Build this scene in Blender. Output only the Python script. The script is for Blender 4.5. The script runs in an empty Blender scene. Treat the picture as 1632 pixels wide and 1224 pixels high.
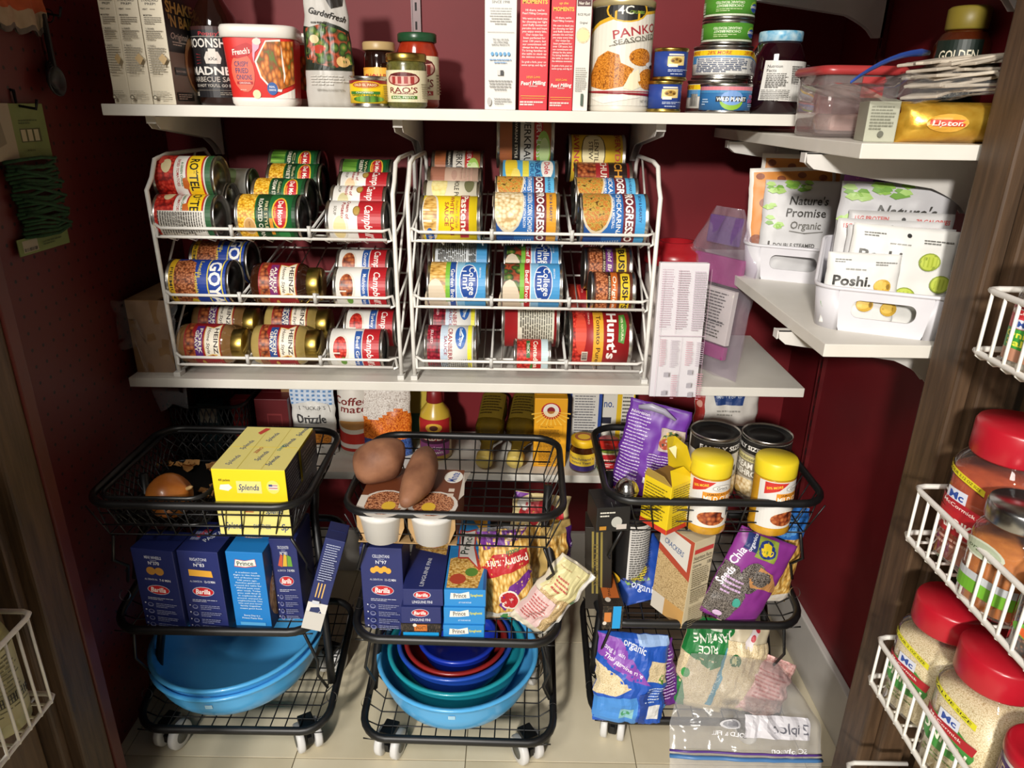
import bpy, bmesh, math, random
from mathutils import Vector, Matrix, noise
rad = math.radians
sc = bpy.context.scene
COL = sc.collection

# ---------------------------------------------------------------- camera
FPX, PITCH, ROLL = 1131.0, rad(21.3), 0.0158
CAM = Vector((0.0, 0.0, 1.09))
fw = Vector((0, math.cos(PITCH), -math.sin(PITCH)))
r0 = Vector((1, 0, 0)); u0_ = Vector((0, math.sin(PITCH), math.cos(PITCH)))
RT = r0 * math.cos(ROLL) + u0_ * math.sin(ROLL)
UP = u0_ * math.cos(ROLL) - r0 * math.sin(ROLL)
cam = bpy.data.objects.new('camera', bpy.data.cameras.new('camera'))
cam.data.sensor_width = 36.0; cam.data.lens = FPX / 1632 * 36.0
cam.data.clip_start = 0.02; cam.data.clip_end = 50
cam.matrix_world = Matrix(((RT.x, UP.x, -fw.x, CAM.x), (RT.y, UP.y, -fw.y, CAM.y), (RT.z, UP.z, -fw.z, CAM.z), (0, 0, 0, 1)))
COL.objects.link(cam); sc.camera = cam
# ---------------------------------------------------------------- light: one ceiling lamp of the kitchen behind the viewer, dim room bounce
sc.view_settings.view_transform = 'Standard'; sc.view_settings.look = 'None'
sc.view_settings.exposure = 0.0; sc.view_settings.gamma = 1.0; sc.view_settings.use_curve_mapping = False
w = bpy.data.worlds.new('kitchen_air'); sc.world = w; w.use_nodes = True
w.node_tree.nodes['Background'].inputs['Color'].default_value = (1.0, 0.93, 0.86, 1)
w.node_tree.nodes['Background'].inputs['Strength'].default_value = 0.085
ld = bpy.data.lights.new('kitchen_ceiling_lamp', 'AREA'); ld.shape = 'DISK'; ld.size = 0.28; ld.energy = 172; ld.color = (1.0, 0.95, 0.88)
lo = bpy.data.objects.new('kitchen_ceiling_lamp', ld); COL.objects.link(lo)
lo.location = (-0.92, -2.75, 2.12)
lo.rotation_euler = (Vector((0.0, 1.2, 0.6)) - Vector(lo.location)).to_track_quat('-Z', 'Y').to_euler()

l2 = bpy.data.lights.new('hall_ceiling_panel', 'AREA'); l2.shape = 'RECTANGLE'; l2.size = .9; l2.size_y = .5; l2.energy = 34; l2.color = (1.0, 0.95, 0.87)
lp = bpy.data.objects.new('hall_ceiling_panel', l2); COL.objects.link(lp)
lp.location = (-0.7, -0.95, 2.45); lp.rotation_euler = (Vector((0.0, 0.9, 0.5)) - Vector(lp.location)).to_track_quat('-Z', 'Y').to_euler()

# ---------------------------------------------------------------- pixel rays (used to measure real positions on known planes)
def ray(u, v): return fw + RT * ((u - 816) / FPX) - UP * ((v - 612) / FPX)
def at(u, v, y):
    d = ray(u, v); return CAM + d * (y / d.y)
def atz(u, v, z):
    d = ray(u, v); return CAM + d * ((z - CAM.z) / d.z)
def atx(u, v, x):
    d = ray(u, v); return CAM + d * (x / d.x)

# ---------------------------------------------------------------- materials
def lin(h):
    h = h.lstrip('#'); o = []
    for i in (0, 2, 4):
        c = int(h[i:i + 2], 16) / 255
        o.append(c / 12.92 if c <= .04045 else ((c + .055) / 1.055) ** 2.4)
    return (*o, 1)
MATS = {}
def newmat(name):
    m = bpy.data.materials.new(name); m.use_nodes = True
    return m, m.node_tree, m.node_tree.nodes['Principled BSDF']
def pm(h, rough=.45, metal=0., coat=0., spec=.5):
    k = (h, rough, metal, coat, spec)
    if k not in MATS:
        m, nt, b = newmat('print_' + h)
        b.inputs['Base Color'].default_value = lin(h); b.inputs['Roughness'].default_value = rough
        b.inputs['Metallic'].default_value = metal; b.inputs['Coat Weight'].default_value = coat
        b.inputs['Coat Roughness'].default_value = .08
        b.inputs['Specular IOR Level'].default_value = spec
        MATS[k] = m
    return MATS[k]
def ramp(nt, fac, stops):
    r = nt.nodes.new('ShaderNodeValToRGB'); e = r.color_ramp.elements
    while len(e) < len(stops): e.new(.5)
    for i, (p, c) in enumerate(stops):
        e[i].position = p; e[i].color = lin(c)
    nt.links.new(fac, r.inputs[0]); return r.outputs[0]
def coords(nt, scale=(1, 1, 1), kind='Object'):
    t = nt.nodes.new('ShaderNodeTexCoord'); mp = nt.nodes.new('ShaderNodeMapping')
    mp.inputs['Scale'].default_value = scale; nt.links.new(t.outputs[kind], mp.inputs[0]); return mp.outputs[0]
def noisy(name, c1, c2, scale=8, rough=.5, bump=0., stretch=(1, 1, 1), coat=0., detail=4, metal=0., spec=.5):
    if name in MATS: return MATS[name]
    m, nt, b = newmat(name)
    co = coords(nt, stretch); n = nt.nodes.new('ShaderNodeTexNoise')
    n.inputs['Scale'].default_value = scale; n.inputs['Detail'].default_value = detail
    nt.links.new(co, n.inputs['Vector'])
    nt.links.new(ramp(nt, n.outputs[0], [(.3, c1), (.7, c2)]), b.inputs['Base Color'])
    b.inputs['Roughness'].default_value = rough; b.inputs['Coat Weight'].default_value = coat; b.inputs['Metallic'].default_value = metal
    b.inputs['Specular IOR Level'].default_value = spec
    if bump:
        bp = nt.nodes.new('ShaderNodeBump'); bp.inputs['Strength'].default_value = bump; bp.inputs['Distance'].default_value = .002
        nt.links.new(n.outputs[0], bp.inputs['Height']); nt.links.new(bp.outputs[0], b.inputs['Normal'])
    MATS[name] = m; return m
def food(name, stops, scale=160, rough=.4, bump=.4, stretch=(1, 1, 1)):
    """grainy picture of food (beans, corn, rice): Voronoi cells with coloured faces"""
    m, nt, b = newmat(name)
    co = coords(nt, stretch); v = nt.nodes.new('ShaderNodeTexVoronoi'); v.inputs['Scale'].default_value = scale * 2.1
    nt.links.new(co, v.inputs['Vector'])
    nt.links.new(ramp(nt, v.outputs['Distance'], stops), b.inputs['Base Color'])
    b.inputs['Roughness'].default_value = rough
    MATS['@' + name] = m; return m
def glassy(name, tint=(1, 1, 1), body=.04, milk=(.9, .9, .92), refl=.5, rough=.04):
    """clear film or glass: transparent, with a little milkiness and Fresnel gloss"""
    m = bpy.data.materials.new(name); m.use_nodes = True; nt = m.node_tree; nt.nodes.remove(nt.nodes['Principled BSDF'])
    out = nt.nodes['Material Output']
    t = nt.nodes.new('ShaderNodeBsdfTransparent'); t.inputs[0].default_value = (*tint, 1)
    d = nt.nodes.new('ShaderNodeBsdfDiffuse'); d.inputs[0].default_value = (*milk, 1)
    g = nt.nodes.new('ShaderNodeBsdfGlossy'); g.inputs['Roughness'].default_value = rough
    lw = nt.nodes.new('ShaderNodeLayerWeight'); lw.inputs[0].default_value = .5
    pw = nt.nodes.new('ShaderNodeMath'); pw.operation = 'POWER'; pw.inputs[1].default_value = 3.0; nt.links.new(lw.outputs['Facing'], pw.inputs[0])
    f = nt.nodes.new('ShaderNodeMath'); f.operation = 'ADD'; f.inputs[1].default_value = .05; nt.links.new(pw.outputs[0], f.inputs[0])
    a = nt.nodes.new('ShaderNodeMixShader'); a.inputs[0].default_value = body
    nt.links.new(t.outputs[0], a.inputs[1]); nt.links.new(d.outputs[0], a.inputs[2])
    mm = nt.nodes.new('ShaderNodeMath'); mm.operation = 'MULTIPLY'; mm.inputs[1].default_value = refl; nt.links.new(f.outputs[0], mm.inputs[0])
    c = nt.nodes.new('ShaderNodeMixShader'); nt.links.new(mm.outputs[0], c.inputs[0])
    nt.links.new(a.outputs[0], c.inputs[1]); nt.links.new(g.outputs[0], c.inputs[2]); nt.links.new(c.outputs[0], out.inputs[0])
    MATS['@' + name] = m; return m
def mat(c):
    if isinstance(c, bpy.types.Material): return c
    if c[0] == '@': return MATS[c]
    return pm(c)
food('corn', [(0, 'ffe27a'), (.45, 'f2b92c'), (.8, 'b87a12')], 120)
food('beans', [(0, 'e8a878'), (.45, 'b8683c'), (.8, '5a2a14')], 130)
food('tomato', [(0, 'e8604a'), (.5, 'c8281e'), (.85, '7a1410')], 90)
food('noodles', [(0, 'f7e2a4'), (.5, 'dcae58'), (.85, '9a6a2a')], 110, stretch=(1, 1, .35))
food('lentils', [(0, 'f0c9a0'), (.4, 'c07a50'), (.8, '5a2c1c')], 190)
food('soup', [(0, 'e8a04a'), (.4, 'b8702c'), (.62, 'c8a84a'), (.9, '5a3414')], 90)
food('chowder', [(0, 'fff2d8'), (.5, 'ead6a8'), (.85, 'c09a60')], 80)
food('veg', [(0, '8ac04a'), (.35, 'd0a050'), (.6, '3a6a22'), (.85, '1c2a14')], 70)
food('salad', [(0, 'c89a58'), (.25, '5a7a2c'), (.5, '22381a'), (.72, 'b04a2c'), (.95, '141c10')], 34)
food('onions', [(0, 'f0b060'), (.4, 'd07828'), (.7, '8a4614'), (.95, '5a7a2a')], 85, stretch=(1, 1, .5))
food('meat', [(0, 'd8884a'), (.5, 'a04c28'), (.85, '4a1c10')], 70)
food('crumb', [(0, 'e8a040'), (.5, 'c87a20'), (.9, '7a4410')], 210)
food('chia', [(0, 'c8c0b8'), (.4, '6a625c'), (.8, '1c1818')], 320)
food('grain', [(0, 'f4ead2'), (.5, 'e0cda4'), (.9, 'b49c70')], 340)
food('grain_tan', [(0, 'e2cba0'), (.5, 'c4a878'), (.9, '8a7048')], 300)
food('greenbean', [(0, '9ac85a'), (.5, '5c9030'), (.9, '2a4a18')], 60, stretch=(1, 1, .15))
food('speckle', [(0, '6a5a48'), (.4, '2c241e'), (.9, '0e0c0a')], 300, stretch=(1, 1, .3))
food('flakes', [(0, 'b89a7a'), (.35, '7a3a24'), (.6, '2c1a1c'), (.9, '140c0c')], 150)
food('pink', [(0, 'f4d8d2'), (.5, 'e8b8b0'), (.9, 'c88a88')], 120)
food('potato', [(0, 'f4e8b0'), (.6, 'e8d890'), (.95, 'd0b868')], 60)
food('berry', [(0, 'c8384a'), (.5, '8a1428'), (.9, '480a18')], 80)
glassy('film', body=.06, refl=.7, rough=.07)
glassy('bag_plastic', body=.13, refl=.9, rough=.1)
glassy('thick_film', body=.24, refl=.8, rough=.1)
glassy('jar_glass', tint=(.97, .98, .97), body=.02, refl=.8)
glassy('clear_plastic', tint=(.98, .95, .95), body=.11, milk=(.9, .78, .76), refl=.7)
STEEL = noisy('tin_steel', 'b9b6b0', 'd2cfc9', 30, rough=.28, metal=1.0)
LID = noisy('can_end', '8b8983', 'a3a19a', 30, rough=.34, metal=1.0)
GOLD = noisy('gold_lid', 'a98f45', 'c6ab5c', 25, rough=.32, metal=1.0)
WHITEWIRE = noisy('white_wire_coat', 'e2dfd8', 'eeebe4', 60, rough=.35)
BLACKTUBE = noisy('black_metal_coat', '0c0c0d', '151516', 60, rough=.42)
SHELFW = noisy('white_melamine', 'd8d4ca', 'e0dcd3', 14, rough=.42)

# ---------------------------------------------------------------- mesh builder
class MB:
    def __init__(s): s.v = []; s.f = []; s.m = []; s.s = []
    def add(s, vs, fs, m=0, sm=False, M=None):
        o = len(s.v)
        s.v += [tuple(M @ Vector(p)) for p in vs] if M is not None else [tuple(p) for p in vs]
        for i, f in enumerate(fs):
            s.f.append([o + k for k in f]); s.m.append(m[i] if isinstance(m, list) else m); s.s.append(sm)
        return s
    def box(s, lo, hi, m=0, M=None, ch=0.):
        x0, y0, z0 = lo; x1, y1, z1 = hi
        if not ch:
            return s.add([(x0, y0, z0), (x1, y0, z0), (x1, y1, z0), (x0, y1, z0), (x0, y0, z1), (x1, y0, z1), (x1, y1, z1), (x0, y1, z1)],
                         [(3, 2, 1, 0), (4, 5, 6, 7), (0, 1, 5, 4), (1, 2, 6, 5), (2, 3, 7, 6), (3, 0, 4, 7)], m, False, M)
        bm = bmesh.new(); bmesh.ops.create_cube(bm, size=1)
        for v in bm.verts: v.co = Vector(((x0 + x1) / 2 + v.co.x * (x1 - x0), (y0 + y1) / 2 + v.co.y * (y1 - y0), (z0 + z1) / 2 + v.co.z * (z1 - z0)))
        bmesh.ops.bevel(bm, geom=bm.edges[:], offset=ch, segments=2, affect='EDGES', profile=.6)
        bm.verts.index_update(); s.add([v.co.copy() for v in bm.verts], [[v.index for v in f.verts] for f in bm.faces], m, False, M); bm.free(); return s
    def prism(s, pts, z0, z1, m=0, M=None):
        n = len(pts); vs = [(x, y, z0) for x, y in pts] + [(x, y, z1) for x, y in pts]
        return s.add(vs, [list(range(n))[::-1], list(range(n, 2 * n))] + [(i, (i + 1) % n, n + (i + 1) % n, n + i) for i in range(n)], m, False, M)
    def tube(s, pts, r, m=0, n=6, closed=False, M=None, flat=1.0):
        pts = [Vector(p) for p in pts]; k = len(pts); vs = []; up = None
        for i, p in enumerate(pts):
            a = pts[i - 1] if (i or closed) else p; b = pts[(i + 1) % k] if (i < k - 1 or closed) else p
            d = (b - a).normalized()
            if up is None:
                up = Vector((0, 0, 1)) if abs(d.z) < .9 else Vector((1, 0, 0))
            x = d.cross(up); x = x.normalized() if x.length > 1e-6 else d.orthogonal().normalized()
            up = x.cross(d).normalized()
            rr = r[i] if isinstance(r, (list, tuple)) else r
            for j in range(n):
                t = 2 * math.pi * j / n; vs.append(p + x * (math.cos(t) * rr * flat) + up * (math.sin(t) * rr))
        fs = []
        for i in range(k if closed else k - 1):
            for j in range(n):
                a, b = i * n + j, i * n + (j + 1) % n; c, d = ((i + 1) % k) * n + (j + 1) % n, ((i + 1) % k) * n + j
                fs.append((a, d, c, b))
        if not closed: fs += [list(range(n)), list(range((k - 1) * n, k * n))[::-1]]
        return s.add(vs, fs, m, True, M)
    def lathe(s, prof, m=0, n=28, M=None, sec=None, sm=True, caps=True):
        k = len(prof); vs = []
        for r, z in prof:
            for j in range(n):
                t = 2 * math.pi * j / n; q = sec(t) if sec else 1.0
                vs.append((math.sin(t) * r * q, -math.cos(t) * r * q, z))
        fs = []; ms = []
        for i in range(k - 1):
            for j in range(n):
                fs.append((i * n + j, i * n + (j + 1) % n, (i + 1) * n + (j + 1) % n, (i + 1) * n + j)); ms.append(m[i] if isinstance(m, list) else m)
        s.add(vs, fs, ms, sm, M)
        if caps:
            o = len(s.v) - n * k
            if prof[0][0] > 1e-4: s.f.append([o + j for j in range(n)][::-1]); s.m.append(m[0] if isinstance(m, list) else m); s.s.append(False)
            if prof[-1][0] > 1e-4: s.f.append([o + (k - 1) * n + j for j in range(n)]); s.m.append(m[-1] if isinstance(m, list) else m); s.s.append(False)
        return s
    def mesh(s, name, mats):
        me = bpy.data.meshes.new(name); me.from_pydata(s.v, [], s.f)
        for x in (mats if isinstance(mats, (list, tuple)) else [mats]): me.materials.append(mat(x))
        me.polygons.foreach_set('material_index', s.m); me.polygons.foreach_set('use_smooth', s.s)
        me.update(); return me
    def build(s, name, mats, parent=None, M=None):
        return put(name, s.mesh(name, mats), parent, M)
def put(name, me, parent=None, M=None):
    o = bpy.data.objects.new(name, me); COL.objects.link(o); o.parent = parent
    if M is not None: o.matrix_local = M
    return o
def tag(o, label, cat, group=None):
    o['label'] = label; o['category'] = cat
    if group: o['group'] = group
    return o
def thing(name, label, cat, loc=(0, 0, 0), rz=0., M=None, group=None):
    o = bpy.data.objects.new(name, None); COL.objects.link(o); o.empty_display_size = .03
    o.matrix_world = M if M is not None else Matrix.Translation(loc) @ Matrix.Rotation(rz, 4, 'Z')
    return tag(o, label, cat, group)
def struct(o): o['kind'] = 'structure'; return o
def T3(*p): return Matrix.Translation(p if len(p) == 3 else p[0])
def RX(d): return Matrix.Rotation(rad(d), 4, 'X')
def RY(d): return Matrix.Rotation(rad(d), 4, 'Y')
def RZ(d): return Matrix.Rotation(rad(d), 4, 'Z')
def arc(c, r, a0, a1, n=5): return [(c[0] + r * math.cos(rad(a0 + (a1 - a0) * i / n)), c[1] + r * math.sin(rad(a0 + (a1 - a0) * i / n))) for i in range(n + 1)]
def rrect(x0, y0, x1, y1, r, n=5):
    return arc((x1 - r, y0 + r), r, -90, 0, n) + arc((x1 - r, y1 - r), r, 0, 90, n) + arc((x0 + r, y1 - r), r, 90, 180, n) + arc((x0 + r, y0 + r), r, 180, 270, n)

# ---------------------------------------------------------------- flat print (labels, lettering): 2-D shapes bent onto the real surface
GL = {}
def glyphs(t, bold):
    k = (t, bold)
    if k not in GL:
        cu = bpy.data.curves.new('lettering', 'FONT'); cu.body = t; cu.resolution_u = 2; cu.offset = bold; cu.fill_mode = 'FRONT'; cu.dimensions = '2D'
        ob = bpy.data.objects.new('lettering', cu); me = bpy.data.meshes.new_from_object(ob)
        vs = [(v.co.x, v.co.y) for v in me.vertices]; fs = [tuple(p.vertices) for p in me.polygons]
        bpy.data.objects.remove(ob); bpy.data.curves.remove(cu); bpy.data.meshes.remove(me)
        x0 = min((v[0] for v in vs), default=0); x1 = max((v[0] for v in vs), default=1)
        GL[k] = ([(x - (x0 + x1) / 2, y - .345) for x, y in vs], fs, max(x1 - x0, .01))
    return GL[k]
RND = random.Random(4)
def R(x0, y0, x1, y1, c): return ('G', [(x0, y0), (x1, y0), (x1, y1), (x0, y1)], c)
def G(p, c): return ('G', p, c)
def E(x, y, rx, ry, c, n=18): return ('G', [(x + rx * math.cos(2 * math.pi * i / n), y + ry * math.sin(2 * math.pi * i / n)) for i in range(n)], c)
def T(t, x, y, h, c, w=0, rot=0, b=.012, sh=0): return ('T', t, x, y, h, c, w, rot, b, sh)
def L(x0, y0, x1, y1, n, c, f=.45, al='l'):
    """rows of fine print too small to read"""
    o = []; dy = (y1 - y0) / n
    for i in range(n):
        y = y1 - dy * (i + .5); e = x0 + (x1 - x0) * (1 if i < n - 1 else .6) * RND.uniform(.82, 1); x = x0
        sft = ((x0 + x1) - (x0 + e)) / 2 if al == 'c' else 0
        while x < e - .01:
            wd = min(RND.uniform(.07, .2) * (x1 - x0), e - x); o.append(R(x + sft, y - dy * f / 2, x + wd * .86 + sft, y + dy * f / 2, c)); x += wd
    return o
def BAR(x0, y0, x1, y1, n, c, horiz=False):
    o = []; p = 0
    for i in range(n):
        a, b = i / n, (i + RND.uniform(.3, .7)) / n
        o.append(R(x0 + (x1 - x0) * a, y0, x0 + (x1 - x0) * b, y1, c) if not horiz else R(x0, y0 + (y1 - y0) * a, x1, y0 + (y1 - y0) * b, c))
    return o
def flat(ops):
    o = []
    for p in ops:
        if isinstance(p, list): o += flat(p)
        else: o.append(p)
    return o
def prt(name, ops, W, H, fn, parent, su=0, sv=0, off=.00025, dl=.00005):
    """ops live in the unit square of a face W x H (m); fn(x, y, h) gives the surface point"""
    if not ops: return None
    bm = bmesh.new(); mats = []; lay = off
    for p in flat(ops):
        c = p[2] if p[0] == 'G' else p[5]
        m_ = mat(c)
        if m_ not in mats: mats.append(m_)
        mi = mats.index(m_); lay += dl
        if p[0] == 'G':
            f = bm.faces.new([bm.verts.new((x * W, y * H, lay)) for x, y in p[1]]); f.material_index = mi
        else:
            _, t, x, y, h, c, w_, rot, b, sh = p
            vs, fs, tw = glyphs(t, b)
            s = h * H / .69 if not rot or abs(rot) < 45 else h * H / .69
            sx = s if not w_ else w_ * (W if abs(rot) < 45 or abs(rot) > 135 else H) / tw
            if abs(rot) >= 45 and abs(rot) <= 135: s = h * W / .69; sx = sx if w_ else s
            ca, sa = math.cos(rad(rot)), math.sin(rad(rot)); nv = []
            for a, q in vs:
                a = a * sx + q * s * sh; q = q * s
                nv.append(bm.verts.new((x * W + a * ca - q * sa, y * H + a * sa + q * ca, lay)))
            for q in fs:
                try: f = bm.faces.new([nv[i] for i in q]); f.material_index = mi
                except ValueError: pass
    def cut(n, ax, ln):
        for i in range(1, n):
            pl = Vector((0, 0, 0)); pl[ax] = ln * i / n; no = Vector((0, 0, 0)); no[ax] = 1
            bmesh.ops.bisect_plane(bm, geom=bm.verts[:] + bm.edges[:] + bm.faces[:], dist=1e-7, plane_co=pl, plane_no=no)
    if su: cut(su, 0, W)
    if sv: cut(sv, 1, H)
    for v in bm.verts: v.co = Vector(fn(v.co.x / W, v.co.y / H, v.co.z))
    me = bpy.data.meshes.new(name); bm.to_mesh(me); bm.free()
    for x in mats: me.materials.append(x)
    return put(name, me, parent)
def fplane(o, ex, ey, n):
    o, ex, ey, n = map(Vector, (o, ex, ey, n)); return lambda x, y, h: o + ex * x + ey * y + n * h
def fcyl(r, z0, z1, span=180, sec=None, rot=0.):
    """front of an upright cylinder; -Y is the front; r may be a function of height"""
    def fn(x, y, h):
        a = rad((x - .5) * span + rot); rr = (r(y) if callable(r) else r) * (sec(a) if sec else 1) + h
        return (math.sin(a) * rr, -math.cos(a) * rr, z0 + (z1 - z0) * y)
    return fn

# ---------------------------------------------------------------- containers
CANM = {}
def can_mesh(r, h, kind):
    k = (round(r, 4), round(h, 4), kind)
    if k not in CANM:
        b = MB(); e = .0022
        prof = [(0, .004), (r * .62, .004), (r * .66, .0055), (r * .86, .0055), (r * .9, .003), (r - .001, .003), (r, 0), (r + .0012, .001), (r + .0012, .0035), (r - .0008, .0055)]
        prof += [(r - .0004, .0075), (r - .0004, h - .0075)] + [(a, h - z) for a, z in prof[::-1]]
        ms = []
        for i in range(len(prof) - 1): ms.append(1 if (i < 5 or i >= len(prof) - 6) else 0)
        b.lathe(prof, ms, 32)
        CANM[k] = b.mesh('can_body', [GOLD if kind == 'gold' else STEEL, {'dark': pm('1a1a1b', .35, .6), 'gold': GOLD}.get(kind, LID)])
    return CANM[k]
WRAPM = {}
def can(label, r, h, base, ops, M, name='food_can', cat='can', group=None, kind='steel', span=180, v0=.0065, su=20):
    """upright can, base at the origin, label faces -Y"""
    o = thing(name, label, cat, M=M, group=group)
    put('can_body', can_mesh(r, h, kind), o)
    b = MB(); z0, z1 = v0, h - v0
    k = (round(r, 4), round(h, 4), base, v0)
    if k not in WRAPM:
        b.lathe([(r + .0001, z0), (r + .0002, z0), (r + .0002, z1), (r + .0001, z1)], 0, 36, caps=False); WRAPM[k] = b.mesh('label', [base])
    lb = put('paper_label', WRAPM[k], o)
    prt('label_print', ops, math.pi * r * span / 180, z1 - z0, fcyl(r + .0002, z0, z1, span), lb, su)
    return o
def lay(p, roll=0, yaw=0, h=.1):
    """matrix for a can lying with its top towards +X; roll > 0 turns the label up"""
    return T3(p) @ RZ(yaw) @ RY(90) @ RZ(-roll) @ T3(0, 0, -h / 2)
def jar(label, name, cat, prof, body, lidprof, lid, M, ops=None, lr=None, lz=None, base=None, span=180, lspan=None, group=None, n=32, sec=None, ribs=0, fill=None, fillc=None, rot=0, lidtop=None):
    o = thing(name, label, cat, M=M, group=group)
    b = MB(); b.lathe(prof, 0, n, sec=sec); b.build('jar_body', [body], o)
    if fill: b = MB(); b.lathe(fill, 0, n, sec=sec); b.build('contents', [fillc], o)
    if lidprof:
        b = MB(); b.lathe(lidprof, 0, max(n, 36), sec=(lambda t: 1 + (.012 if int(t / (2 * math.pi) * max(n, 36) + .5) % 2 else 0)) if ribs else None); lb = b.build('lid', [lid], o)
        if lidtop:
            zt = max(p[1] for p in lidprof); rr = max(p[0] for p in lidprof)
            prt('lid_print', lidtop, 2 * rr, 2 * rr, fplane((-rr, -rr, zt), (2 * rr, 0, 0), (0, 2 * rr, 0), (0, 0, 1)), lb)
    if ops:
        z0, z1 = lz
        if base: ops = [R(0, 0, 1, 1, base)] + ops
        prt('label', ops, rad(span) * (lr if not callable(lr) else lr(.5)), z1 - z0, fcyl(lr, z0, z1, span, sec, rot), o, 20, 4 if callable(lr) else 0, .0004)
    return o
def carton(label, w, d, h, base, M, front=None, right=None, left=None, top=None, name='carton', cat='box', group=None, bodyname='carton_body', ch=.0012, back=None):
    """upright box standing on the origin, front faces -Y"""
    o = thing(name, label, cat, M=M, group=group)
    b = MB(); b.box((-w / 2, -d / 2, 0), (w / 2, d / 2, h), 0, ch=ch); 
    b.box((-w / 2 + .004, -.0006, h), (w / 2 - .004, .0006, h + .0004), 0)
    b.build(bodyname, [base], o)
    prt('front_print', front, w, h, fplane((-w / 2, -d / 2, 0), (w, 0, 0), (0, 0, h), (0, -1, 0)), o)
    prt('side_print', right, d, h, fplane((w / 2, -d / 2, 0), (0, d, 0), (0, 0, h), (1, 0, 0)), o)
    prt('side_print', left, d, h, fplane((-w / 2, d / 2, 0), (0, -d, 0), (0, 0, h), (-1, 0, 0)), o)
    prt('top_print', top, w, d, fplane((-w / 2, -d / 2, h), (w, 0, 0), (0, d, 0), (0, 0, 1)), o)
    return o
def pouch(label, w, h, t, base, M, ops=None, name='food_pouch', cat='pouch', group=None, style='stand', wr=.003, seed=0, nx=22, ny=26, wx=None, bend=0., backc=None, edge=None, bodyname='pouch_body', sag=0., sides=None):
    """soft bag, foot at the origin, front faces -Y; S gives its front surface"""
    sd = Vector((seed * 7.3, seed * 3.1, 0))
    def half(x, y):
        a = max(0., math.sin(math.pi * min(1, max(0, x)))) ** .55
        if style == 'stand': q = (1 - y ** 1.6) * .92 + .03 if y < 1 else .02; q *= min(1, .62 + y * 3)
        elif style == 'flat': q = min(1, .55 + 2 * y) * (1 if y < .86 else (1 - y) / .14 * .9 + .1)
        else: q = max(0., math.sin(math.pi * min(1, max(0, y)))) ** .5
        return t / 2 * (a * q) + .0006
    def S(x, y, hh=0., side=-1):
        ww = w * (wx(y) if wx else 1)
        nz = noise.noise(Vector((x * w * 28, y * h * 28, side * 3)) + sd) * .65 + noise.noise(Vector((x * w * 60, y * h * 22, side * 5)) + sd) * .35
        ed = min(1, 6 * min(x, 1 - x, 1.2 - y))
        yy = side * (half(x, y) + hh) + side * nz * wr * max(0, ed) + bend * y * y * h + wr * .8 * noise.noise(Vector((x * 9, y * 9, 1)) + sd)
        return Vector(((x - .5) * ww + wr * noise.noise(Vector((y * 9, 2, 2)) + sd), yy, y * h - sag * math.sin(math.pi * x) * y))
    o = thing(name, label, cat, M=M, group=group)
    b = MB(); vs = []; fs = []
    for side in (-1, 1):
        for j in range(ny + 1):
            for i in range(nx + 1): vs.append(S(i / nx, j / ny, 0, side))
    n1 = (nx + 1) * (ny + 1); ms = []
    for j in range(ny):
        for i in range(nx):
            a = j * (nx + 1) + i
            em = 1 if edge and (j >= ny - 1 or i == 0 or i == nx - 1) else 0
            fs.append((a, a + 1, a + nx + 2, a + nx + 1)); ms.append(em)
            fs.append((n1 + a, n1 + a + nx + 1, n1 + a + nx + 2, n1 + a + 1)); ms.append(2 if backc else em)
    for j in range(ny):
        a = j * (nx + 1); fs.append((a, a + nx + 1, n1 + a + nx + 1, n1 + a)); ms.append(1 if edge else 0)
        a += nx; fs.append((a, n1 + a, n1 + a + nx + 1, a + nx + 1)); ms.append(1 if edge else 0)
    for i in range(nx):
        fs.append((i, n1 + i, n1 + i + 1, i + 1)); ms.append(0)
        a = ny * (nx + 1) + i; fs.append((a, a + 1, n1 + a + 1, n1 + a)); ms.append(1 if edge else 0)
    b.add(vs, fs, ms, True); bo = b.build(bodyname, [base, edge or base, backc or base], o)
    prt('pouch_print', ops, w, h, lambda x, y, hh: S(x, y, hh + .0007 + wr * .22), o, nx, ny)
    return o
# ================================================================ the closet
WALL = noisy('burgundy_paint', '64141a', '72181f', 5, rough=.55, bump=.12, spec=.3)
XL, XR, YB, YF = -.70, .62, 1.50, .84          # pegboard wall, right wall, back wall, front opening
ZT, ZM, ZLOW, ZA, ZB = 1.086, .630, .387, 1.058, .819
def pegboard():
    m, nt, b = newmat('burgundy_pegboard')
    co = coords(nt); sx = nt.nodes.new('ShaderNodeSeparateXYZ'); nt.links.new(co, sx.inputs[0])
    ds = []
    for ax in (1, 2):
        a = nt.nodes.new('ShaderNodeMath'); a.operation = 'DIVIDE'; a.inputs[1].default_value = .0254; nt.links.new(sx.outputs[ax], a.inputs[0])
        f = nt.nodes.new('ShaderNodeMath'); f.operation = 'FRACT'; nt.links.new(a.outputs[0], f.inputs[0])
        s = nt.nodes.new('ShaderNodeMath'); s.operation = 'SUBTRACT'; s.inputs[1].default_value = .5; nt.links.new(f.outputs[0], s.inputs[0])
        p = nt.nodes.new('ShaderNodeMath'); p.operation = 'MULTIPLY'; nt.links.new(s.outputs[0], p.inputs[0]); nt.links.new(s.outputs[0], p.inputs[1]); ds.append(p.outputs[0])
    a = nt.nodes.new('ShaderNodeMath'); a.operation = 'ADD'; nt.links.new(ds[0], a.inputs[0]); nt.links.new(ds[1], a.inputs[1])
    nt.links.new(ramp(nt, a.outputs[0], [(.009, '0e0304'), (.013, '561613')]), b.inputs['Base Color']); b.inputs['Roughness'].default_value = .5
    return m
PEG = pegboard()
def slab(name, lo, hi, m, kind=True, ch=0., parent=None):
    b = MB(); b.box(lo, hi, 0, ch=ch); o = b.build(name, [m], parent)
    return struct(o) if kind else o
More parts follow.
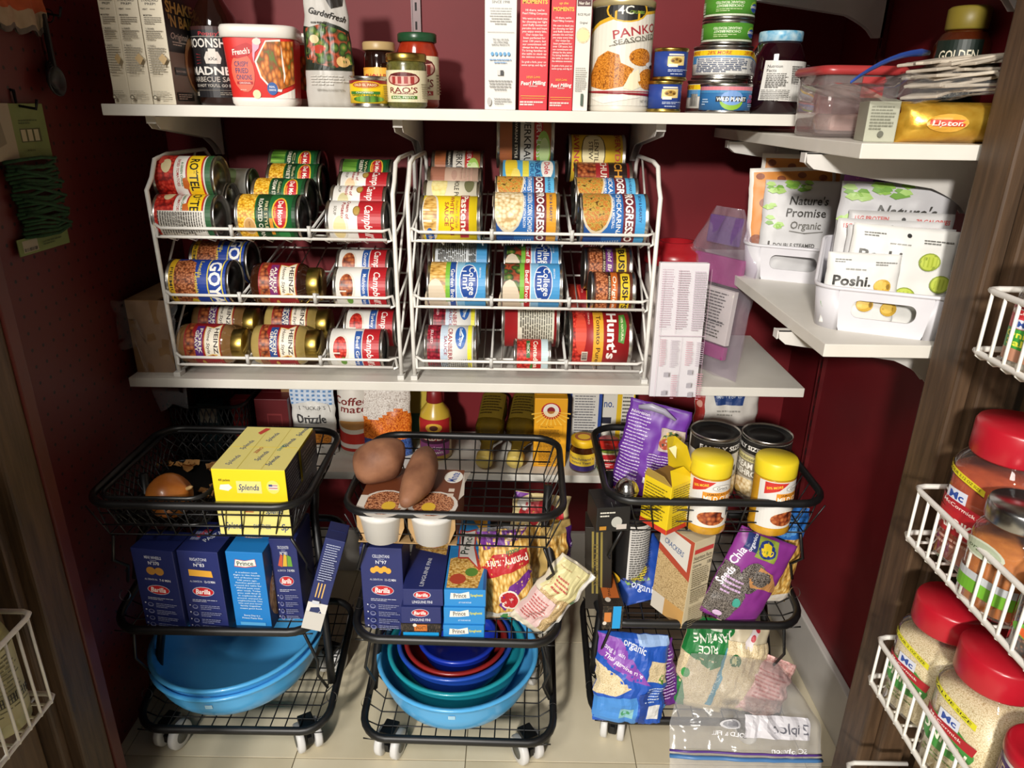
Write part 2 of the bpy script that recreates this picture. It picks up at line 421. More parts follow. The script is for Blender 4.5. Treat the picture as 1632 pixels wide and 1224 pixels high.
slab('wall_back', (XL - .05, YB, 0), (XR + .05, YB + .05, 2.3), WALL)
slab('wall_left', (XL - .05, YF - .02, 0), (XL, YB, 2.3), PEG)
slab('wall_right', (XR, YF - .02, 0), (XR + .05, YB, 2.3), WALL)
slab('ceiling', (XL - .05, YF - .1, 2.3), (XR + .05, YB + .05, 2.35), noisy('dark_ceiling', '5a1a1c', '641e20', 4))
BASEW = noisy('white_baseboard', 'b9b4ae', 'c4c0ba', 7, rough=.45)
slab('baseboard_right', (XR - .014, YF + .03, 0), (XR, YB, .12), BASEW, ch=.003)
slab('baseboard_back', (XL, YB - .014, 0), (XR - .014, YB, .12), BASEW, ch=.003)
# floor: vinyl tiles
VIN = noisy('cream_vinyl', 'd2c7aa', 'e2d8be', 6, rough=.45, detail=8)
VIN2 = noisy('cream_vinyl_worn', 'ccc0a2', 'ddd2b6', 9, rough=.48, detail=8)
fl = struct(slab('floor', (-1.6, -.6, -.05), (1.6, YB + .05, -.0025), noisy('grey_joint', '7f765f', '8f866e', 20)))
tw = .305; tb = MB(); tb.box((-tw / 2 + .0008, -tw / 2 + .0008, -.0025), (tw / 2 - .0008, tw / 2 - .0008, 0), ch=.0006); tmesh = [tb.mesh('tile', [VIN]), tb.mesh('tile', [VIN2])]
for i in range(-5, 6):
    for j in range(-1, 6): put('tile', tmesh[(i * 3 + j * 5) % 2], fl, T3(i * tw + .08, j * tw - .13, 0))
# door casings and doors of old brown wood
def wood(name, a, b_, st):
    return noisy(name, a, b_, 14, rough=.55, bump=.35, stretch=st, detail=8)
WD = wood('dark_brown_wood', '3d2c1c', '5d4631', (9, 9, .7)); WL = wood('light_brown_wood', '54402c', '6e563c', (9, 9, .6)); WM = wood('mid_brown_wood', '3f2d1d', '5f462e', (9, 9, .8))
for nm, s, x0 in (('trim_1', 1, .52), ('trim_2', -1, .63)):
    b = MB(); b.box((s * x0 if s > 0 else -x0 - .11, YF - .06, 0), (x0 + .11 if s > 0 else -x0, YF, 2.3), 0, ch=.004); t = struct(b.build(nm, [WD]))
    b = MB(); b.box((s * (x0 + .035) - .018, YF - .078, 0), (s * (x0 + .035) + .018, YF - .06, 2.3), 0, ch=.004); b.build('casing_strip', [WD], t)
slab('trim_3', (-.632, YF - .002, 0), (-.6265, YF + .02, 2.3), noisy('red_trim_paint', '4a1610', '5a1e14', 9, rough=.5), ch=.002)
def door(nm, x, s, lab):
    d = bpy.data.objects.new(nm, None); COL.objects.link(d); d['kind'] = 'structure'
    y0, y1 = .02, YF - .085
    for n_, a, c, z0, z1, m, pr in (('hinge_stile', y1 - .10, y1, 0, 2.1, WL, 0), ('lock_stile', y0, y0 + .10, 0, 2.1, WL, 0), ('bottom_rail', y0 + .1, y1 - .1, 0, .16, WL, .001), ('middle_rail', y0 + .1, y1 - .1, .93, 1.03, WL, .001), ('top_rail', y0 + .1, y1 - .1, 2.0, 2.1, WL, .001), ('lower_panel', y0 + .1, y1 - .1, .16, .93, WM, .014), ('upper_panel', y0 + .1, y1 - .1, 1.03, 2.0, WM, .014)):
        b = MB(); xa = x + s * pr; xb = x + s * .035
        b.box((min(xa, xb), a, z0), (max(xa, xb), c, z1), 0, ch=.002); b.build(n_, [m], d)
door('door_1', .585, 1, ''); door('door_2', -.665, -1, '')

# ---------------------------------------------------------------- shelves, brackets, wall standards
def board(name, label, x0, x1, y0, y1, z, t=.017):
    b = MB(); b.box((x0, y0, z - t), (x1, y1, z), 0, ch=.0012); return tag(b.build(name, [SHELFW]), label, 'shelf')
board('shelf_board', 'long white upper shelf board across the back wall carrying boxes and jars', -.645, .465, 1.18, 1.497, ZT)
board('shelf_board', 'long white middle shelf board carrying the two wire can racks', -.685, .523, 1.18, 1.497, ZM)
board('shelf_board', 'narrow white lowest shelf board behind the black carts', -.685, .56, 1.291, 1.497, ZLOW)
board('shelf_board', 'upper white side shelf on the right wall with the plastic tub and tea', .392, .612, .85, 1.49, ZA)
board('shelf_board', 'lower white side shelf on the right wall holding two white bins', .392, .612, .85, 1.49, ZB)
board('shelf_board', 'white shelf on the right wall above the honey bottle, only its brackets showing', .36, .612, .85, 1.49, 1.300)
BRK = noisy('white_bracket', 'cdc9c4', 'd8d5d0', 20, rough=.4)
def bracket(label, M, ln=.25, dep=.075):
    """side profile in the YZ plane: wall end at the origin, arm runs to -Y under a shelf"""
    b = MB(); k = dep
    pts = [(0, 0), (0, -k), (-.012, -k)] + [(-.014 - .05 * i / 6, -k + (k - .042) * (i / 6) ** .6) for i in range(1, 7)] + [(-ln + .012, -.02), (-ln + .002, -.012), (-ln, 0)]
    for sx in (-.0075, .006):
        b.add([(sx, y, z) for y, z in pts] + [(sx + .0015, y, z) for y, z in pts], [list(range(len(pts))), list(range(len(pts), 2 * len(pts)))[::-1]] + [(i, (i + 1) % len(pts), len(pts) + (i + 1) % len(pts), len(pts) + i)[::-1] for i in range(len(pts))], 0)
    b.box((-.0075, -ln, -.0015), (.0075, 0, 0)); b.box((-.0075, -.003, -k), (.0075, 0, 0))
    o = thing('shelf_bracket', label, 'bracket', M=M, group='white shelf brackets'); b.build('bracket_arm', [BRK], o)
    b = MB(); b.box((-.0078, -ln - .002, -.012), (.0078, -ln, .0)); b.build('end_lip', [BRK], o)
STD = noisy('burgundy_standard', '4c1014', '5c1619', 30, rough=.4)
SLOT = pm('0d0405', .7)
def standard(label, M, z0, z1):
    o = thing('wall_standard', label, 'shelf standard', M=M)
    b = MB(); b.box((-.009, -.008, z0), (-.0065, 0, z1)); b.box((.0065, -.008, z0), (.009, 0, z1)); b.box((-.0065, -.006, z0), (.0065, 0, z1)); b.build('channel', [STD], o)
    b = MB(); z = z0 + .02
    while z < z1 - .02: b.box((-.0018, -.0064, z), (.0018, -.0060, z + .014)); z += .032
    q = b.build('slots', [SLOT], o)
SX = [at(347, 200, 1.49).x, at(668, 200, 1.49).x, at(1012, 200, 1.49).x]
for x, wd, pl in zip(SX, ('left', 'middle', 'right'), ('near the dark corner', 'between the two can racks', 'behind the right can rack')):
    standard('burgundy slotted wall standard ' + pl, T3(x, YB, 0), .02, 2.2)
    bracket('white bracket under the upper shelf ' + pl, T3(x, YB - .009, ZT - .0172), .27)
    bracket('white bracket under the middle shelf, %s of three' % wd, T3(x, YB - .009, ZM - .0172), .27)
    bracket('white bracket under the lowest shelf, %s of three' % wd, T3(x, YB - .009, ZLOW - .0172), .19, .05)
for y, wd in ((1.33, 'far'), (.97, 'near')):
    standard('burgundy slotted standard on the right wall, %s one' % wd, T3(XR, y, 0) @ RZ(-90), .02, 2.2)
    for z, wh in ((ZA, 'the tea shelf'), (ZB, 'the white bin shelf'), (1.300, 'the topmost right shelf')):
        bracket('white bracket on the right wall under %s, %s one' % (wh, wd), T3(XR - .0095, y, z - .0172) @ RZ(-90), .235 if z < 1.2 else .25)

# ---------------------------------------------------------------- wire can racks
SL = math.tan(rad(15.0)); TZ = (.881, .768, .6555)
def tier_z(t, y): return TZ[t] - .024 + (y - 1.185) * SL
def can_rack(label, x0, x1):
    o = thing('can_rack', label, 'can rack', ((x0 + x1) / 2, 1.34, ZM), group='white wire can racks')
    ox = Vector(((x0 + x1) / 2, 1.34, ZM))
    def W(*p): return Vector(p) - ox
    for x in (x0, x1):
        s = 1 if x == x0 else -1
        b = MB(); b.tube([W(x, 1.20, ZM + .004), W(x, 1.197, .70), W(x, 1.192, .955), W(x, 1.215, .972), W(x, 1.235, 1.0), W(x, 1.28, 1.006), W(x, 1.44, 1.006), W(x, 1.462, .99), W(x, 1.465, ZM + .004)], .0038, n=8); b.build('side_frame', [WHITEWIRE], o)
        b = MB()
        for t in range(3): b.tube([W(x, 1.2, TZ[t] + .004), W(x, 1.465, tier_z(t, 1.465) + .004)], .0022)
        b.tube([W(x, 1.2, .69), W(x, 1.465, .93)], .0022); b.tube([W(x, 1.2, .80), W(x, 1.40, 1.006)], .0022); b.build('side_brace', [WHITEWIRE], o)
        b = MB(); b.box(W(x - .006, 1.19, ZM), W(x + .006, 1.212, ZM + .008), 0, ch=.001); b.box(W(x - .006, 1.455, ZM), W(x + .006, 1.475, ZM + .008), 0, ch=.001); b.build('foot', [pm('d8d6d0', .4)], o)
    for t in range(3):
        a, c = x0 + .008, x1 - .008
        b = MB(); z = TZ[t]
        lip = [W(a - .004, 1.196, z + .018), W(a, 1.186, z + .020), W(a + .01, 1.182, z + .015), W(c - .01, 1.182, z + .015), W(c, 1.186, z + .018), W(c + .003, 1.194, z - .002), W(c - .004, 1.188, z - .003)]
        b.tube(lip, .0026, n=8)
        b.tube([W(a - .003, 1.196, z + .018), W(a - .002, 1.19, z - .002), W(a + .008, 1.186, z), W(c - .004, 1.186, z)], .0026, n=8)
        sh = b.build('shelf_lip', [WHITEWIRE], o)
        b = MB(); n = 11
        for i in range(n + 1):
            x = a + .012 + (c - a - .024) * i / n; b.tube([W(x, 1.187, z), W(x, 1.228, tier_z(t, 1.228) - .001), W(x, 1.465, tier_z(t, 1.465))], .0014, n=5)
        for y in (1.26, 1.36, 1.46): b.tube([W(a, y, tier_z(t, y) - .003), W(c, y, tier_z(t, y) - .003)], .002, n=6)
        b.build('shelf_grid', [WHITEWIRE], o)
        for k in (1, 2):
            x = a + (c - a) * k / 3 - .002
            b = MB(); b.tube([W(x, 1.18, z + .022), W(x, 1.182, z + .004)], .0035, n=6); b.tube([W(x, 1.186, z + .012), W(x, 1.45, tier_z(t, 1.45) + .014)], .0026, n=6, flat=.8)
            b.tube([W(x, 1.186, z + .002), W(x, 1.45, tier_z(t, 1.45) + .002)], .002, n=5); b.build('lane_divider', [pm('cfcdc8', .3)], o)
RK = ((-.602, -.200), (-.176, .238))
can_rack('left white wire can rack with beans, corn, soup and gravy jars', *RK[0])
can_rack('right white wire can rack with broth, clam sauce and tomato puree', *RK[1])

# ---------------------------------------------------------------- black rolling carts
def lerp(a, b, t): return a + (b - a) * t
def ring(w, y0, y1, z0, z1, r=.045, n=6):
    """rounded rectangle seen from above, front edge at z0, back edge at z1"""
    return [Vector((x, y, lerp(z0, z1, min(1, max(0, (y - y0) / (y1 - y0)))))) for x, y in rrect(-w / 2, y0, w / 2, y1, r, n)]
WIRE = BLACKTUBE
def basket(o, w, dep, zf, zrf, zrb, nm, nub=False):
    g = MB(); fw_ = w - .05; fy0, fy1 = .016, dep - .02
    if zrf - zf < .02: fy0 = .004
    nx, ny = 11, 8
    for i in range(nx + 1):
        x = -fw_ / 2 + fw_ * i / nx; xt = x * w / fw_ * .97
        pts = [(xt, .003, zrf - .004), (x, fy0, zf), (x, fy1, zf), (xt, dep - .004, zrb - .004)]
        g.tube([Vector(p) for p in pts], .0013, n=5)
    for j in range(ny + 1):
        y = lerp(fy0, fy1, j / ny); zz = lerp(zrf, zrb, y / dep) - .004
        e_ = min(y, dep - y); ins = .045 - math.sqrt(max(0, .045 ** 2 - (.045 - e_) ** 2)) if e_ < .045 else 0
        g.tube([(-w / 2 + .002 + ins, y, zz), (-fw_ / 2, y, zf), (fw_ / 2, y, zf), (w / 2 - .002 - ins, y, zz)], .0013, n=5)
    for k in (1, 2):
        hz = lerp(zf, min(zrb, zrf + .04), k / 3)
        if zrf - zf > .03: g.tube([(-w / 2 + .02, .01, lerp(zf, zrf, k / 3)), (w / 2 - .02, .01, lerp(zf, zrf, k / 3))], .0013, n=5)
        g.tube([(-w / 2 + .014, dep - .012, lerp(zf, zrb, k / 3)), (w / 2 - .014, dep - .012, lerp(zf, zrb, k / 3))], .0013, n=5)
    bk = g.build('wire_basket', [WIRE], o)
    b = MB(); b.tube(ring(w, 0, dep, zrf, zrb), .0066 if nm == 'top' else .0078, n=10, closed=True, flat=.85); b.build('rim_tube', [BLACKTUBE], o)
def cart(label, x, y, rz, w=.335, dep=.27):
    o = thing('rolling_cart', label, 'cart', (x, y, 0), rad(rz), group='black three-tier rolling carts')
    basket(o, w, dep, .459, .521, .523, 'top'); basket(o, w, dep, .279, .286, .334, 'mid'); basket(o, w, dep, .064, .072, .135, 'low')
    for s in (-1, 1):
        for a, b_ in ((.10, .30), (.325, .475)):
            b = MB(); xx = s * (w / 2 - .008)
            b.tube([(xx, .085, a), (xx - s * .004, .10, a + .05), (xx - s * .016, .13, b_ - .05), (xx - s * .012, .145, b_ + .02)], .0075, n=8); b.build('post', [BLACKTUBE], o)
            b = MB(); b.tube([(xx, .06, a + .012), (xx - s * .012, .05, a + .05), (xx - s * .003, .03, (a + b_) / 2), (xx - s * .02, .018, b_ - .02)], .0026, n=6); b.build('support_wire', [BLACKTUBE], o)
        for zz in (.095, .312):
            b = MB(); b.lathe([(.0092, -.0016), (.0095, 0), (.0092, .0016)], 0, 14, caps=False); b.build('silver_band', [pm('c8c8c8', .3, .9)], o, T3(s * (w / 2 - .001), .055, zz) @ RX(90 - 28))
        for yy, tn in ((.035, 8 + 22 * s), (dep - .05, -20 * s)):
            c = bpy.data.objects.new('caster', None); COL.objects.link(c); c.parent = o; c.matrix_local = T3(s * (w / 2 - .045), yy, 0) @ RZ(tn)
            b = MB(); b.box((-.013, -.016, .052), (.013, .016, .062), 0, ch=.002); b.box((-.008, -.012, .012), (.008, .014, .052), 0, ch=.003); b.box((-.004, -.018, .02), (.004, -.010, .036), 0, ch=.001); b.build('fork', [pm('0e0e0f', .4)], c)
            for q in (-1, 1):
                b = MB(); b.lathe([(.014, -.006), (.0255, -.006), (.0265, -.003), (.0265, .003), (.0245, .006), (.0145, .0065)], [0, 0, 0, 0, 0], 24)
                b.lathe([(.0145, .0066), (.0145, .0072), (0, .0074)], 1, 20, caps=False)
                b.build('wheel', [pm('d5d4d2', .45), pm('55554f', .5)], c, T3(q * .0155, 0, .0265) @ RY(90 * q))
cart('left black wire cart with sweetener boxes on top and blue bowls below', at(355, 1100, .93).x, .93, 0)
cart('middle black wire cart with sweet potatoes on top and nested bowls below', at(726, 1100, .915).x, .915, -1.2)
cart('right black wire cart with curry jars on top and rice bags below', at(1108, 1075, .965).x, .965, 0, .345)
# ================================================================ upper shelf
def vof(y, z):
    d = Vector((0, y, z - CAM.z)); return 612 - FPX * d.dot(UP) / d.dot(fw)
def xat(u, y, z): return at(u, vof(y, z) + (u - 816) * ROLL, y).x
def zat(u, v, y): return at(u, v, y).z
def sq(n): return lambda t: 1 / (abs(math.cos(t)) ** n + abs(math.sin(t)) ** n) ** (1 / n)
K = '1c1a18'
y = 1.2
shake_side = [T('STANDARD', .5, .80, .017, '3a342c', .72), T('PREP!', .5, .775, .017, '3a342c', .45), T('HEAT', .25, .735, .012, '3a342c'), L(.45, .728, .9, .742, 1, '8a8272'),
              T('MOISTEN', .32, .69, .012, '3a342c'), L(.15, .62, .9, .68, 4, '8a8272'), T('1. SHAKE', .34, .59, .012, '3a342c'), L(.15, .50, .9, .58, 5, '8a8272'), T('2. BAKE', .32, .46, .012, '3a342c'), L(.15, .24, .9, .45, 11, '8a8272'),
              G([(.6, .36), (.8, .4), (.98, .36), (.8, .31)], 'b79b6c'), L(.15, .07, .9, .11, 3, '9a927f'), E(.22, .055, .1, .018, '6a6252'), E(.22, .055, .055, .01, 'd9cfb8'), L(.42, .035, .9, .075, 3, '9a927f')]
shake_front = [R(0, .0, 1, 1, '8c8274'), R(0, .42, 1, 1, '23211f'), T('SHAKE', .42, .77, .085, 'c9a857', .72, b=.03), T("'N BAKE", .47, .665, .085, 'c9a857', .74, b=.03), T('Original Pork', .5, .55, .05, 'd8d2c4', .8, sh=.3), L(.12, .47, .5, .51, 2, 'd8d2c4'),
               E(.68, .33, .3, .24, 'b98e5c'), E(.68, .31, .24, .2, '6a3c20'), R(.08, .24, .38, .3, '2c2a28'), T('SEASONED', .23, .27, .014, 'd8d2c4', .26), R(.05, .03, .5, .10, '2c2822'), L(.07, .04, .48, .09, 3, 'c9c2b2')]
for i, (a, b_, wd) in enumerate(((183, 210, 'leftmost of the three'), (209, 245, 'middle of the three'), (245, 282, 'showing its dark pork picture side'))):
    xa, xb = xat(a, y, ZT), xat(b_, y, ZT)
    carton('narrow beige coating-mix box on the upper shelf, ' + wd, xb - xa - .001, .135, .182, 'd9cfb8', T3((xa + xb) / 2, y + .0675, ZT), shake_side, shake_front if i == 2 else None, name='coating_mix_box', group='coating mix boxes')
GLS = noisy('dark_sauce_glass', '1a0a06', '26100a', 12, rough=.08, coat=.6)
x = xat(357, 1.30, ZT)
jar('dark barbecue sauce bottle with black label beside the beige boxes', 'sauce_bottle', 'bottle', [(.034, 0), (.038, .004), (.038, .115), (.034, .135), (.02, .158), (.016, .17), (.016, .215)], GLS, [(.018, .205), (.018, .23), (.016, .232)], '1a1a1a', T3(x, 1.30, ZT) @ RZ(8),
    [R(0, .95, 1, 1, '3a1f1f'), T("Poppy's", .5, .9, .05, 'b8323a', .34), R(.08, .855, .92, .862, 'b8b2a8'), T('MOONSHINE', .5, .77, .12, 'e6e2da', .86, b=.02), G([(.42, .65), (.58, .65), (.62, .56), (.6, .48), (.4, .48), (.38, .56)], 'd8d2c8'), R(.45, .65, .55, .69, 'd8d2c8'), T('xXx', .5, .55, .045, K, .13),
     [G([(.5 + s * .16, .6 - k * .035), (.5 + s * .26, .62 - k * .045), (.5 + s * .26, .612 - k * .045)], 'b8323a') for s in (-1, 1) for k in range(4)], T('MADNESS', .5, .38, .11, 'e6e2da', .8, b=.03), T('BARBECUE SAUCE', .5, .26, .07, 'b7b0a6', .8), T("SO HOT YOU'LL GO BLIND", .5, .17, .04, 'c8c2b8', .66), R(.05, .1, .95, .105, '8a8478'), R(.08, .02, .2, .08, 'cfc8b8'), L(.55, .03, .9, .08, 2, '8a8478')],
    .0382, (.012, .118), '1d1c1f', span=170)
TUBR = 'd42a25'
def tub(label, M, ops):
    s4 = sq(5)
    return jar(label, 'onion_tub', 'tub', [(.046, 0), (.049, .003), (.050, .008), (.0555, .098), (.0555, .102)], TUBR, None, None, M, ops, lambda q: .0503 + .0056 * q, (.006, .1), span=108, n=64, sec=s4, group='fried onion tubs')
def tublid(o):
    b = MB(); b.lathe([(.057, .098), (.059, .100), (.059, .112), (.057, .116), (.05, .117), (0, .117)], 0, 64, sec=sq(5), caps=False); b.build('lid', [pm('e4dfd6', .4)], o)
    b = MB(); b.lathe([(.0475, 0), (.0505, .004), (.0512, .012), (.0505, .0125)], 0, 64, sec=sq(5), caps=False); b.build('base_band', [pm('e6e0d8', .4)], o)
fr = [E(.27, .45, .15, .3, 'e86a52'), G([(.14, .68), (.22, .66), (.34, .7), (.42, .78), (.44, .86), (.36, .9), (.3, .88), (.22, .84), (.15, .8)], 'c01c22'), T("French's", .28, .77, .085, 'f6f0e6', .22, rot=8, b=.02, sh=.15), T('CRISPY', .26, .58, .075, '28386a', .18), T('FRIED', .255, .48, .075, '28386a', .16), T('ONIONS', .275, .38, .075, '28386a', .2), R(.17, .27, .38, .315, 'b01a20'), T('ORIGINAL', .275, .292, .026, 'f0d8d0', .15), L(.2, .17, .36, .2, 1, 'f0b0a0'),
      G([(.44, .9), (.5, .98), (.56, .96), (.52, .82), (.46, .76), (.43, .6), (.42, .7)], 'f0a8c0'), G([(.44, .62), (.62, .94), (.8, .96), (.84, .4), (.78, .16), (.66, .18), (.5, .38)], 'e9e4da'), G([(.47, .62), (.63, .92), (.97, .94), (.97, .3), (.78, .2), (.66, .22), (.52, .4)], '@onions'), E(.5, .92, .06, .05, 'dcd6c8'), E(.66, .21, .075, .1, '2a5aa0'), T('REAL', .66, .24, .03, 'f0f0f0', .08), T('ONIONS', .66, .19, .03, 'f0f0f0', .1), E(.42, .12, .06, .07, 'e9dcae'), G([(.66, .06), (.97, .22), (.97, .06)], 'ece6dc')]
x = xat(428, 1.26, ZT)
t = tub('red and white tub of fried onions, front one', T3(x, 1.262, ZT) @ RZ(9), fr); tublid(t)
t = tub('second red fried onion tub standing behind the first, mostly hidden', T3(x + .045, 1.40, ZT), [E(.5, .5, .3, .3, '@onions')]); tublid(t)
# salad topping bag
def sc_y(k, ops): return [(p[0], [(x_, y_ * k) for x_, y_ in p[1]], p[2]) if p[0] == 'G' else p[:3] + (p[3] * k,) + p[4:] for p in flat(ops)]
pouch('stand-up bag of salad topping with a dark salad picture', .073, .205, .05, 'bdb9b2', T3(xat(530, 1.245, ZT), 1.245, ZT) @ RZ(12),
      sc_y(.78, [G([(.0, .34), (.0, .74), (.2, .72), (.45, .78), (.8, .74), (1, .70), (1, .34)], '1c2418'), G([(.03, .42), (.06, .72), (.4, .76), (.7, .72), (.97, .68), (.97, .40), (.6, .36)], '@salad'), E(.3, .53, .16, .04, 'b8402c'), E(.78, .42, .14, .05, 'd8b070'), E(.22, .62, .1, .04, 'd0c090'), T('Garden', .35, .86, .045, '26241f', .5, rot=-12, sh=.3), T('Fresh', .75, .82, .045, '26241f', .36, rot=-12, sh=.3), L(.15, .755, .9, .785, 1, '4a463e'), G([(.5, 1), (.95, 1), (.9, .93), (.62, .9)], '2a2622'), L(.1, .2, .9, .30, 4, 'cdc9c1'), T('SERVING SUGGESTION', .5, .16, .014, '8a867c', .55)]),
      wx=lambda q: 1.06 - .3 * q * q, bend=.10, seed=2, wr=.0025, name='salad_topping_bag', cat='bag')
# small cans and jars
can('small yellow can of green chiles in front of the jars', .0295, .046, 'f0c818', [R(0, .86, 1, 1, '8a1c20'), E(.5, .8, .27, .17, 'e8b820'), E(.5, .8, .24, .13, 'b5622a'), T('OLD EL PASO', .5, .8, .1, 'f8e8c0', .38), R(.2, .40, .75, .52, '3a7a2c'), T('CHOPPED', .48, .47, .07, 'f0f0d8', .3), T('GREEN CHILES', .48, .36, .09, '3a6a1c', .5), E(.55, .18, .28, .14, '@greenbean'), R(.02, .25, .1, .5, 'd8d0b8'), L(.82, .1, .98, .8, 9, '6a5a1a')], T3(xat(589, 1.215, ZT), 1.218, ZT), group='small cans')
jar('small dark hot-sauce jar with tan lid behind the yellow can', 'sauce_jar', 'jar', [(.023, 0), (.026, .004), (.026, .078), (.023, .086), (.021, .09)], GLS, [(.026, .088), (.0265, .09), (.0265, .099), (.025, .101), (0, .101)], pm('b79b6a', .4), T3(xat(608, 1.30, ZT), 1.30, ZT),
    [R(0, .0, 1, .93, 'e8a23a'), G([(.2, .5), (.8, .5), (.88, .82), (.5, .95), (.12, .82)], 'f0b848'), T('CHOLULA', .5, .66, .2, 'b83a1c', .6, b=.03), L(.25, .3, .75, .5, 3, '7a3a1c')], .0262, (.006, .066))
RAOG = noisy('pesto_green', '4c4a22', '6c6832', 160, rough=.25, coat=.5)
def raos(h, big):
    return [R(0, .0, 1, 1, 'e6dcb8'), E(.48, .72, .28, .22, '7a2420'), E(.48, .72, .25, .19, 'd8a898'), [R(.3 + k * .1, .58, .36 + k * .1, .8, 'a03430') for k in range(4)], E(.48, .86, .22, .05, '5a1c1c'), T("RAO'S", .48, .38, .17, '7a2420', .46), T('HOMEMADE', .48, .27, .05, '7a2420', .34), R(.27, .1, .7, .2, '4c7a2a' if not big else 'a82c20'), T('BASIL PESTO' if not big else 'MARINARA', .48, .15, .06, 'f0ecd8', .36), L(.78, .1, .97, .6, 7, '9a9070'), L(.02, .3, .15, .9, 9, '9a9070')]
jar('jar of green pesto with cream label and gold lid', 'pesto_jar', 'jar', [(.028, 0), (.0315, .004), (.0315, .062), (.0295, .068), (.028, .071)], RAOG, [(.031, .068), (.0318, .069), (.0318, .078), (.030, .080), (0, .080)], GOLD, T3(xat(650, 1.225, ZT), 1.225, ZT), raos(1, 0), .0317, (.009, .055), n=24)
jar('taller jar of red pasta sauce with green lid behind the pesto', 'sauce_jar', 'jar', [(.032, 0), (.0355, .005), (.0355, .088), (.03, .1), (.029, .106)], noisy('tomato_sauce', '8a2412', 'a83418', 60, rough=.15, coat=.5), [(.032, .104), (.033, .105), (.033, .116), (.031, .118), (0, .118)], pm('20482c', .3), T3(xat(668, 1.335, ZT), 1.335, ZT), raos(1, 1), .0357, (.014, .082), rot=14)
# narrow boxes
def nbox(label, u0, u1, h, base, ops, nm, d=.16, y=1.2, right=None):
    a, b_ = xat(u0, y, ZT), xat(u1, y, ZT)
    return carton(label, b_ - a - .001, d, h, base, T3((a + b_) / 2, y + d / 2, ZT), ops, right, name=nm)
nbox('narrow white gluten-free mix box on the upper shelf', 772, 822, .20, 'dcdad4', [T('SINCE 1998', .5, .755, .018, '6a6a68', .55), L(.15, .60, .85, .72, 7, 'a9a8a4', al='c'), R(.08, .55, .92, .553, 'b0aeaa'), T('TRY ALL OF OUR', .5, .50, .012, '6a6a68', .5), T('GLUTEN FREE', .5, .482, .012, '6a6a68', .45), T('BAKING PRODUCTS', .5, .464, .012, '6a6a68', .55), [E(.24 + k * .13, .40, .05, .014, '5a9ac8') for k in range(5)], L(.12, .33, .88, .37, 2, '7aa0c8', al='c'), R(.4, .25, .5, .285, 'c9c8c4'), R(.5, .25, .6, .285, '2a2a2a'), L(.12, .14, .88, .22, 4, '9a9996', al='c'), E(.15, .06, .07, .03, 'b5b3af'), L(.3, .04, .88, .09, 3, 'a3a29e')], 'mix_box')
pm_txt = ["Hi there, we're", 'Pearl Milling Company.', 'We want to thank you', 'for choosing our light', 'and fluffy buttered', 'pancake mix and hope', 'you enjoy every bite.', 'Our recipe has', 'been perfected for', 'over 130 years, but', 'our commitment will', 'always be the same:', 'To bring families to', 'the table to stack up', 'the delicious moments.', 'So grab a fork, pour on', 'some syrup, and dig in!']
def pearl(sf):
    o = []; yy = .655
    for i, s in enumerate(pm_txt):
        if i in (2, 15): yy -= .012
        o.append(T(s, .5, yy, .0125, 'f4e4dc', min(.84, .042 * len(s)), b=.015)); yy -= .0205
    return [T('STACK', .5, .78 + sf, .03, 'f4c03c', .7, b=.03), T('up the', .5, .742 + sf * .6, .016, 'f4c03c', .36, sh=.25), T('MOMENTS', .5, .708 + sf * .3, .026, 'f4c03c', .84, b=.03)] + o + [T('With Love,', .5, .225, .018, 'f0a83c', .5, sh=.3, rot=3), T("Pearl Milling", .5, .185, .026, 'f8f0e8', .86, b=.02, rot=2, sh=.15), T('COMPANY', .5, .163, .008, 'f8f0e8', .3), R(.06, .095, .94, .099, 'f0a83c'), R(.1, .08, .9, .083, 'f0a83c'), L(.04, .03, .96, .065, 2, 'f4d0c8', .6)]
nbox('red pancake mix box, taller one beside the white box', 826, 872, .215, 'cc2230', pearl(0), 'pancake_mix_box')
nbox('red pancake mix box, slightly smaller, beside the rice box', 873.5, 912, .20, 'c81f2c', pearl(.02) + [R(.25, .84, .75, .9, 'e88a7a')], 'pancake_mix_box')
nbox('slim white rice pilaf box beside the panko canister', 911.5, 936, .158, 'dedbd2', [R(.05, .93, .95, .985, '4a1c1e'), T('Near East', .5, .957, .025, 'f0e8d8', .7, sh=.25), T('RICE PILAF', .5, .86, .02, '5a5850', .8), T('Original', .5, .79, .018, '5a5850', .5), E(.5, .68, .45, .07, '@grain'), E(.5, .68, .4, .055, 'e6d6a0'), L(.1, .18, .9, .4, 12, 'a9a69c'), R(.5, .05, .68, .16, '4a5a4a')], 'rice_box')
x = xat(984, 1.25, ZT)
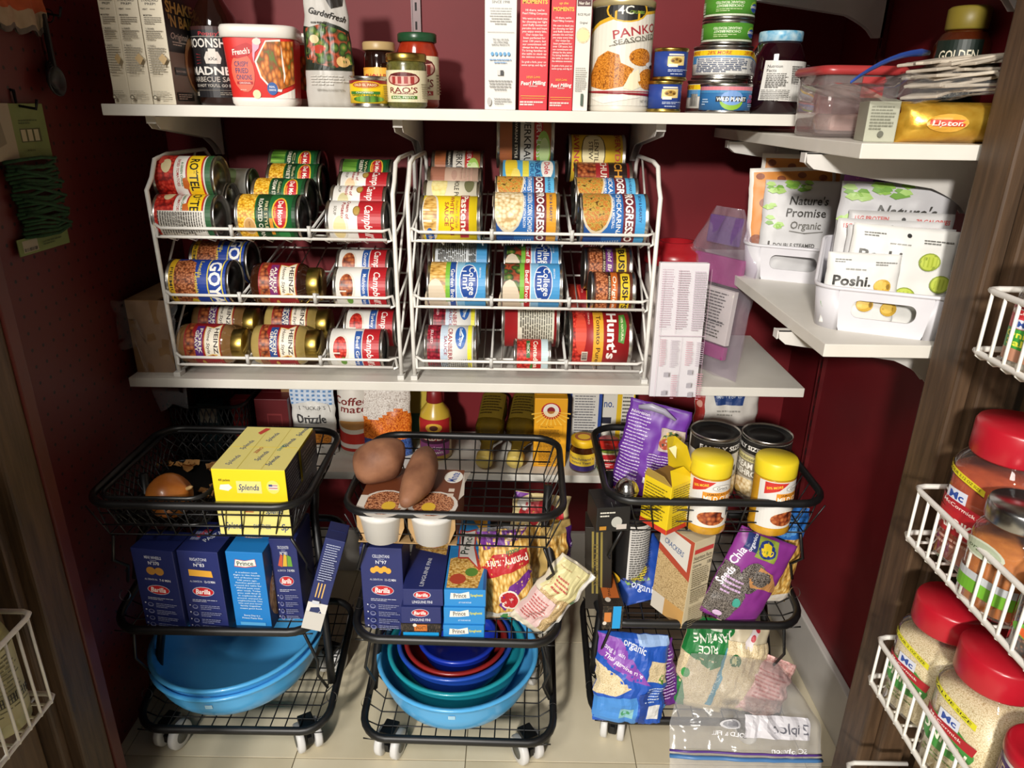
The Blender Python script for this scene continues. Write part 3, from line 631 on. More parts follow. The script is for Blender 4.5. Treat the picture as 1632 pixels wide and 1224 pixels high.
jar('tall panko breadcrumb canister with breaded balls pictured', 'panko_canister', 'canister', [(.0475, 0), (.049, .002), (.049, .006), (.048, .008), (.048, .15), (.049, .152), (.049, .156)], pm('d8d2c4', .4), [(.0495, .150), (.0495, .158), (.048, .160), (0, .160)], pm('c9b98a', .35, .5), T3(x, 1.25, ZT),
    [R(0, .8, 1, 1, '26221c'), G([(0, .76), (.2, .86), (.4, .92), (.7, .95), (1, 1), (1, .97), (.7, .92), (.4, .88), (.2, .82), (0, .72)], 'd8a828'), G([(0, .72), (.2, .82), (.4, .88), (.7, .92), (1, .97), (1, .70), (0, .66)], 'e2ddd0'), E(.5, .96, .22, .12, 'd8a828'), E(.5, .96, .2, .105, '1a1816'), T('4C', .48, .96, .08, 'e8e4d8', .16), T('CRUMBS', .6, .94, .028, '8aa83a', .16), T('PANKO', .62, .765, .085, 'a8323a', .52, rot=10), T('SEASONED', .62, .68, .05, '6a6458', .5, rot=10), T('with Parmesan & Romano Cheese', .6, .655, .018, '6a6458', .55, rot=9, sh=.2),
     G([(.08, .32), (.2, .50), (.32, .56), (.44, .52), (.46, .44), (.6, .38), (.5, .2), (.3, .16), (.1, .2)], '@crumb'), E(.68, .50, .14, .09, '@crumb'), E(.8, .28, .15, .11, '@crumb'), G([(.5, .18), (.56, .33), (.66, .38), (.7, .2), (.6, .16)], 'efe6c4'), E(.85, .43, .1, .03, 'e9e4dc'), E(.88, .41, .06, .02, '3a2018'), G([(0, .145), (.95, .13), (.95, .10), (0, .135)], '8a1c24'), G([(0, .15), (.9, .155), (.9, .145), (0, .14)], 'a82c34'), G([(.1, .08), (.3, .02), (.7, .09), (.5, .12)], 'e9e6de'), T('NET WT 8 OZ', .8, .05, .025, '9a968a', .2)], .0482, (.009, .149), 'e2ddd0', span=180)
def bluecan(lb, z, dx):
    return can(lb, .0255, .0465, '24408e', [G([(.38, .42), (.72, .45), (.72, .82), (.38, .8)], 'e8cf86'), E(.55, .64, .12, .12, 'b08a3c'), [E(.48 + k * .07, .62 + (k % 2) * .06, .03, .05, '6a4a1c') for k in range(3)], R(.4, .38, .58, .5, 'ece6d4'), R(.4, .84, .7, .9, 'ece6d4'), L(.4, .18, .9, .3, 2, 'b8c4dc'), L(.45, .06, .9, .14, 1, 'b8c4dc')], T3(xat(1057, 1.225, ZT) + dx, 1.225, z), kind='gold', v0=.0055, group='small cans')
bluecan('small blue and gold can, bottom one beside the panko', ZT, 0); bluecan('small blue and gold can stacked on its twin', ZT + .0467, .005)
x = xat(1137, 1.312, ZT); x2 = xat(1153, 1.222, ZT)
def tuna(lb, z, dx, ops): return can(lb, .0475, .0515, 'dcd9d0', ops, T3(x + dx, 1.312, z), kind='dark', v0=.007, group='flat fish cans')
more = [R(0, .78, 1, .98, 'f2cb1c'), T('28% MORE', .38, .88, .13, 'b8401c', .26, sh=.2), T('28% MORE', .8, .88, .13, 'b8401c', .26, sh=.2), T('28% MORE', .05, .88, .13, 'b8401c', .2, sh=.2), R(0, .45, .12, .76, '4a8ac0'), R(.12, .6, .9, .76, '6a9cc8')]
tuna('flat tuna can with yellow band, bottom of the stack', ZT, 0, more + [BAR(.1, .08, .22, .6, 12, K), R(.22, .5, .34, .76, '4a9ad0')])
tuna('flat tuna can with yellow band, second in the stack', ZT + .0517, .005, more + [R(.1, .06, .86, .68, 'e4e2dc'), L(.12, .1, .74, .66, 8, '4a5a7a'), R(.78, .1, .85, .5, '3a4a7a')])
for k, wd in enumerate(('lower of the two green ones', 'topmost green one')):
    can('flat chicken can in the tall stack, ' + wd, .0405, .0365, '4e8f2e', [R(0, 0, 1, .1, 'c8d0b8'), E(.8, .5, .1, .32, '8ab83a'), E(.8, .44, .09, .25, '2c4c9a'), T('WILD PLANET', .8, .5, .13, 'f0f0e0', .2, rot=180, b=.03), T('CHICKEN BREAST', .42, .52, .13, 'e8f0d0', .34, rot=180), T('ORGANIC ROASTED', .42, .7, .13, 'e8f0d0', .36, rot=180), L(.25, .2, .6, .4, 2, 'b8d090'), BAR(.0, .15, .07, .8, 8, 'e0e8d0', True)], T3(x + .006, 1.305, ZT + .1036 + k * .0367), v0=.005, kind='dark', group='flat fish cans')
can('flat blue and pink salmon can in front of the stack', .0395, .0435, '2f6ea8', [R(0, .82, 1, .98, 'd8808a'), R(0, .72, 1, .83, '4a8cc0'), E(.5, .42, .15, .4, '8ab83a'), E(.5, .52, .14, .3, '7aa0d8'), R(.3, .36, .7, .58, '20242c'), T('WILD PLANET', .5, .47, .15, 'f2f2ea', .38, b=.02), T('PINK', .86, .58, .14, 'd85a8a', .2, b=.02), T('SALMON', .86, .4, .14, 'd85a8a', .26, b=.02), L(.74, .15, .98, .3, 2, 'b8d0e8'), L(.1, .2, .22, .5, 3, 'b8d0e8')], T3(x2, 1.222, ZT), v0=.004, group='flat fish cans')
jar('small red bottle almost hidden behind the jam jar', 'sauce_bottle', 'bottle', [(.018, 0), (.02, .003), (.02, .075), (.01, .095), (.009, .1)], pm('a8301c', .3), [(.011, .098), (.011, .115), (0, .116)], pm('a8301c', .4), T3(xat(1200, 1.43, ZT), 1.43, ZT), [R(.1, .1, .45, .8, 'd8d0c8'), BAR(.15, .15, .4, .75, 10, K, True)], .0202, (.01, .07))
JAM = noisy('dark_grape_jam', '16050a', '240810', 20, rough=.06, coat=.7)
jar('large jar of dark jam with blue lid and white nutrition label', 'jam_jar', 'jar', [(.038, 0), (.042, .004), (.0425, .05), (.0415, .085), (.034, .102), (.030, .108)], JAM, [(.032, .106), (.0335, .107), (.0335, .119), (.0325, .121), (0, .1215)], noisy('blue_check_lid', '5aa6cc', 'c4dde6', 90, rough=.35), T3(xat(1228, 1.25, ZT), 1.25, ZT) @ RZ(8),
    [G([(.12, .04), (.93, 0), (1, .98), (.16, 1)], 'd8d6d0'), T('Nutrition', .3, .86, .07, K, .2), T('Facts', .26, .76, .07, K, .13), L(.2, .34, .5, .7, 9, '4a4844'), L(.52, .45, .72, .88, 8, '4a4844'), L(.75, .5, .97, .92, 9, '6a6864'), L(.18, .06, .56, .3, 6, '4a4844'), BAR(.62, .06, .9, .38, 18, K)], .0428, (.018, .078), span=150)

# ================================================================ right side shelves
p = atz(1352, 205, ZA); s6 = sq(6)
o = thing('food_tub', 'clear plastic food tub with a red snap lid on the side shelf', 'tub', (.448, 1.045, ZA))
b = MB(); b.lathe([(.046, 0), (.05, .004), (.054, .078), (.0535, .078), (.0495, .006), (0, .003)], 0, 64, sec=s6); b.build('tub_body', ['@clear_plastic'], o)
b = MB(); b.lathe([(.056, .077), (.0595, .079), (.0595, .084), (.056, .088), (.052, .0885), (.050, .086), (0, .086)], 0, 64, sec=s6, caps=False); b.build('lid', [pm('a03434', .3)], o)
b = MB(); b.prism([(-.006, -.058), (.022, -.058), (.022, -.056), (-.006, -.056)], .05, .075, 0); b.build('lid_tab', [pm('a83a3a', .35)], o)
b = MB(); b.box((-.03, -.035, .008), (.034, .03, .030), 0, ch=.006); b.build('contents', [noisy('pinkish_sweets', 'b8948a', 'd0b0a4', 60)], o)
tp = atz(1390, 212, ZA)
carton('small grey-green tea carton lying beside the yellow foil pack', .034, .06, .045, 'a8a894', T3(.436, .918, ZA) @ RZ(-14), [L(.1, .3, .9, .9, 8, '7a7a68'), E(.5, .2, .1, .08, '5a5a4c')], name='tea_carton')
FOIL = noisy('yellow_foil', 'c9962a', 'e3b94a', 60, rough=.25, metal=.55, bump=.3)
lip = [E(.28, .5, .13, .22, 'd8a23a'), R(.17, .42, .39, .58, 'c8402a'), T('Lipton', .28, .5, .12, 'f4ecd8', .19, b=.02), E(.74, .5, .13, .22, 'd8a23a'), R(.63, .42, .85, .58, 'c8402a'), T('Lipton', .74, .5, .12, 'f4ecd8', .19, b=.02)]
pouch('crinkled yellow foil pack of tea bags on the side shelf', .162, .045, .06, FOIL, T3(.531, .895, ZA), lip, name='tea_pack', cat='pack', style='pillow', wr=.003, seed=5, nx=20, ny=8)
# zip bag of loose tea bags resting on the tea pack
o = thing('zip_bag', 'clear zip bag stuffed with tea bags lying on the foil pack', 'bag', M=T3(.5, .925, ZA + .052) @ RZ(6) @ RY(-7))
b = MB(); vs = []; nx, ny = 22, 12
for side in (0, 1):
    for j in range(ny + 1):
        for i in range(nx + 1):
            fx, fy = i / nx, j / ny; th = (.12 + .88 * min(1, fx * 1.5)) * math.sin(math.pi * fx) ** .35 * math.sin(math.pi * fy) ** .5 * .042
            vs.append((-.135 + .235 * fx, -.06 + .12 * fy, (th if side else -.002) + .004 * noise.noise(Vector((fx * 9, fy * 7, side))) + (.034 if fx < .3 else 0) * (1 - fx / .3) * .8))
n1 = (nx + 1) * (ny + 1); fs = []
for j in range(ny):
    for i in range(nx):
        a = j * (nx + 1) + i; fs.append((a, a + nx + 1, a + nx + 2, a + 1)); fs.append((n1 + a, n1 + a + 1, n1 + a + nx + 2, n1 + a + nx + 1))
b.add(vs, fs, 0, True); b.build('bag_film', ['@film'], o)
b = MB(); pts = []
for i in range(9): fx = i / 8; pts.append((-.137 + .17 * fx, -.06 + .122 * fx ** .9, .028 + .022 * math.sin(2.0 * fx)))
b.tube(pts, [.0015, .002, .0025, .003, .003, .0035, .004, .005, .003], 0, 6, flat=.5); b.build('zip_strip', [pm('2a4a9a', .35)], o)
TEA = noisy('tea_bag_paper', 'a89c8c', 'c9bfae', 50, rough=.7)
tm = MB(); tm.box((-.032, -.024, 0), (.032, .024, .0035), 0, ch=.0014); tme = tm.mesh('tea_bag', [TEA]); rr = random.Random(9)
for k in range(26):
    put('tea_bag', tme, o, T3(.0 + .055 * rr.random(), -.03 + .045 * rr.random(), .002 + .0014 * k) @ RZ(rr.uniform(-25, 25)) @ RY(rr.uniform(-8, 5)))
x = xat(1511, 1.03, ZA)
HON = noisy('dark_honey', '3a1608', '54220c', 15, rough=.08, coat=.6)
jar('honey bottle with dark label and yellow cap behind the tea bags', 'honey_bottle', 'bottle', [(.030, 0), (.034, .004), (.035, .09), (.034, .118), (.028, .13), (.022, .136)], HON, [(.024, .135), (.0255, .137), (.0255, .16), (.022, .163), (0, .164)], pm('8a7a2c', .45), T3(x, 1.045, ZA),
    [R(0, 0, .62, 1, '16241c'), T('GOLDEN', .32, .8, .13, 'e0d8c0', .5), T('BLOSSOM', .34, .6, .13, 'e0d8c0', .56), T('HONEY', .32, .4, .13, 'e0d8c0', .4), E(.62, .66, .05, .1, 'c8a23a')], .0356, (.03, .122), span=150, rot=-8, ribs=1)

# ---- white bins with food pouches
BINW = noisy('white_bin_plastic', 'd2d0d6', 'dad8dd', 20, rough=.4)
def bin_(label, M, w_, d_, h, hb):
    """scooped bin: front wall with a slot lower than the back; local -Y is the front"""
    o = thing('storage_bin', label, 'bin', M=M, group='white storage bins')
    bm = MB(); n = 8
    def loop(sx, zz, ins):
        r = []
        for px_, py_ in rrect(-w_ / 2 * sx + ins, -d_ / 2 * sx + ins, w_ / 2 * sx - ins, d_ / 2 * sx - ins, .03, n):
            q = min(1, max(0, (py_ + d_ / 2 - .02) / (d_ - .04))); r.append((px_, py_, zz if zz < .03 else lerp(h, hb, q * q * (3 - 2 * q))))
        return r
    A = loop(.93, 0, 0); B = loop(1, h, 0); C = loop(1, h, .003); D = loop(.93, .004, .003); m = len(A)
    zb, zt = h * .34, h * .76; hw = w_ * .22
    vs = A + B + C + D; fs = []
    for a, b_ in ((0, m), (m, 2 * m), (2 * m, 3 * m)):
        for i in range(m):
            j = (i + 1) % m
            if a != m and abs((vs[i][1] + vs[j][1]) / 2 + d_ / 2 * .93) < .002 and abs(vs[i][0] - vs[j][0]) > .05: continue
            fs.append((a + i, a + j, b_ + j, b_ + i))
    fs += [list(range(m))[::-1], list(range(3 * m, 4 * m))[::-1]]
    bm.add(vs, fs, 0, True)
    xl, xr = -w_ / 2 * .93 + .03, w_ / 2 * .93 - .03; xl2, xr2 = -w_ / 2 + .03, w_ / 2 - .03
    slot = rrect(-hw, zb, hw, zt, (zt - zb) * .42, 6); k = len(slot)
    def fp(xx, zz, ins): return (xx, -(d_ / 2) * lerp(.93, 1, zz / h) + ins, zz)
    for ins in (0, .003):
        rim = []
        for sx_, sz_ in slot:
            tx, tz = sx_ / hw, (sz_ - (zb + zt) / 2) / ((zt - zb) / 2); q = max(abs(tx), abs(tz))
            X = tx / q; Zc = (tz / q + 1) / 2; xx = lerp((xl + xr) / 2 + X * (xr - xl) / 2, (xl2 + xr2) / 2 + X * (xr2 - xl2) / 2, Zc); rim.append(fp(xx, Zc * h, ins))
        inn = [fp(a, c, ins) for a, c in slot]
        ff = [(i, (i + 1) % k, k + (i + 1) % k, k + i) for i in range(k)]
        bm.add(rim + inn, [f[::-1] for f in ff] if ins else ff, 0, False)
    bm.add([fp(a, c, 0) for a, c in slot] + [fp(a, c, .003) for a, c in slot], [(i, (i + 1) % k, k + (i + 1) % k, k + i) for i in range(k)], 0, True)
    bm.build('bin_body', [BINW], o)
    b = MB(); b.tube([Vector(q) for q in loop(1.0, h, 0)], .0026, 0, 8, closed=True); b.build('rolled_rim', [BINW], o)
    return M
def corner(x, y, rz, w_, d_): return T3(x, y, ZB) @ RZ(rz) @ T3(w_ / 2, d_ / 2, 0)
M1 = bin_('white storage bin with lentil pouches, far one on the side shelf', corner(.3925, 1.226, -24, .17, .13), .17, .13, .058, .10)
M2 = bin_('white storage bin with pickle and olive pouches, nearest the door', corner(.3985, .924, -24, .172, .128), .172, .128, .057, .105)
leaf = lambda x, y, s=1., c='8ab84a': G([(x - .05 * s, y), (x - .02 * s, y + .022 * s), (x + .03 * s, y + .018 * s), (x + .055 * s, y - .008 * s), (x, y - .02 * s)], c)
def natures(full=True):
    rr = random.Random(3); lv = []
    for k in range(26): lv.append(leaf(.04 + .6 * rr.random() * (1 if k < 17 else .3), (.86 + .12 * rr.random()) if k < 17 else .5 + .4 * rr.random(), rr.uniform(.8, 1.4), rr.choice(['8ab84a', 'a8cc72', '6fa03a'])))
    return lv + [T("Nature's", .58, .79, .085, '3a3834', .5, sh=.15), T('Promise', .56, .665, .085, '3a3834', .52, sh=.15), T('Organic', .56, .535, .075, '6a6862', .4), G([(.36, .475), (.56, .455), (.8, .475), (.8, .468), (.56, .445), (.36, .468)], '6a6862'), R(.1, .21, .125, .36, '2a2018'), T('DOUBLE STEAMED', .44, .32, .042, '3a3834', .54), T('Brown Lentils', .42, .24, .052, '4a2a1c', .48)]
dots = lambda: [E(.12 + .24 * k, .92 - .03 * (k % 2), .05, .03, '8a4a2a') for k in range(4)] + [E(.2, .66, .08, .05, '8a4a2a'), E(.1, .3, .07, .05, '8a4a2a'), E(.6, .74, .05, .04, '8a4a2a')]
zb = ZB + .006
pouch('silver lentil pouch with green leaves standing in the far bin', .125, .158, .02, 'c6c5c6', M1 @ T3(.002, -.036, .007) @ RZ(16) @ RX(-9), natures(), style='flat', wr=.0018, seed=11, name='lentil_pouch', group='lentil pouches')
pouch('orange spotted pouch with white border, front one in the far bin', .142, .172, .02, 'd58a3a', M1 @ T3(-.012, -.008, .012) @ RZ(16) @ RX(-8) @ RY(-3), dots(), style='flat', wr=.002, seed=12, edge='e6e2da', group='orange pouches')
pouch('orange spotted pouch with white border, rear one in the far bin', .138, .192, .016, 'd58a3a', M1 @ T3(-.008, .012, .012) @ RZ(12) @ RX(-7), dots(), style='flat', wr=.002, seed=13, edge='e6e2da', group='orange pouches')
pouch('grey pouch at the back of the far bin under the shelf', .13, .212, .014, 'aaa6a2', M1 @ T3(.004, .032, .007) @ RZ(5) @ RX(-6), [L(.3, .9, .6, .96, 2, '4a4844'), R(0, .5, 1, .84, 'c8c0b4')], style='flat', wr=.002, seed=14)
pk = lambda x, y, s=1.: [E(x, y, .105 * s, .09 * s, '8a9a3a'), E(x, y, .09 * s, .078 * s, 'b9c64e'), [R(x - .06 * s + k * .04 * s, y - .05 * s, x - .045 * s + k * .04 * s, y + .05 * s, 'a4b23c') for k in range(4)]]
poshi = [L(.1, .88, .35, .93, 2, '6a6a66'), L(.66, .85, .95, .9, 2, '6a6a66'), E(.52, .92, .022, .02, '2a2a2a'), L(.35, .82, .75, .84, 1, '9a9a96'), T('Poshi', .28, .7, .10, '3a3834', .4, b=.02), pk(.75, .68), pk(.9, .47), pk(.58, .32), pk(.86, .14), R(0, 0, .5, .2, 'c8d8a8')]
prot = [T('15G PROTEIN', .22, .93, .04, 'c84a44', .32), T('70 CALORIES', .8, .92, .04, 'c84a44', .32), E(.52, .93, .02, .02, '4a4a4a'), R(0, .3, .3, .42, 'c83a34')]
purp = [R(0, .0, 1, 1, '4a1c5c'), T('SEASONED', .3, .9, .05, 'b85a9a', .4), G([(0, .3), (.2, .5), (.26, .34), (.1, .2)], '5a9a3a'), R(0, .5, .25, .9, '8a4a9a'), L(.4, .6, .9, .8, 4, '9a7aaa')]
pouch('silver lentil pouch with green leaves standing in the near bin', .146, .178, .02, 'c2c1c4', M2 @ T3(.0, .026, .007) @ RZ(9) @ RX(-6), natures(), style='flat', wr=.0018, seed=15, name='lentil_pouch', group='lentil pouches')
pouch('dark purple rice pouch at the back of the near bin', .14, .205, .02, '54206a', M2 @ T3(-.002, .042, .007) @ RZ(6) @ RX(-5), purp, style='flat', wr=.002, seed=16)
for k, (lx, yy, hh, wd) in enumerate(((.006, .012, .142, 'rear'), (-.006, .0, .132, 'middle'), (.008, -.014, .126, 'front'))):
    pouch('grey protein snack pouch in the near bin, %s of three' % wd, .13, hh, .012, 'c9c8c8', M2 @ T3(lx, yy, .007) @ RZ(10) @ RX(-6), prot, style='flat', wr=.0015, seed=20 + k, group='protein snack pouches')
pouch('white pickle chip pouch printed with green pickle slices', .128, .128, .018, 'dddcd8', M2 @ T3(.008, -.028, .007) @ RZ(12) @ RX(-7) @ RY(3), poshi, style='flat', wr=.0015, seed=24, name='pickle_pouch')
olv = lambda x, y: [E(x, y, .12, .1, 'c8a03a'), E(x - .02, y + .01, .09, .07, 'dcba58'), E(x + .08, y, .025, .04, '8a6a20')]
pouch('small white olive pouch at the front of the near bin', .088, .094, .018, 'dfdedb', M2 @ T3(-.03, -.046, .007) @ RZ(8) @ RX(-7) @ RY(-1), [L(.1, .86, .35, .92, 2, '7a7a76'), L(.65, .84, .95, .9, 2, '7a7a76'), L(.25, .76, .75, .8, 1, '9a9a96'), T('Poshi.', .36, .62, .13, '2e2c28', .52, b=.025), T('Olives', .42, .51, .04, 'b89a4a', .2, sh=.2), olv(.78, .56), olv(.58, .3), olv(.92, .25), E(.1, .3, .12, .11, '5a9a3a'), T('30', .1, .3, .09, 'f0f0e8', .13, b=.03)], style='flat', wr=.0012, seed=25, name='olive_pouch')
# ================================================================ cans in the racks (x runs down the picture, y runs to the right)
W_ = 'f2efe8'; RED = 'b81c26'
def rotel(extra=()): return [R(0, 0, 1, .34, '@tomato'), E(.32, .2, .12, .09, 'e8d8a8'), E(.2, .1, .1, .06, 'd84a3c'), T('DICED TOMATOES', .42, .42, .045, 'b02018', .42), T('& GREEN CHILIES', .45, .49, .04, '3a7a34', .36), R(0, .56, 1, .59, 'b8241e'), R(0, .59, 1, .84, 'f2cc20'), R(0, .84, 1, .87, 'b8241e'), R(0, .9, 1, 1, '2a5a34'), G([(.52, .5), (.66, .5), (.68, .58), (.6, .62), (.5, .58)], 'c8641e'), T('RO*TEL', .45, .71, .15, '1a1814', .5, b=.02)] + list(extra)
nutri = lambda a, b_: [R(a, .06, b_, .88, 'e4e0d6'), L(a + .02, .08, b_ - .02, .86, 18, '4a4844', .4)]
def delm(pic, name, sub): return [R(0, 0, 1, .30, pic), E(.62, .20, .13, .11, 'e0c08a'), E(.62, .20, .11, .09, 'c89a5c'), T('NON GMO', .62, .20, .03, '7a4a1c', .14), R(0, .32, 1, .55, '14401f'), T(name, .5, .40, .07, 'efe9d6', .6), T(sub, .45, .5, .05, 'd8cc9a', .4), G([(.5, .55), (.75, .56), (.75, .62), (.5, .61)], 'd8902c'), E(.42, .74, .24, .14, 'f0c238'), E(.42, .74, .215, .115, 'c01e2a'), T('Del Monte', .42, .75, .085, 'fbf6ea', .34, b=.02), T('Quality', .42, .66, .035, 'f0c238', .16), E(.75, .78, .1, .1, '2e8a44'), R(0, .94, 1, 1, '12401f')]
def camp(name, sub, pic): return [R(0, .55, 1, 1, RED), E(.3, .53, .09, .07, '8a6a2c'), E(.3, .53, .07, .055, 'b8984a'), T("Campbell's", .5, .76, .15, 'faf4ec', .6, b=.015, sh=.2), E(.58, .22, .22, .15, 'e9e2d2'), E(.58, .21, .19, .12, pic), T(name, .26, .36, .06, 'a8242c', .36, sh=.1), T(sub, .28, .27, .06, 'a8242c', .3, sh=.1), T('SOUP', .3, .12, .05, '8a8478', .16), L(.85, .08, 1, .5, 12, '6a6660')]
def gravy(name, pic): return [E(.47, .22, .27, .17, 'e2dccf'), E(.45, .21, .22, .14, pic), E(.68, .27, .09, .06, '6a9a3a'), R(.1, .50, .9, .64, '2a58a4'), T(name, .5, .57, .07, 'f4f2ee', .54), R(0, .66, 1, 1, RED), T("Campbell's", .5, .82, .13, 'faf4ec', .62, b=.015, sh=.2)]
goya = [R(0, 0, 1, 1, '1c3f9a'), R(0, 0, 1, .1, 'e6b828'), T('PREMIUM', .5, .05, .05, '3a3420', .5), G([(.1, .1), (.9, .1), (.96, .3), (.85, .45), (.5, .5), (.15, .45), (.05, .3)], '@beans'), T('Lentils', .26, .55, .06, 'e8d24a', .3, sh=.1), T('Lentejas', .5, .50, .06, 'e8d24a', .34, sh=.1), E(.84, .4, .1, .07, 'd8c23a'), R(0, .68, 1, .7, 'e8d24a'), T('GOYA', .5, .82, .2, 'f4f2ec', .74, b=.03), R(0, .93, 1, .95, 'e8d24a')]
def college(c2, name, pic): return [R(0, .55, 1, 1, '4a9cd4'), R(0, .48, 1, .62, '8ec2e4'), R(0, 0, 1, .28, pic), E(.9, .1, .5, .22, 'd8c8b0'), R(0, .28, .75, .36, '7ab83a'), R(0, .36, 1, .46, c2), T(name, .5, .41, .065, 'f4f0ea', .5), E(.44, .70, .30, .17, 'e8ecf4'), E(.44, .70, .28, .155, '1f4a9c'), T('College', .42, .76, .11, 'f4f4f0', .42, b=.012), T('Inn', .44, .65, .11, 'f4f4f0', .2, b=.012), T('BROTH', .3, .90, .03, 'e8f0f8', .16)]
def bush(band, name): return [R(0, 0, 1, 1, '5a2a18'), G([(.08, .04), (.9, .04), (.96, .2), (.8, .34), (.2, .34), (.04, .2)], '@beans'), R(0, .36, 1, .42, '2c1c12'), T('BAKED BEANS', .4, .39, .04, 'e8d8b0', .4), R(.08, .43, .92, .60, band), T(name, .5, .52, .09, 'f4ecd8', .6, sh=.2), G([(.14, .68), (.86, .68), (.9, .8), (.86, .92), (.14, .92), (.1, .8)], 'e9c62a'), T("BUSH'S", .5, .80, .14, '2a1c10', .6, b=.03)]
hunts = [R(0, 0, 1, .22, '@tomato'), E(.4, .14, .26, .1, 'd84a34'), T('TOMATO', .2, .28, .03, 'e8b8a8', .2), R(0, .36, 1, .54, 'e3ac34'), T('Tomato Puree', .5, .45, .075, '4a2414', .66), T("Hunt's", .42, .69, .16, 'f8f2ea', .6, b=.03), G([(.16, .82), (.5, .80), (.52, .9), (.32, .95), (.14, .92)], '4a8a34'), T('100% NATURAL', .34, .87, .04, 'f0e8c0', .3), R(.62, .16, .76, .27, 'd8c8b8'), BAR(.64, .17, .74, .26, 8, K)]
prog = lambda pic, name, sub, top: [R(0, 0, 1, .3, '1e4f96'), R(0, .3, 1, .62, '2a6cb4'), R(0, .82, 1, 1, top), E(.28, .2, .42, .27, 'd8cbb0'), E(.27, .2, .39, .24, pic), T(sub, .4, .47, .045, 'e8eef4', .44), T(name, .42, .56, .075, 'f4f4f0', .64), G([(.0, .68), (.1, .63), (.85, .64), (.92, .73), (.86, .84), (.05, .83)], '6e2430'), T('PROGRESSO', .44, .735, .12, 'faf6ee', .78, b=.03, sh=.1), T('RICH & HEARTY', .34, .91, .045, '2a3a6a', .4), L(.8, .1, 1, .6, 12, 'b8cce4')]
cran = [R(0, 0, 1, .28, '@berry'), T('JELLIED', .3, .1, .05, 'f0d8d8', .24), R(0, .29, 1, .44, 'c8d8e8'), T('CRANBERRY', .45, .50, .09, '9a1c2c', .6), T('SAUCE', .45, .40, .06, '9a1c2c', .3), E(.3, .73, .2, .12, '2a62b0'), G([(.14, .7), (.3, .8), (.46, .72), (.3, .76)], 'd8ecf4'), T('Ocean Spray', .3, .73, .06, 'f4f4f0', .32), R(0, .88, 1, .97, 'ece23a'), L(.66, .05, .98, .95, 20, '5a5854')]
kraut = [R(0, 0, 1, .24, 'a8623c'), R(0, .24, 1, .4, '241f1c'), T('BAVARIAN STYLE', .5, .32, .05, 'd8d0c0', .5), R(0, .4, 1, .66, 'cfc9be'), T('SAUERKRAUT', .5, .54, .13, '2a2420', .8), R(0, .68, 1, .84, 'b8242c'), T('SILVER FLOSS', .45, .76, .09, 'f0e8e0', .56), E(.66, .85, .24, .14, '9ac25a'), E(.66, .87, .16, .1, 'c8dc9a')]
CN = {}
def rack_can(label, u, t, k, r, h, base, ops, roll=12, kind='steel', dy=0., y0=None, z=None, grp=None, yaw=0.):
    """u: picture column of the can's middle; t: tier; k: place in the lane counted from the front"""
    y = y0 if y0 else 1.19 + r + k * (2 * r + .001) * math.cos(rad(15)) + dy
    z = z if z else tier_z(t, y) + r / math.cos(rad(15)) + .0022
    x = xat(u, y, z)
    return can(label, r, h, base, ops, lay((x, y, z), roll, yaw, h), kind=kind, group=grp or 'cans lying in the racks')
LF, RG = 'left rack', 'right rack'
# left rack, upper tier
rack_can('tomato can with yellow lettering band, front lower can in left rack top tier', 306, 0, 0, .0365, .106, W_, rotel(nutri(.62, 1)), 45)
y2 = 1.19 + .0365 + .040
rack_can('tomato can with yellow lettering band, perched on top at far left', 306, 0, 0, .0365, .106, W_, rotel(), 8, y0=y2, z=tier_z(0, 1.19 + .0365) + .0365 + .0022 + .061)
rack_can('pale green-white vegetable can behind the two tomato cans', 365, 0, 2, .033, .098, 'dcdcd6', [R(0, .25, .6, .3, '3a8ac8'), E(.4, .6, .25, .2, 'b8d8a0'), L(.2, .1, .6, .22, 4, '8aa8a0')], 20, dy=.02)
rack_can('second plain white can in the first lane behind the tomato cans', 330, 0, 1, .034, .098, 'd0cdc6', [L(.1, .1, .9, .9, 12, '8a8884')], 20, dy=.004)
for k, (u, nm, sub, pic, wd) in enumerate(((436, 'ROASTED CORN', 'FIRE STYLE', '@corn', 'front'), (455, 'CREAM STYLE CORN', 'Golden Sweet', '@corn', 'second'), (476, 'SWEET CORN', 'Whole Kernel', '@corn', 'third'), (477, 'GREEN BEANS', 'Cut', '@greenbean', 'rear'))):
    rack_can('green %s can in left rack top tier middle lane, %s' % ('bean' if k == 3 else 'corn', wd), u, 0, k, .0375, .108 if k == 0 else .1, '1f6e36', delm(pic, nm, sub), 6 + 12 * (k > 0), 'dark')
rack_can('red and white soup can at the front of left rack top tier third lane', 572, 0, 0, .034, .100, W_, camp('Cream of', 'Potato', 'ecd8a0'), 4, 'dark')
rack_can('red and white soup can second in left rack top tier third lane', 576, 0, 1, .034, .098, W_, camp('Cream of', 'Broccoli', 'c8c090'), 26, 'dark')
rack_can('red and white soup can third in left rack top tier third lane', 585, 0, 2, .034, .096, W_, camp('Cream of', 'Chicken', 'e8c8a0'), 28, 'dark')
rack_can('green bean can at the rear of left rack top tier third lane', 588, 0, 3, .034, .100, '1f6e36', delm('@greenbean', 'GREEN BEANS', 'Whole'), 22, 'dark')
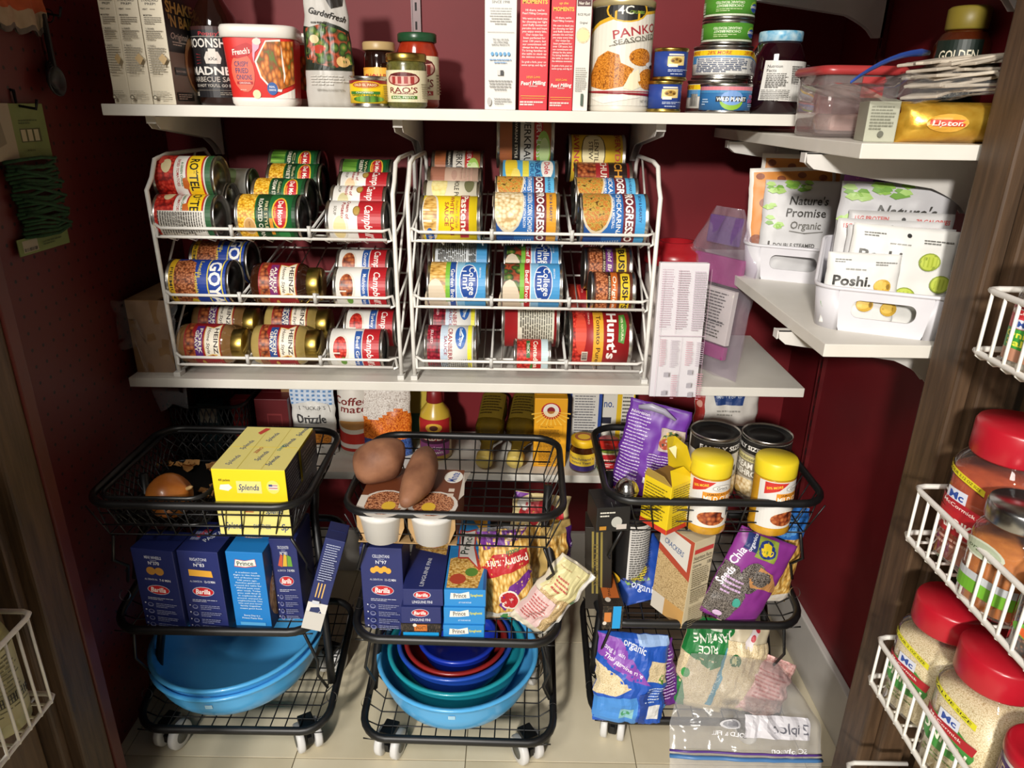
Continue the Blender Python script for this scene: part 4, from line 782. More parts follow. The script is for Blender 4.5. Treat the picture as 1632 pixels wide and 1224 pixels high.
# left rack, middle tier
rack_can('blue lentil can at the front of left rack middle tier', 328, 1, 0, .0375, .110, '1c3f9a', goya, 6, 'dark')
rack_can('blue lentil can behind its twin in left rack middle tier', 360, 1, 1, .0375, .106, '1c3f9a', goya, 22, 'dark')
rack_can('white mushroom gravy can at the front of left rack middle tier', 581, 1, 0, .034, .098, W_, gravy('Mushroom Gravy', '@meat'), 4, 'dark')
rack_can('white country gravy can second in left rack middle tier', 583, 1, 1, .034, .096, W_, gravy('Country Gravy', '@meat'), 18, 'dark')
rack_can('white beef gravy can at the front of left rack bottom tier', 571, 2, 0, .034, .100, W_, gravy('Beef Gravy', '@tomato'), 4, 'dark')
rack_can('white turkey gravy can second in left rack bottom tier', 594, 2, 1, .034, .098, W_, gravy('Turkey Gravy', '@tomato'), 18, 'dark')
def heinz(name, col): return [R(0, 0, 1, 1, '9c1e24'), R(.02, .03, .98, .2, '@meat'), E(.75, .12, .2, .11, '8a5a3a'), E(.5, .18, .26, .12, '@meat'), R(.12, .30, .66, .50, col), T(name.split()[0], .39, .44, .08, 'f4ecd8', .42, b=.02), T('GRAVY', .39, .345, .08, 'f4ecd8', .34, b=.02), G([(.12, .54), (.66, .56), (.62, .78), (.72, .98), (.06, .96), (.16, .76)], 'd8b05a'), G([(.14, .56), (.64, .58), (.6, .78), (.69, .96), (.09, .94), (.18, .76)], 'efe6d4'), T('Home Style', .39, .67, .08, '3a2a1c', .42, sh=.3), T('HEINZ', .39, .87, .11, '2a1a14', .42, b=.02), E(.8, .45, .07, .05, 'c8a04a'), L(.78, .6, .98, .92, 6, 'd8a8a0')]
def gravy_jar(label, u, t, k, name, col, glass, roll):
    r, h = .036, .118; y = 1.19 + r + k * (2 * r + .001) * 0.966; z = tier_z(t, y) + r / 0.966 + .0024; x = xat(u, y, z)
    return jar(label, 'gravy_jar', 'jar', [(.028, 0), (.0345, .004), (.036, .012), (.036, .084), (.033, .091), (.0275, .097), (.0265, .1)], glass, [(.0285, .096), (.029, .097), (.029, .115), (.0275, .118), (.0, .118)], GOLD, lay((x, y, z), roll, 0, h), heinz(name, col), .0362, (.017, .082), span=180, ribs=1, group='gravy jars in the left rack')
GB = noisy('brown_gravy', '2c140a', '3c1d0e', 15, rough=.1, coat=.6); GT = noisy('tan_gravy', '7c5a34', '947046', 15, rough=.12, coat=.6); GC = noisy('pale_gravy', '9a8448', 'b29a5c', 15, rough=.12, coat=.6)
gravy_jar('dark brown au jus gravy jar lying alone in left rack middle tier', 461, 1, 0, 'AUJUS GRAVY', '7a2a6a', GB, 6)
gravy_jar('pork gravy jar lying at the front of left rack bottom tier', 344, 2, 0, 'PORK GRAVY', '5a2a7a', GT, 6)
gravy_jar('pork gravy jar lying behind in left rack bottom tier', 364, 2, 1, 'PORK GRAVY', '5a2a7a', GT, 24)
gravy_jar('chicken gravy jar lying at the front of left rack bottom tier', 460, 2, 0, 'CHICKEN GRAVY', '2a4a8a', GC, 6)
gravy_jar('chicken gravy jar lying behind in left rack bottom tier', 478, 2, 1, 'CHICKEN GRAVY', '2a3a6a', GC, 24)
# right rack, upper tier
rack_can('yellow clam sauce can at the front of right rack top tier', 720, 0, 0, .0385, .102, 'efd31c', [E(.45, .14, .42, .16, 'dcd8cc'), E(.42, .13, .38, .13, '@noodles'), E(.78, .12, .16, .08, '2a5aa8'), T('15% ', .78, .12, .05, 'f0f0e8', .1), T('WHITE CLAM', .42, .54, .07, 'a8362a', .62), T('SAUCE', .42, .44, .07, 'a8362a', .34), T('Italian Style', .42, .63, .05, 'b88a2c', .4, sh=.3), R(.02, .68, .78, .86, 'd8b83a'), R(.03, .69, .77, .85, 'a8242c'), T('Pastene', .4, .77, .12, 'f6ecd8', .62, b=.02)], 8)
rack_can('cream sliced potato can second in right rack top tier', 722, 0, 1, .0375, .1, 'd8d2bc', [E(.3, .25, .3, .16, '@potato'), T('WHOLE POTATOES', .5, .6, .09, '3a342a', .8), E(.3, .85, .16, .1, '6a6a4a')], 28)
rack_can('faded brown can third in right rack top tier', 726, 0, 2, .037, .1, 'c8a894', [R(0, 0, 1, .3, 'a8705a'), E(.4, .5, .1, .06, 'b89484'), L(.2, .6, .8, .9, 4, 'b89484')], 28)
rack_can('brown sauerkraut can at the rear of right rack first lane', 731, 0, 3, .037, .1, 'b06a40', kraut, 30, z=tier_z(0, 1.45) + .044, y0=1.457)
rack_can('blue corn chowder can at the front of right rack top tier', 838, 0, 0, .0415, .112, '2a6cb4', prog('@chowder', 'CHICKEN CORN CHOWDER', 'FLAVORED WITH BACON', 'e0a02c'), 8)
rack_can('blue country soup can second in right rack middle lane', 838, 0, 1, .0405, .11, '4a9cd0', prog('@soup', 'SOUTHWEST-STYLE', 'CHICKEN', '5ab0dc'), 26)
rack_can('light blue pineapple can third in right rack middle lane', 842, 0, 2, .0385, .108, '5aaede', [E(.35, .16, .3, .12, 'f0d23a'), E(.6, .25, .2, .1, 'f4e06a'), R(.2, .38, .8, .5, 'e8dc4a'), T('CHUNKS', .5, .56, .07, '1c4a8a', .44), T('PINEAPPLE', .45, .67, .1, '1c3a7a', .66), E(.38, .85, .2, .12, 'f0ece4'), T('Dole', .38, .85, .1, 'c8283a', .24, b=.02)], 26, z=tier_z(0, 1.39) + .048)
rack_can('large brown sauerkraut can sitting highest in the right rack', 837, 0, 3, .0495, .108, 'a8623c', kraut, 10, y0=1.435, z=1.030)
rack_can('blue meatball soup can at the front of right rack third lane', 975, 0, 0, .0415, .114, '2a6cb4', prog('@soup', 'CHICKARINA', 'CHICKEN & MEATBALL', '4aa4dc'), 8)
rack_can('blue meatball soup can second in right rack third lane', 963, 0, 1, .0405, .112, '3a86c4', prog('@soup', 'CHICKARINA', 'CHICKEN & MEATBALL', '5ab0dc'), 26)
rack_can('red chunky chili can third in right rack third lane', 958, 0, 2, .0385, .108, 'a8262a', [R(0, 0, 1, .35, '@meat'), T('CHUNKY', .5, .5, .12, 'f4ecd8', .6), G([(.1, .6), (.9, .6), (.9, .95), (.1, .95)], '2a1c18'), T('CHILI', .5, .78, .14, 'e8a23a', .5, b=.02)], 30, z=tier_z(0, 1.39) + .046)
rack_can('yellow lentil can sitting on top at the right rack rear', 948, 0, 3, .043, .108, 'eec63c', [E(.45, .42, .36, .24, '5a4a1c'), E(.45, .42, .34, .22, 'ece2b0'), T('LENTIL', .42, .48, .08, '4a3a14', .34), T('STEW', .42, .37, .08, '4a3a14', .26), T('SAVINGS', .42, .09, .1, 'b8322a', .6, b=.02), T('EVERYDAY', .42, .9, .1, 'b8322a', .66, b=.02), E(.9, .3, .2, .12, 'c8702a'), E(.9, .62, .12, .08, 'b8242c')], 10, y0=1.432, z=1.000)
# right rack, middle tier
rack_can('garden vegetable broth can at the front of right rack middle tier', 732, 1, 0, .0385, .108, 'eeece8', college('1f4a9c', 'Garden Broth', '@noodles'), 10)
rack_can('broth can with its white ingredient side out, second in first lane', 737, 1, 1, .0385, .106, 'dfe4e8', [L(.1, .05, .95, .6, 14, '4a4a48'), R(.2, .3, .3, .38, '1c1c3a'), R(0, .8, 1, 1, '4a9cd4'), L(.1, .64, .9, .78, 4, '4a4a48')], 24)
rack_can('beef broth can at the front of right rack middle tier', 847, 1, 0, .0385, .108, 'eeece8', college('b8242c', 'Beef Broth', '@salad'), 10)
rack_can('beef broth can second in right rack middle tier', 848, 1, 1, .0385, .106, 'eeece8', college('b8242c', 'Beef Broth', '@salad'), 26)
rack_can('brown baked bean can with orange band at right rack middle tier front', 974, 1, 0, .0335, .078, '5a2a18', bush('c8641e', 'Original'), 8)
rack_can('brown baked bean can with purple band second in right rack', 966, 1, 1, .038, .088, '5a2a18', bush('7a3a8a', 'Bold Brown'), 16, dy=-.004)
# right rack, bottom tier
rack_can('white cranberry sauce can at the front of right rack bottom tier', 720, 2, 0, .0375, .094, 'eceae4', cran, 10)
rack_can('white cranberry sauce can second in right rack bottom tier', 727, 2, 1, .0375, .092, 'eceae4', cran, 28)
rack_can('small red-green tomato paste can in front in right rack bottom tier', 848, 2, 0, .0285, .068, 'c4281e', [R(0, .0, 1, .5, '@tomato'), E(.82, .6, .3, .2, '3a7a2c'), R(.0, .5, 1, .78, 'b8201c'), T('Contadina', .42, .6, .14, 'f4ecd8', .6, b=.02), R(.1, .3, .5, .42, '2a6a34'), T('THICK', .3, .36, .08, 'f0e8d8', .24), R(0, .78, 1, 1, 'c8dce0'), R(.86, 0, 1, 1, '2a7a3c')], 8)
rack_can('large red tomato puree can behind the small paste can', 845, 2, 1, .0495, .108, 'a01c20', [R(0, .36, 1, .54, 'e3ac34'), R(.28, .25, .8, .95, 'e0dcc8'), L(.3, .28, .78, .92, 14, '5a584a'), R(.05, .12, .2, .24, 'd8c8c0'), BAR(.06, .13, .19, .23, 8, K)], 12, dy=-.04)
rack_can('large red tomato puree can at the front of right rack bottom tier', 953, 2, 0, .0495, .112, 'a01c20', hunts, 10)
rack_can('large red tomato puree can second behind its twin', 942, 2, 1, .0495, .112, 'a01c20', hunts, 20)

# ================================================================ other things on the middle shelf
CARD = noisy('brown_cardboard', '7a5a3a', '8f6d48', 30, rough=.75)
o = thing('cardboard_box', 'torn brown cardboard box with ragged clear wrap at the shelf left end', 'box', (-.648, 1.33, ZM))
b = MB(); w_, d_, h_ = .07, .24, .135
b.box((-.035, -.12, 0), (.035, -.118, h_)); b.box((-.035, .118, 0), (.035, .12, h_)); b.box((-.035, -.118, 0), (-.033, .118, h_)); b.box((-.033, -.118, 0), (.035, .118, .003))
b.add([(.033, -.118, 0), (.033, .118, 0), (.033, .118, h_), (.033, .0, h_), (.033, -.03, h_ * .75), (.033, -.04, h_ * .4), (.033, -.07, h_ * .35), (.033, -.09, h_ * .62), (.033, -.118, h_ * .55)], [list(range(9)), list(range(9))[::-1]]); b.box((-.033, -.118, h_ - .003), (.02, .118, h_))
b.build('box_shell', [CARD], o)
for k, zz in enumerate((.02, .05, .08, .11)):
    b = MB(); b.box((-.028, -.112, zz), (.026, .11, zz + .004)); b.build('inner_sheet', [noisy('inner_card', '5c432b', '6b5034', 30, rough=.8)], o)
b = MB(); vs = []; nx, ny = 10, 14; rr = random.Random(5)
for j in range(ny + 1):
    for i in range(nx + 1):
        fx, fy = i / nx, j / ny
        vs.append((-.05 + .11 * fx + .01 * noise.noise(Vector((fx * 5, fy * 5, 0))), -.128 - .012 * noise.noise(Vector((fx * 6, fy * 8, 3))) - .006, h_ * 1.02 - (.21 if .3 < fx < .95 else .09) * fy * (1 - .25 * abs(noise.noise(Vector((fx * 8, 1, 1)))))))
fs = [(j * (nx + 1) + i, j * (nx + 1) + i + 1, (j + 1) * (nx + 1) + i + 1, (j + 1) * (nx + 1) + i) for j in range(ny) for i in range(nx) if rr.random() > .12]
b.add(vs, fs, 0, True); b.build('torn_wrap', ['@film'], o)
# red-lid jar, leaflet box and zip bag
x = xat(1072, 1.35, ZM)
jar('tall clear jar with red screw lid right of the can racks', 'storage_jar', 'jar', [(.05, 0), (.055, .006), (.055, .18), (.05, .188), (.05, .19)], '@clear_plastic', [(.055, .184), (.059, .187), (.059, .2), (.055, .21), (.036, .216), (.036, .226), (.03, .226), (.03, .216), (0, .216)], pm('9c1a22', .28), T3(x - .01, 1.37, ZM), ribs=1, fill=[(.05, .004), (.0535, .008), (.0535, .16), (0, .165)], fillc=noisy('flour', 'c9c2ba', 'd8d2c8', 40))
xa, xb = xat(1034, 1.17, ZM), xat(1108, 1.17, ZM)
leaflet = [R(.03, .52, .97, .98, 'd9d5da'), L(.06, .54, .32, .96, 26, 'c0a8b4', .35), L(.36, .54, .62, .96, 26, 'c0a8b4', .35), L(.66, .54, .94, .96, 26, 'b8a4b4', .35), R(.02, .5, .98, .504, 'b8a0b0'), R(.5, .04, .504, .5, 'b8a0b0'), R(.03, .04, .036, .98, 'c8a8b8'), R(.96, .04, .966, .98, 'c8a8b8'), R(.34, .52, .345, .98, 'c8b0bc'),
           L(.06, .28, .2, .48, 16, 'c890a0', .35), L(.26, .28, .44, .48, 16, 'b8a8b8', .35), L(.56, .3, .72, .48, 12, 'c890a0', .35), L(.76, .3, .93, .48, 12, 'b8a8b8', .35), [R(x0, y0, x0 + .1, y0 + .035, 'a8a4ac') for x0, y0 in ((.14, .22), (.62, .24), (.62, .14), (.12, .08), (.66, .07))], L(.3, .06, .44, .24, 12, 'c890a0', .35), L(.8, .06, .93, .26, 12, 'c890a0', .35)]
carton('tall narrow white leaflet pack with pink diagrams standing at the shelf edge', xb - xa, .012, .236, 'dcd8dc', T3((xa + xb) / 2, 1.166, ZM - .012) @ RX(-2) , leaflet, name='instruction_leaflet', cat='leaflet', bodyname='folded_paper')
mg = noisy('magenta_pack', '8a2a6a', 'a2387e', 20, rough=.4)
o = thing('zip_bag', 'tall clear purple-tinted zip bag of packets leaning right of the leaflet', 'bag', M=T3(xat(1118, 1.27, ZM), 1.275, ZM + .001) @ RZ(-58) @ RX(-5))
b = MB(); vs = []; nx, ny = 14, 22
for side in (-1, 1):
    for j in range(ny + 1):
        for i in range(nx + 1):
            fx, fy = i / nx, j / ny; wd = .17 * (1 if fy < .68 else 1 - .62 * ((fy - .68) / .32))
            vs.append(((fx - .5) * wd, side * (.014 * math.sin(math.pi * fx) ** .5 * math.sin(math.pi * min(.97, fy * .9 + .08)) + .0004) + .009 * noise.noise(Vector((fx * 5, fy * 7, side))), fy * .30))
n1 = (nx + 1) * (ny + 1); fs = []
for j in range(ny):
    for i in range(nx):
        a = j * (nx + 1) + i; fs.append((a, a + 1, a + nx + 2, a + nx + 1)); fs.append((n1 + a, n1 + a + nx + 1, n1 + a + nx + 2, n1 + a + 1))
glassy('purple_film', tint=(.96, .93, .97), body=.10, milk=(.72, .66, .76), refl=.8, rough=.1)
b.add(vs, fs, 0, True); b.build('bag_film', ['@purple_film'], o)
b = MB(); b.box((-.04, -.004, .235), (.035, .004, .285), 0, ch=.003); b.build('zip_top', [glassy('purple_zip', tint=(.6, .45, .72), body=.35, milk=(.3, .18, .45), refl=.8)], o)
b = MB(); b.box((-.06, -.006, .165), (.055, .006, .215), 0, ch=.003); b.box((-.06, -.006, .03), (.05, .006, .055), 0, ch=.003); b.build('magenta_packet', [mg], o)
q = carton('x', .1, .012, .1, 'd4d0c8', Matrix.Identity(4), [L(.1, .05, .9, .95, 16, '5a5854', .4), R(.05, .4, .95, .41, '3a3a3a')], name='paper_packet')
for kk in ('label', 'category'): del q[kk]
q.parent = o; q.matrix_local = T3(0, 0, .058)
# ================================================================ lowest shelf, behind the carts
def stand(u, v, z): return atz(u, v, z)
z = ZLOW
def wbox(label, u0, u1, y, d, h, base, ops, nm, zz=None, top=None, right=None, left=None, rz=0, cat='box', **k):
    zz = ZLOW if zz is None else zz
    a, b_ = xat(u0, y, zz + h * .5), xat(u1, y, zz + h * .5)
    return carton(label, b_ - a, d, h, base, T3((a + b_) / 2, y + d / 2, zz) @ RZ(rz), ops, right, left, top, name=nm, cat=cat, **k)
wbox('dark red box in the shade behind the onion basket', 410, 462, 1.36, .08, .13, '5c1418', [R(.35, .3, .8, .75, '7a2a2c'), R(.38, .33, .77, .72, '5c1418'), T('tea', .57, .52, .1, '9a4a4a', .25, sh=.3)], 'tea_box')
wbox('brown coffee packet beside the drizzle bag on the lowest shelf', 452, 470, 1.40, .06, .15, '8a6a42', [T('COFFEE', .5, .5, .3, '4a3420', .5, rot=90)], 'coffee_packet', cat='packet')
pouch('white drizzle bag with blue gingham top on the lowest shelf', .092, .15, .04, 'd8d6d0', T3(xat(502, 1.36, z), 1.38, z), [R(0, .76, 1, 1, 'c8d4e4')] + [R(.02 + .125 * i, .76 + .06 * j, .08 + .125 * i, .79 + .06 * j, '5a86b8') for i in range(8) for j in range(4)] + [G([(.1, .66), (.9, .66), (.86, .78), (.5, .82), (.14, .78)], 'd8d6d0'), T("DRUCKER'S", .5, .72, .05, '4a4844', .6), T('Drizzle', .48, .56, .12, '3a3a3c', .66), G([(.4, .3), (.62, .42), (.9, .34), (.88, .2), (.5, .18)], '@crumb'), L(.2, .1, .8, .16, 2, '8a8880')], seed=31, name='topping_bag', cat='bag', style='stand')
jar('white and red coffee creamer canister behind the sweetener boxes', 'creamer_canister', 'canister', [(.034, 0), (.037, .003), (.037, .165), (.035, .168)], pm('dcd6cc', .4), [(.038, .16), (.038, .178), (0, .18)], pm('a02028', .4), T3(xat(572, 1.40, z), 1.40, z), [R(0, 0, 1, .36, 'b8281e'), E(.5, .4, .42, .12, 'd8d0c0'), E(.5, .42, .34, .07, 'c08a4c'), T('Coffee', .46, .8, .12, '7a2420', .7, sh=.15), T('mate', .52, .68, .11, '7a2420', .5, sh=.15), R(.1, .05, .9, .12, 'e0d8d0')], .0372, (.01, .155))
o = pouch('bag of sparkling white and orange sprinkles on the lowest shelf', .105, .16, .05, 'd8d2cc', T3(xat(617, 1.36, z), 1.375, z), None, seed=33, name='sprinkle_bag', cat='bag')
SPW = food('white_sprinkles', [(0, 'f4f0ea'), (.5, 'd8cfc6'), (.9, 'a89a90')], 180); SPO = food('orange_sprinkles', [(0, 'f0a040'), (.5, 'd86a18'), (.9, '9a3c08')], 160); SPB = food('blue_sprinkles', [(0, '5a7ac0'), (.5, '2a4a8a'), (.9, '1a2a5a')], 160)
for ch in o.children: ch.data.materials[0] = SPW
def addprint(o, w_, h_, t_, ops, seed, style='stand', wr=.003): pass
bm_ = o.children[0].data
bm_.materials[1] = SPO; bm_.materials[2] = SPB
for pl in bm_.polygons: pl.material_index = 0 if pl.center.z > .098 + .012 * math.sin(pl.center.x * 60) else (1 if pl.center.z > .045 else 2)
wbox('yellow and green packet half hidden beside the mustard', 652, 682, 1.45, .03, .16, 'b8a23a', [R(0, 0, 1, .4, '2a5a3a')], 'yellow_packet', cat='packet')
jar('yellow mustard bottle with red label and red cap', 'mustard_bottle', 'bottle', [(.03, 0), (.034, .004), (.034, .085), (.03, .105), (.016, .125), (.014, .13)], pm('c9a83a', .3, coat=.4), [(.017, .126), (.018, .128), (.016, .15), (.012, .156), (0, .157)], pm('7c1a1c', .4), T3(xat(694, 1.36, z), 1.375, z), [R(.08, .22, .92, .96, 'a82024'), E(.5, .75, .2, .12, 'd8a83a'), E(.5, .75, .1, .07, '5a2a18'), T("GULDEN'S", .5, .5, .13, 'f4ecd8', .76, b=.03), R(.08, .34, .92, .42, '4a1c3a'), R(.1, .02, .9, .34, '9a4a8a'), T('Spicy', .5, .24, .09, 'f0e4ec', .36), T('Brown', .5, .12, .09, 'f0e4ec', .42)], .0343, (.012, .10), span=150)
OIL = noisy('olive_oil', '3a2c08', '55430e', 10, rough=.06, coat=.8)
for u, wd in ((775, 'left one'), (824, 'right one')):
    p = at(u - 4, 738, 1.296); q = Vector((xat(u + 14, 1.46, .47), 1.47, .468)); d = (q - p).normalized()
    M = T3(p) @ d.to_track_quat('Z', 'Y').to_matrix().to_4x4()
    jar('olive oil bottle lying with its gold cap towards the room, ' + wd, 'oil_bottle', 'bottle', [(.0125, .012), (.013, .05), (.02, .068), (.030, .085), (.0315, .1), (.0295, .125), (.0315, .15), (.0315, .19), (.028, .196)], OIL, [(.0, 0), (.0155, 0), (.0175, .002), (.018, .022), (.0145, .024)], noisy('pale_gold_cap', 'd2b85c', 'e0c870', 30, rough=.4), M, [R(0, 0, 1, 1, '6a5618'), L(.1, .1, .9, .9, 7, '3a2c0a')], .0322, (.104, .186), span=90, rot=180, sec=sq(3.2), group='oil bottles', n=40)
wbox('orange-yellow baking soda box on the lowest shelf', 851, 903, 1.328, .045, .155, 'e8a51e', [E(.5, .82, .3, .12, 'b8242c'), E(.5, .83, .24, .095, 'ece6d8'), E(.5, .83, .12, .05, '8a1c24'), [G([(.5, .82), (.5 + .6 * math.cos(a), .82 + .24 * math.sin(a)), (.5 + .6 * math.cos(a + .08), .82 + .24 * math.sin(a + .08))], 'f2c24a') for a in [3.3 + k * .28 for k in range(11)]], R(.12, .48, .88, .62, 'c88a14'), R(.13, .485, .87, .615, 'e8a51e'), T('Drug Facts', .4, .595, .02, '5a3a0c', .4), L(.15, .05, .85, .47, 20, '7a520e', .4), L(.15, .49, .85, .58, 4, '7a520e', .4)], 'baking_soda_box')
wbox('blue-edged white box with fine print on the lowest shelf', 904, 958, 1.40, .04, .15, '2a4a9a', [R(.12, .05, .9, .98, 'd4d2cc'), L(.2, .1, .84, .9, 20, '6a6a70', .4)], 'starch_box')
wbox('yellow sugar box behind the purple bag on the lowest shelf', 959, 1010, 1.42, .05, .15, 'e3bb22', [R(0, .1, .45, .95, 'dcd8cc'), R(.0, .4, .3, .5, '2a2a3a'), T('no.', .2, .72, .12, '2a4a8a', .3), R(.6, .05, .95, .95, 'e0dcd0'), L(.62, .1, .93, .9, 14, '5a5850')], 'sugar_box')
YST = noisy('yeast_jar_glass', '3a1c0c', '4e2812', 12, rough=.1, coat=.6)
jar('small brown yeast jar with yellow lid beside the right cart', 'yeast_jar', 'jar', [(.024, 0), (.027, .003), (.027, .048), (.023, .056), (.022, .06)], YST, [(.0255, .057), (.0265, .058), (.0265, .07), (.025, .072), (0, .072)], pm('e6b820', .4), T3(xat(928, 1.325, z), 1.325, z), [R(0, .0, 1, 1, 'e8c53a'), R(0, 0, 1, .3, '3a2a6a'), T("Fleischmann's", .42, .72, .16, '2a2a5a', .66), T('Instant Yeast', .42, .5, .13, '2a2a5a', .5), R(.8, .05, 1, .95, 'd8d0c4'), L(.82, .1, .98, .9, 7, K)], .0272, (.006, .044), lidtop=[E(.5, .5, .36, .36, 'a85a2a'), E(.5, .5, .24, .24, 'e6b820')])
jar('small jar of green peppers with red lid beside the yeast', 'pepper_jar', 'jar', [(.018, 0), (.021, .003), (.021, .05), (.019, .058), (.018, .06)], noisy('pickled_green', '6a7a2c', '8a9440', 90, rough=.12, coat=.6), [(.0205, .057), (.0215, .058), (.0215, .07), (.02, .072), (0, .072)], pm('c02a22', .35), T3(xat(967, 1.315, z), 1.315, z), [R(0, .0, 1, 1, 'd8cfb0'), E(.5, .52, .4, .42, 'b8242a'), T('Mezzetta', .5, .62, .2, 'f4ecd8', .6), L(.3, .25, .7, .45, 2, 'f0d8d0'), R(0, 0, 1, .08, '4a7a2c')], .0212, (.008, .05))
pouch('white flour bag with blue crest behind the big soup cans', .135, .2, .07, 'd6d2ca', T3(xat(1150, 1.38, z), 1.40, z), [G([(.3, .62), (.72, .62), (.78, .8), (.5, .9), (.22, .8)], '24427e'), T('100%', .48, .79, .06, 'e8ecf0', .2), T('EMPLOYEE OWNED', .5, .71, .03, 'c8d4e4', .4), L(.3, .5, .7, .58, 2, '9a9890'), G([(0, .3), (.12, .3), (.14, .9), (0, .9)], 'a8302a'), E(.06, .62, .04, .04, 'd8a090')], seed=35, name='flour_bag', cat='bag', wr=.005)
# dark mesh basket in the corner of the lowest shelf
BPL = noisy('black_plastic', '0e0e0f', '19191a', 40, rough=.4)
def mesh_basket(label, M, w_, d_, h_, nm='mesh_basket'):
    o = thing(nm, label, 'basket', M=M)
    b = MB()
    b.tube([Vector((x, y, h_)) for x, y in rrect(-w_ / 2, -d_ / 2, w_ / 2, d_ / 2, .025)], .004, n=8, closed=True, flat=.7); b.build('rim', [BPL], o)
    b = MB(); pts = rrect(-w_ / 2 * .9, -d_ / 2 * .9, w_ / 2 * .9, d_ / 2 * .9, .022)
    b.prism(pts, 0, .0025); b.tube([Vector((x, y, .004)) for x, y in pts], .003, n=6, closed=True); b.build('tray', [BPL], o)
    b = MB(); n = 46
    def pt(q, zz):
        per = [Vector(p) for p in rrect(-w_ / 2 * lerp(.9, 1, zz / h_), -d_ / 2 * lerp(.9, 1, zz / h_), w_ / 2 * lerp(.9, 1, zz / h_), d_ / 2 * lerp(.9, 1, zz / h_), .024, 4)]
        ls = [(per[(i + 1) % len(per)] - per[i]).length for i in range(len(per))]; s = q % 1 * sum(ls)
        for i, l_ in enumerate(ls):
            if s <= l_: v = per[i].lerp(per[(i + 1) % len(per)], s / l_); return Vector((v.x, v.y, zz))
            s -= l_
        return Vector((per[0].x, per[0].y, zz))
    for i in range(n):
        for s in (-1, 1):
            b.tube([pt(i / n, .003), pt(i / n + s * 1.5 / n, h_ * .5), pt(i / n + s * 3 / n, h_ - .002)], .0013, n=4)
    b.build('lattice_wall', [BPL], o); return o
mesh_basket('black lattice basket in the dark corner of the lowest shelf', T3(xat(352, 1.37, z), 1.385, z), .16, .14, .13)
wbox('small dark teal tin inside the corner basket', 318, 352, 1.37, .03, .11, '1c3a40', [R(.1, .6, .9, .9, 'b8b0a0')], 'tea_tin', cat='tin', zz=ZLOW + .004)
wbox('small red striped carton inside the corner basket', 372, 398, 1.37, .03, .12, '8a1c22', [L(.1, .1, .9, .9, 6, 'c84a44')], 'red_carton', zz=ZLOW + .004)

# ================================================================ left cart
C1, C2, C3 = at(355, 1100, .93).x, at(726, 1100, .915).x, at(1108, 1075, .965).x
F1, F2, F3 = .4605, .2815, .0665
mesh_basket('black lattice basket with an onion in the top of the left cart', T3(C1 - .075, 1.075, F1), .165, .24, .058)
ON = noisy('onion_skin', '9a5420', 'c47a34', 14, rough=.35, stretch=(2, 2, .6), coat=.2)
onb = MB(); prof = []
for i in range(17):
    t = math.pi * i / 16; prof.append((max(.0008, .037 * math.sin(t) ** .85), -.031 * math.cos(t) + (.008 * max(0, (i - 13) / 3) ** 2)))
onb.lathe(prof, 0, 28, sec=lambda t: 1 + .015 * math.sin(5 * t))
o = thing('onion', 'single yellow onion at the front of the black lattice basket', 'onion', M=T3(xat(263, .985, .52), .995, F1 + .039) @ RY(62) @ RX(10)); onb.build('bulb', [ON], o)
b = MB(); b.lathe([(.004, .028), (.003, .038), (.0035, .046), (.001, .05)], 0, 8); b.build('stem_tip', [noisy('dry_onion_stem', '8a6a3a', 'a8885a', 60)], o)
SKN = noisy('dry_onion_peel', 'a8743c', 'c9975a', 40, rough=.6)
rr = random.Random(12)
sk = []
for k in range(4):
    b = MB(); vs = []; n = 4
    for j in range(n + 1):
        for i in range(n + 1):
            vs.append(((i / n - .5) * .02 * (1 - .4 * abs(j / n - .5)) + rr.uniform(-.002, .002), (j / n - .5) * .024, .003 + .006 * ((i / n - .5) ** 2 * 4) + rr.uniform(0, .0015)))
    b.add(vs, [(j * (n + 1) + i, j * (n + 1) + i + 1, (j + 1) * (n + 1) + i + 1, (j + 1) * (n + 1) + i) for j in range(n) for i in range(n)], 0, True); sk.append(b.mesh('onion_peel', [SKN]))
for k in range(16):
    u, v = rr.choice([(300, 715), (292, 735), (310, 725), (305, 745), (335, 780), (325, 788), (345, 745), (300, 705), (330, 690)]); p = atz(u + rr.uniform(-14, 10), v + rr.uniform(-8, 8), F1 + .003)
    o = put('onion_peel', sk[k % 4], None, T3(p.x, min(max(p.y, .985), 1.16), F1 + .0025) @ RZ(rr.uniform(0, 360)) @ Matrix.Scale(rr.uniform(.5, 1.15), 4)); tag(o, 'scrap of dry onion peel on the black basket tray', 'onion peel', 'onion peel scraps')
# sweetener boxes, two stacked
pal = 'e9dd84'
spt = [T('Splenda', x_, y_, .07, '3a4a78', .22, rot=78, sh=.2) for x_, y_ in ((.2, .2), (.22, .55), (.5, .75), (.55, .3), (.75, .2), (.8, .62), (.88, .9))] + [R(.35, 0, .355, 1, 'd8c840'), R(.68, 0, .684, 1, 'd8c840'), G([(.3, .8), (.38, .95), (.3, .97), (.24, .84)], 'c8382a'), T('SWEET', .75, .5, .05, '3a8a8a', .16, rot=78), T('ZERO', .45, .42, .05, 'b85a3a', .14, rot=78)]
xs = C1 + .088; ys = .945
carton('pale yellow sweetener box under the bright yellow one', .112, .15, .056, pal, T3(xs, ys + .075, F1 + .001) @ RZ(-1), [T('Splenda', .22, .3, .2, '3a4a78', .26, sh=.2), T('SWEETNESS', .6, .28, .14, '5a6a8a', .24), T('Sp', .92, .28, .2, '3a4a78', .1, sh=.2), T('Splenda', .8, .78, .16, '3a4a78', .24, sh=.2), L(.4, .72, .6, .85, 2, 'c85a3a')], [R(0, 0, 1, 1, '2a2a34'), L(.06, .1, .94, .9, 9, '8a8a90', .35)], name='sweetener_box', group='sweetener boxes')
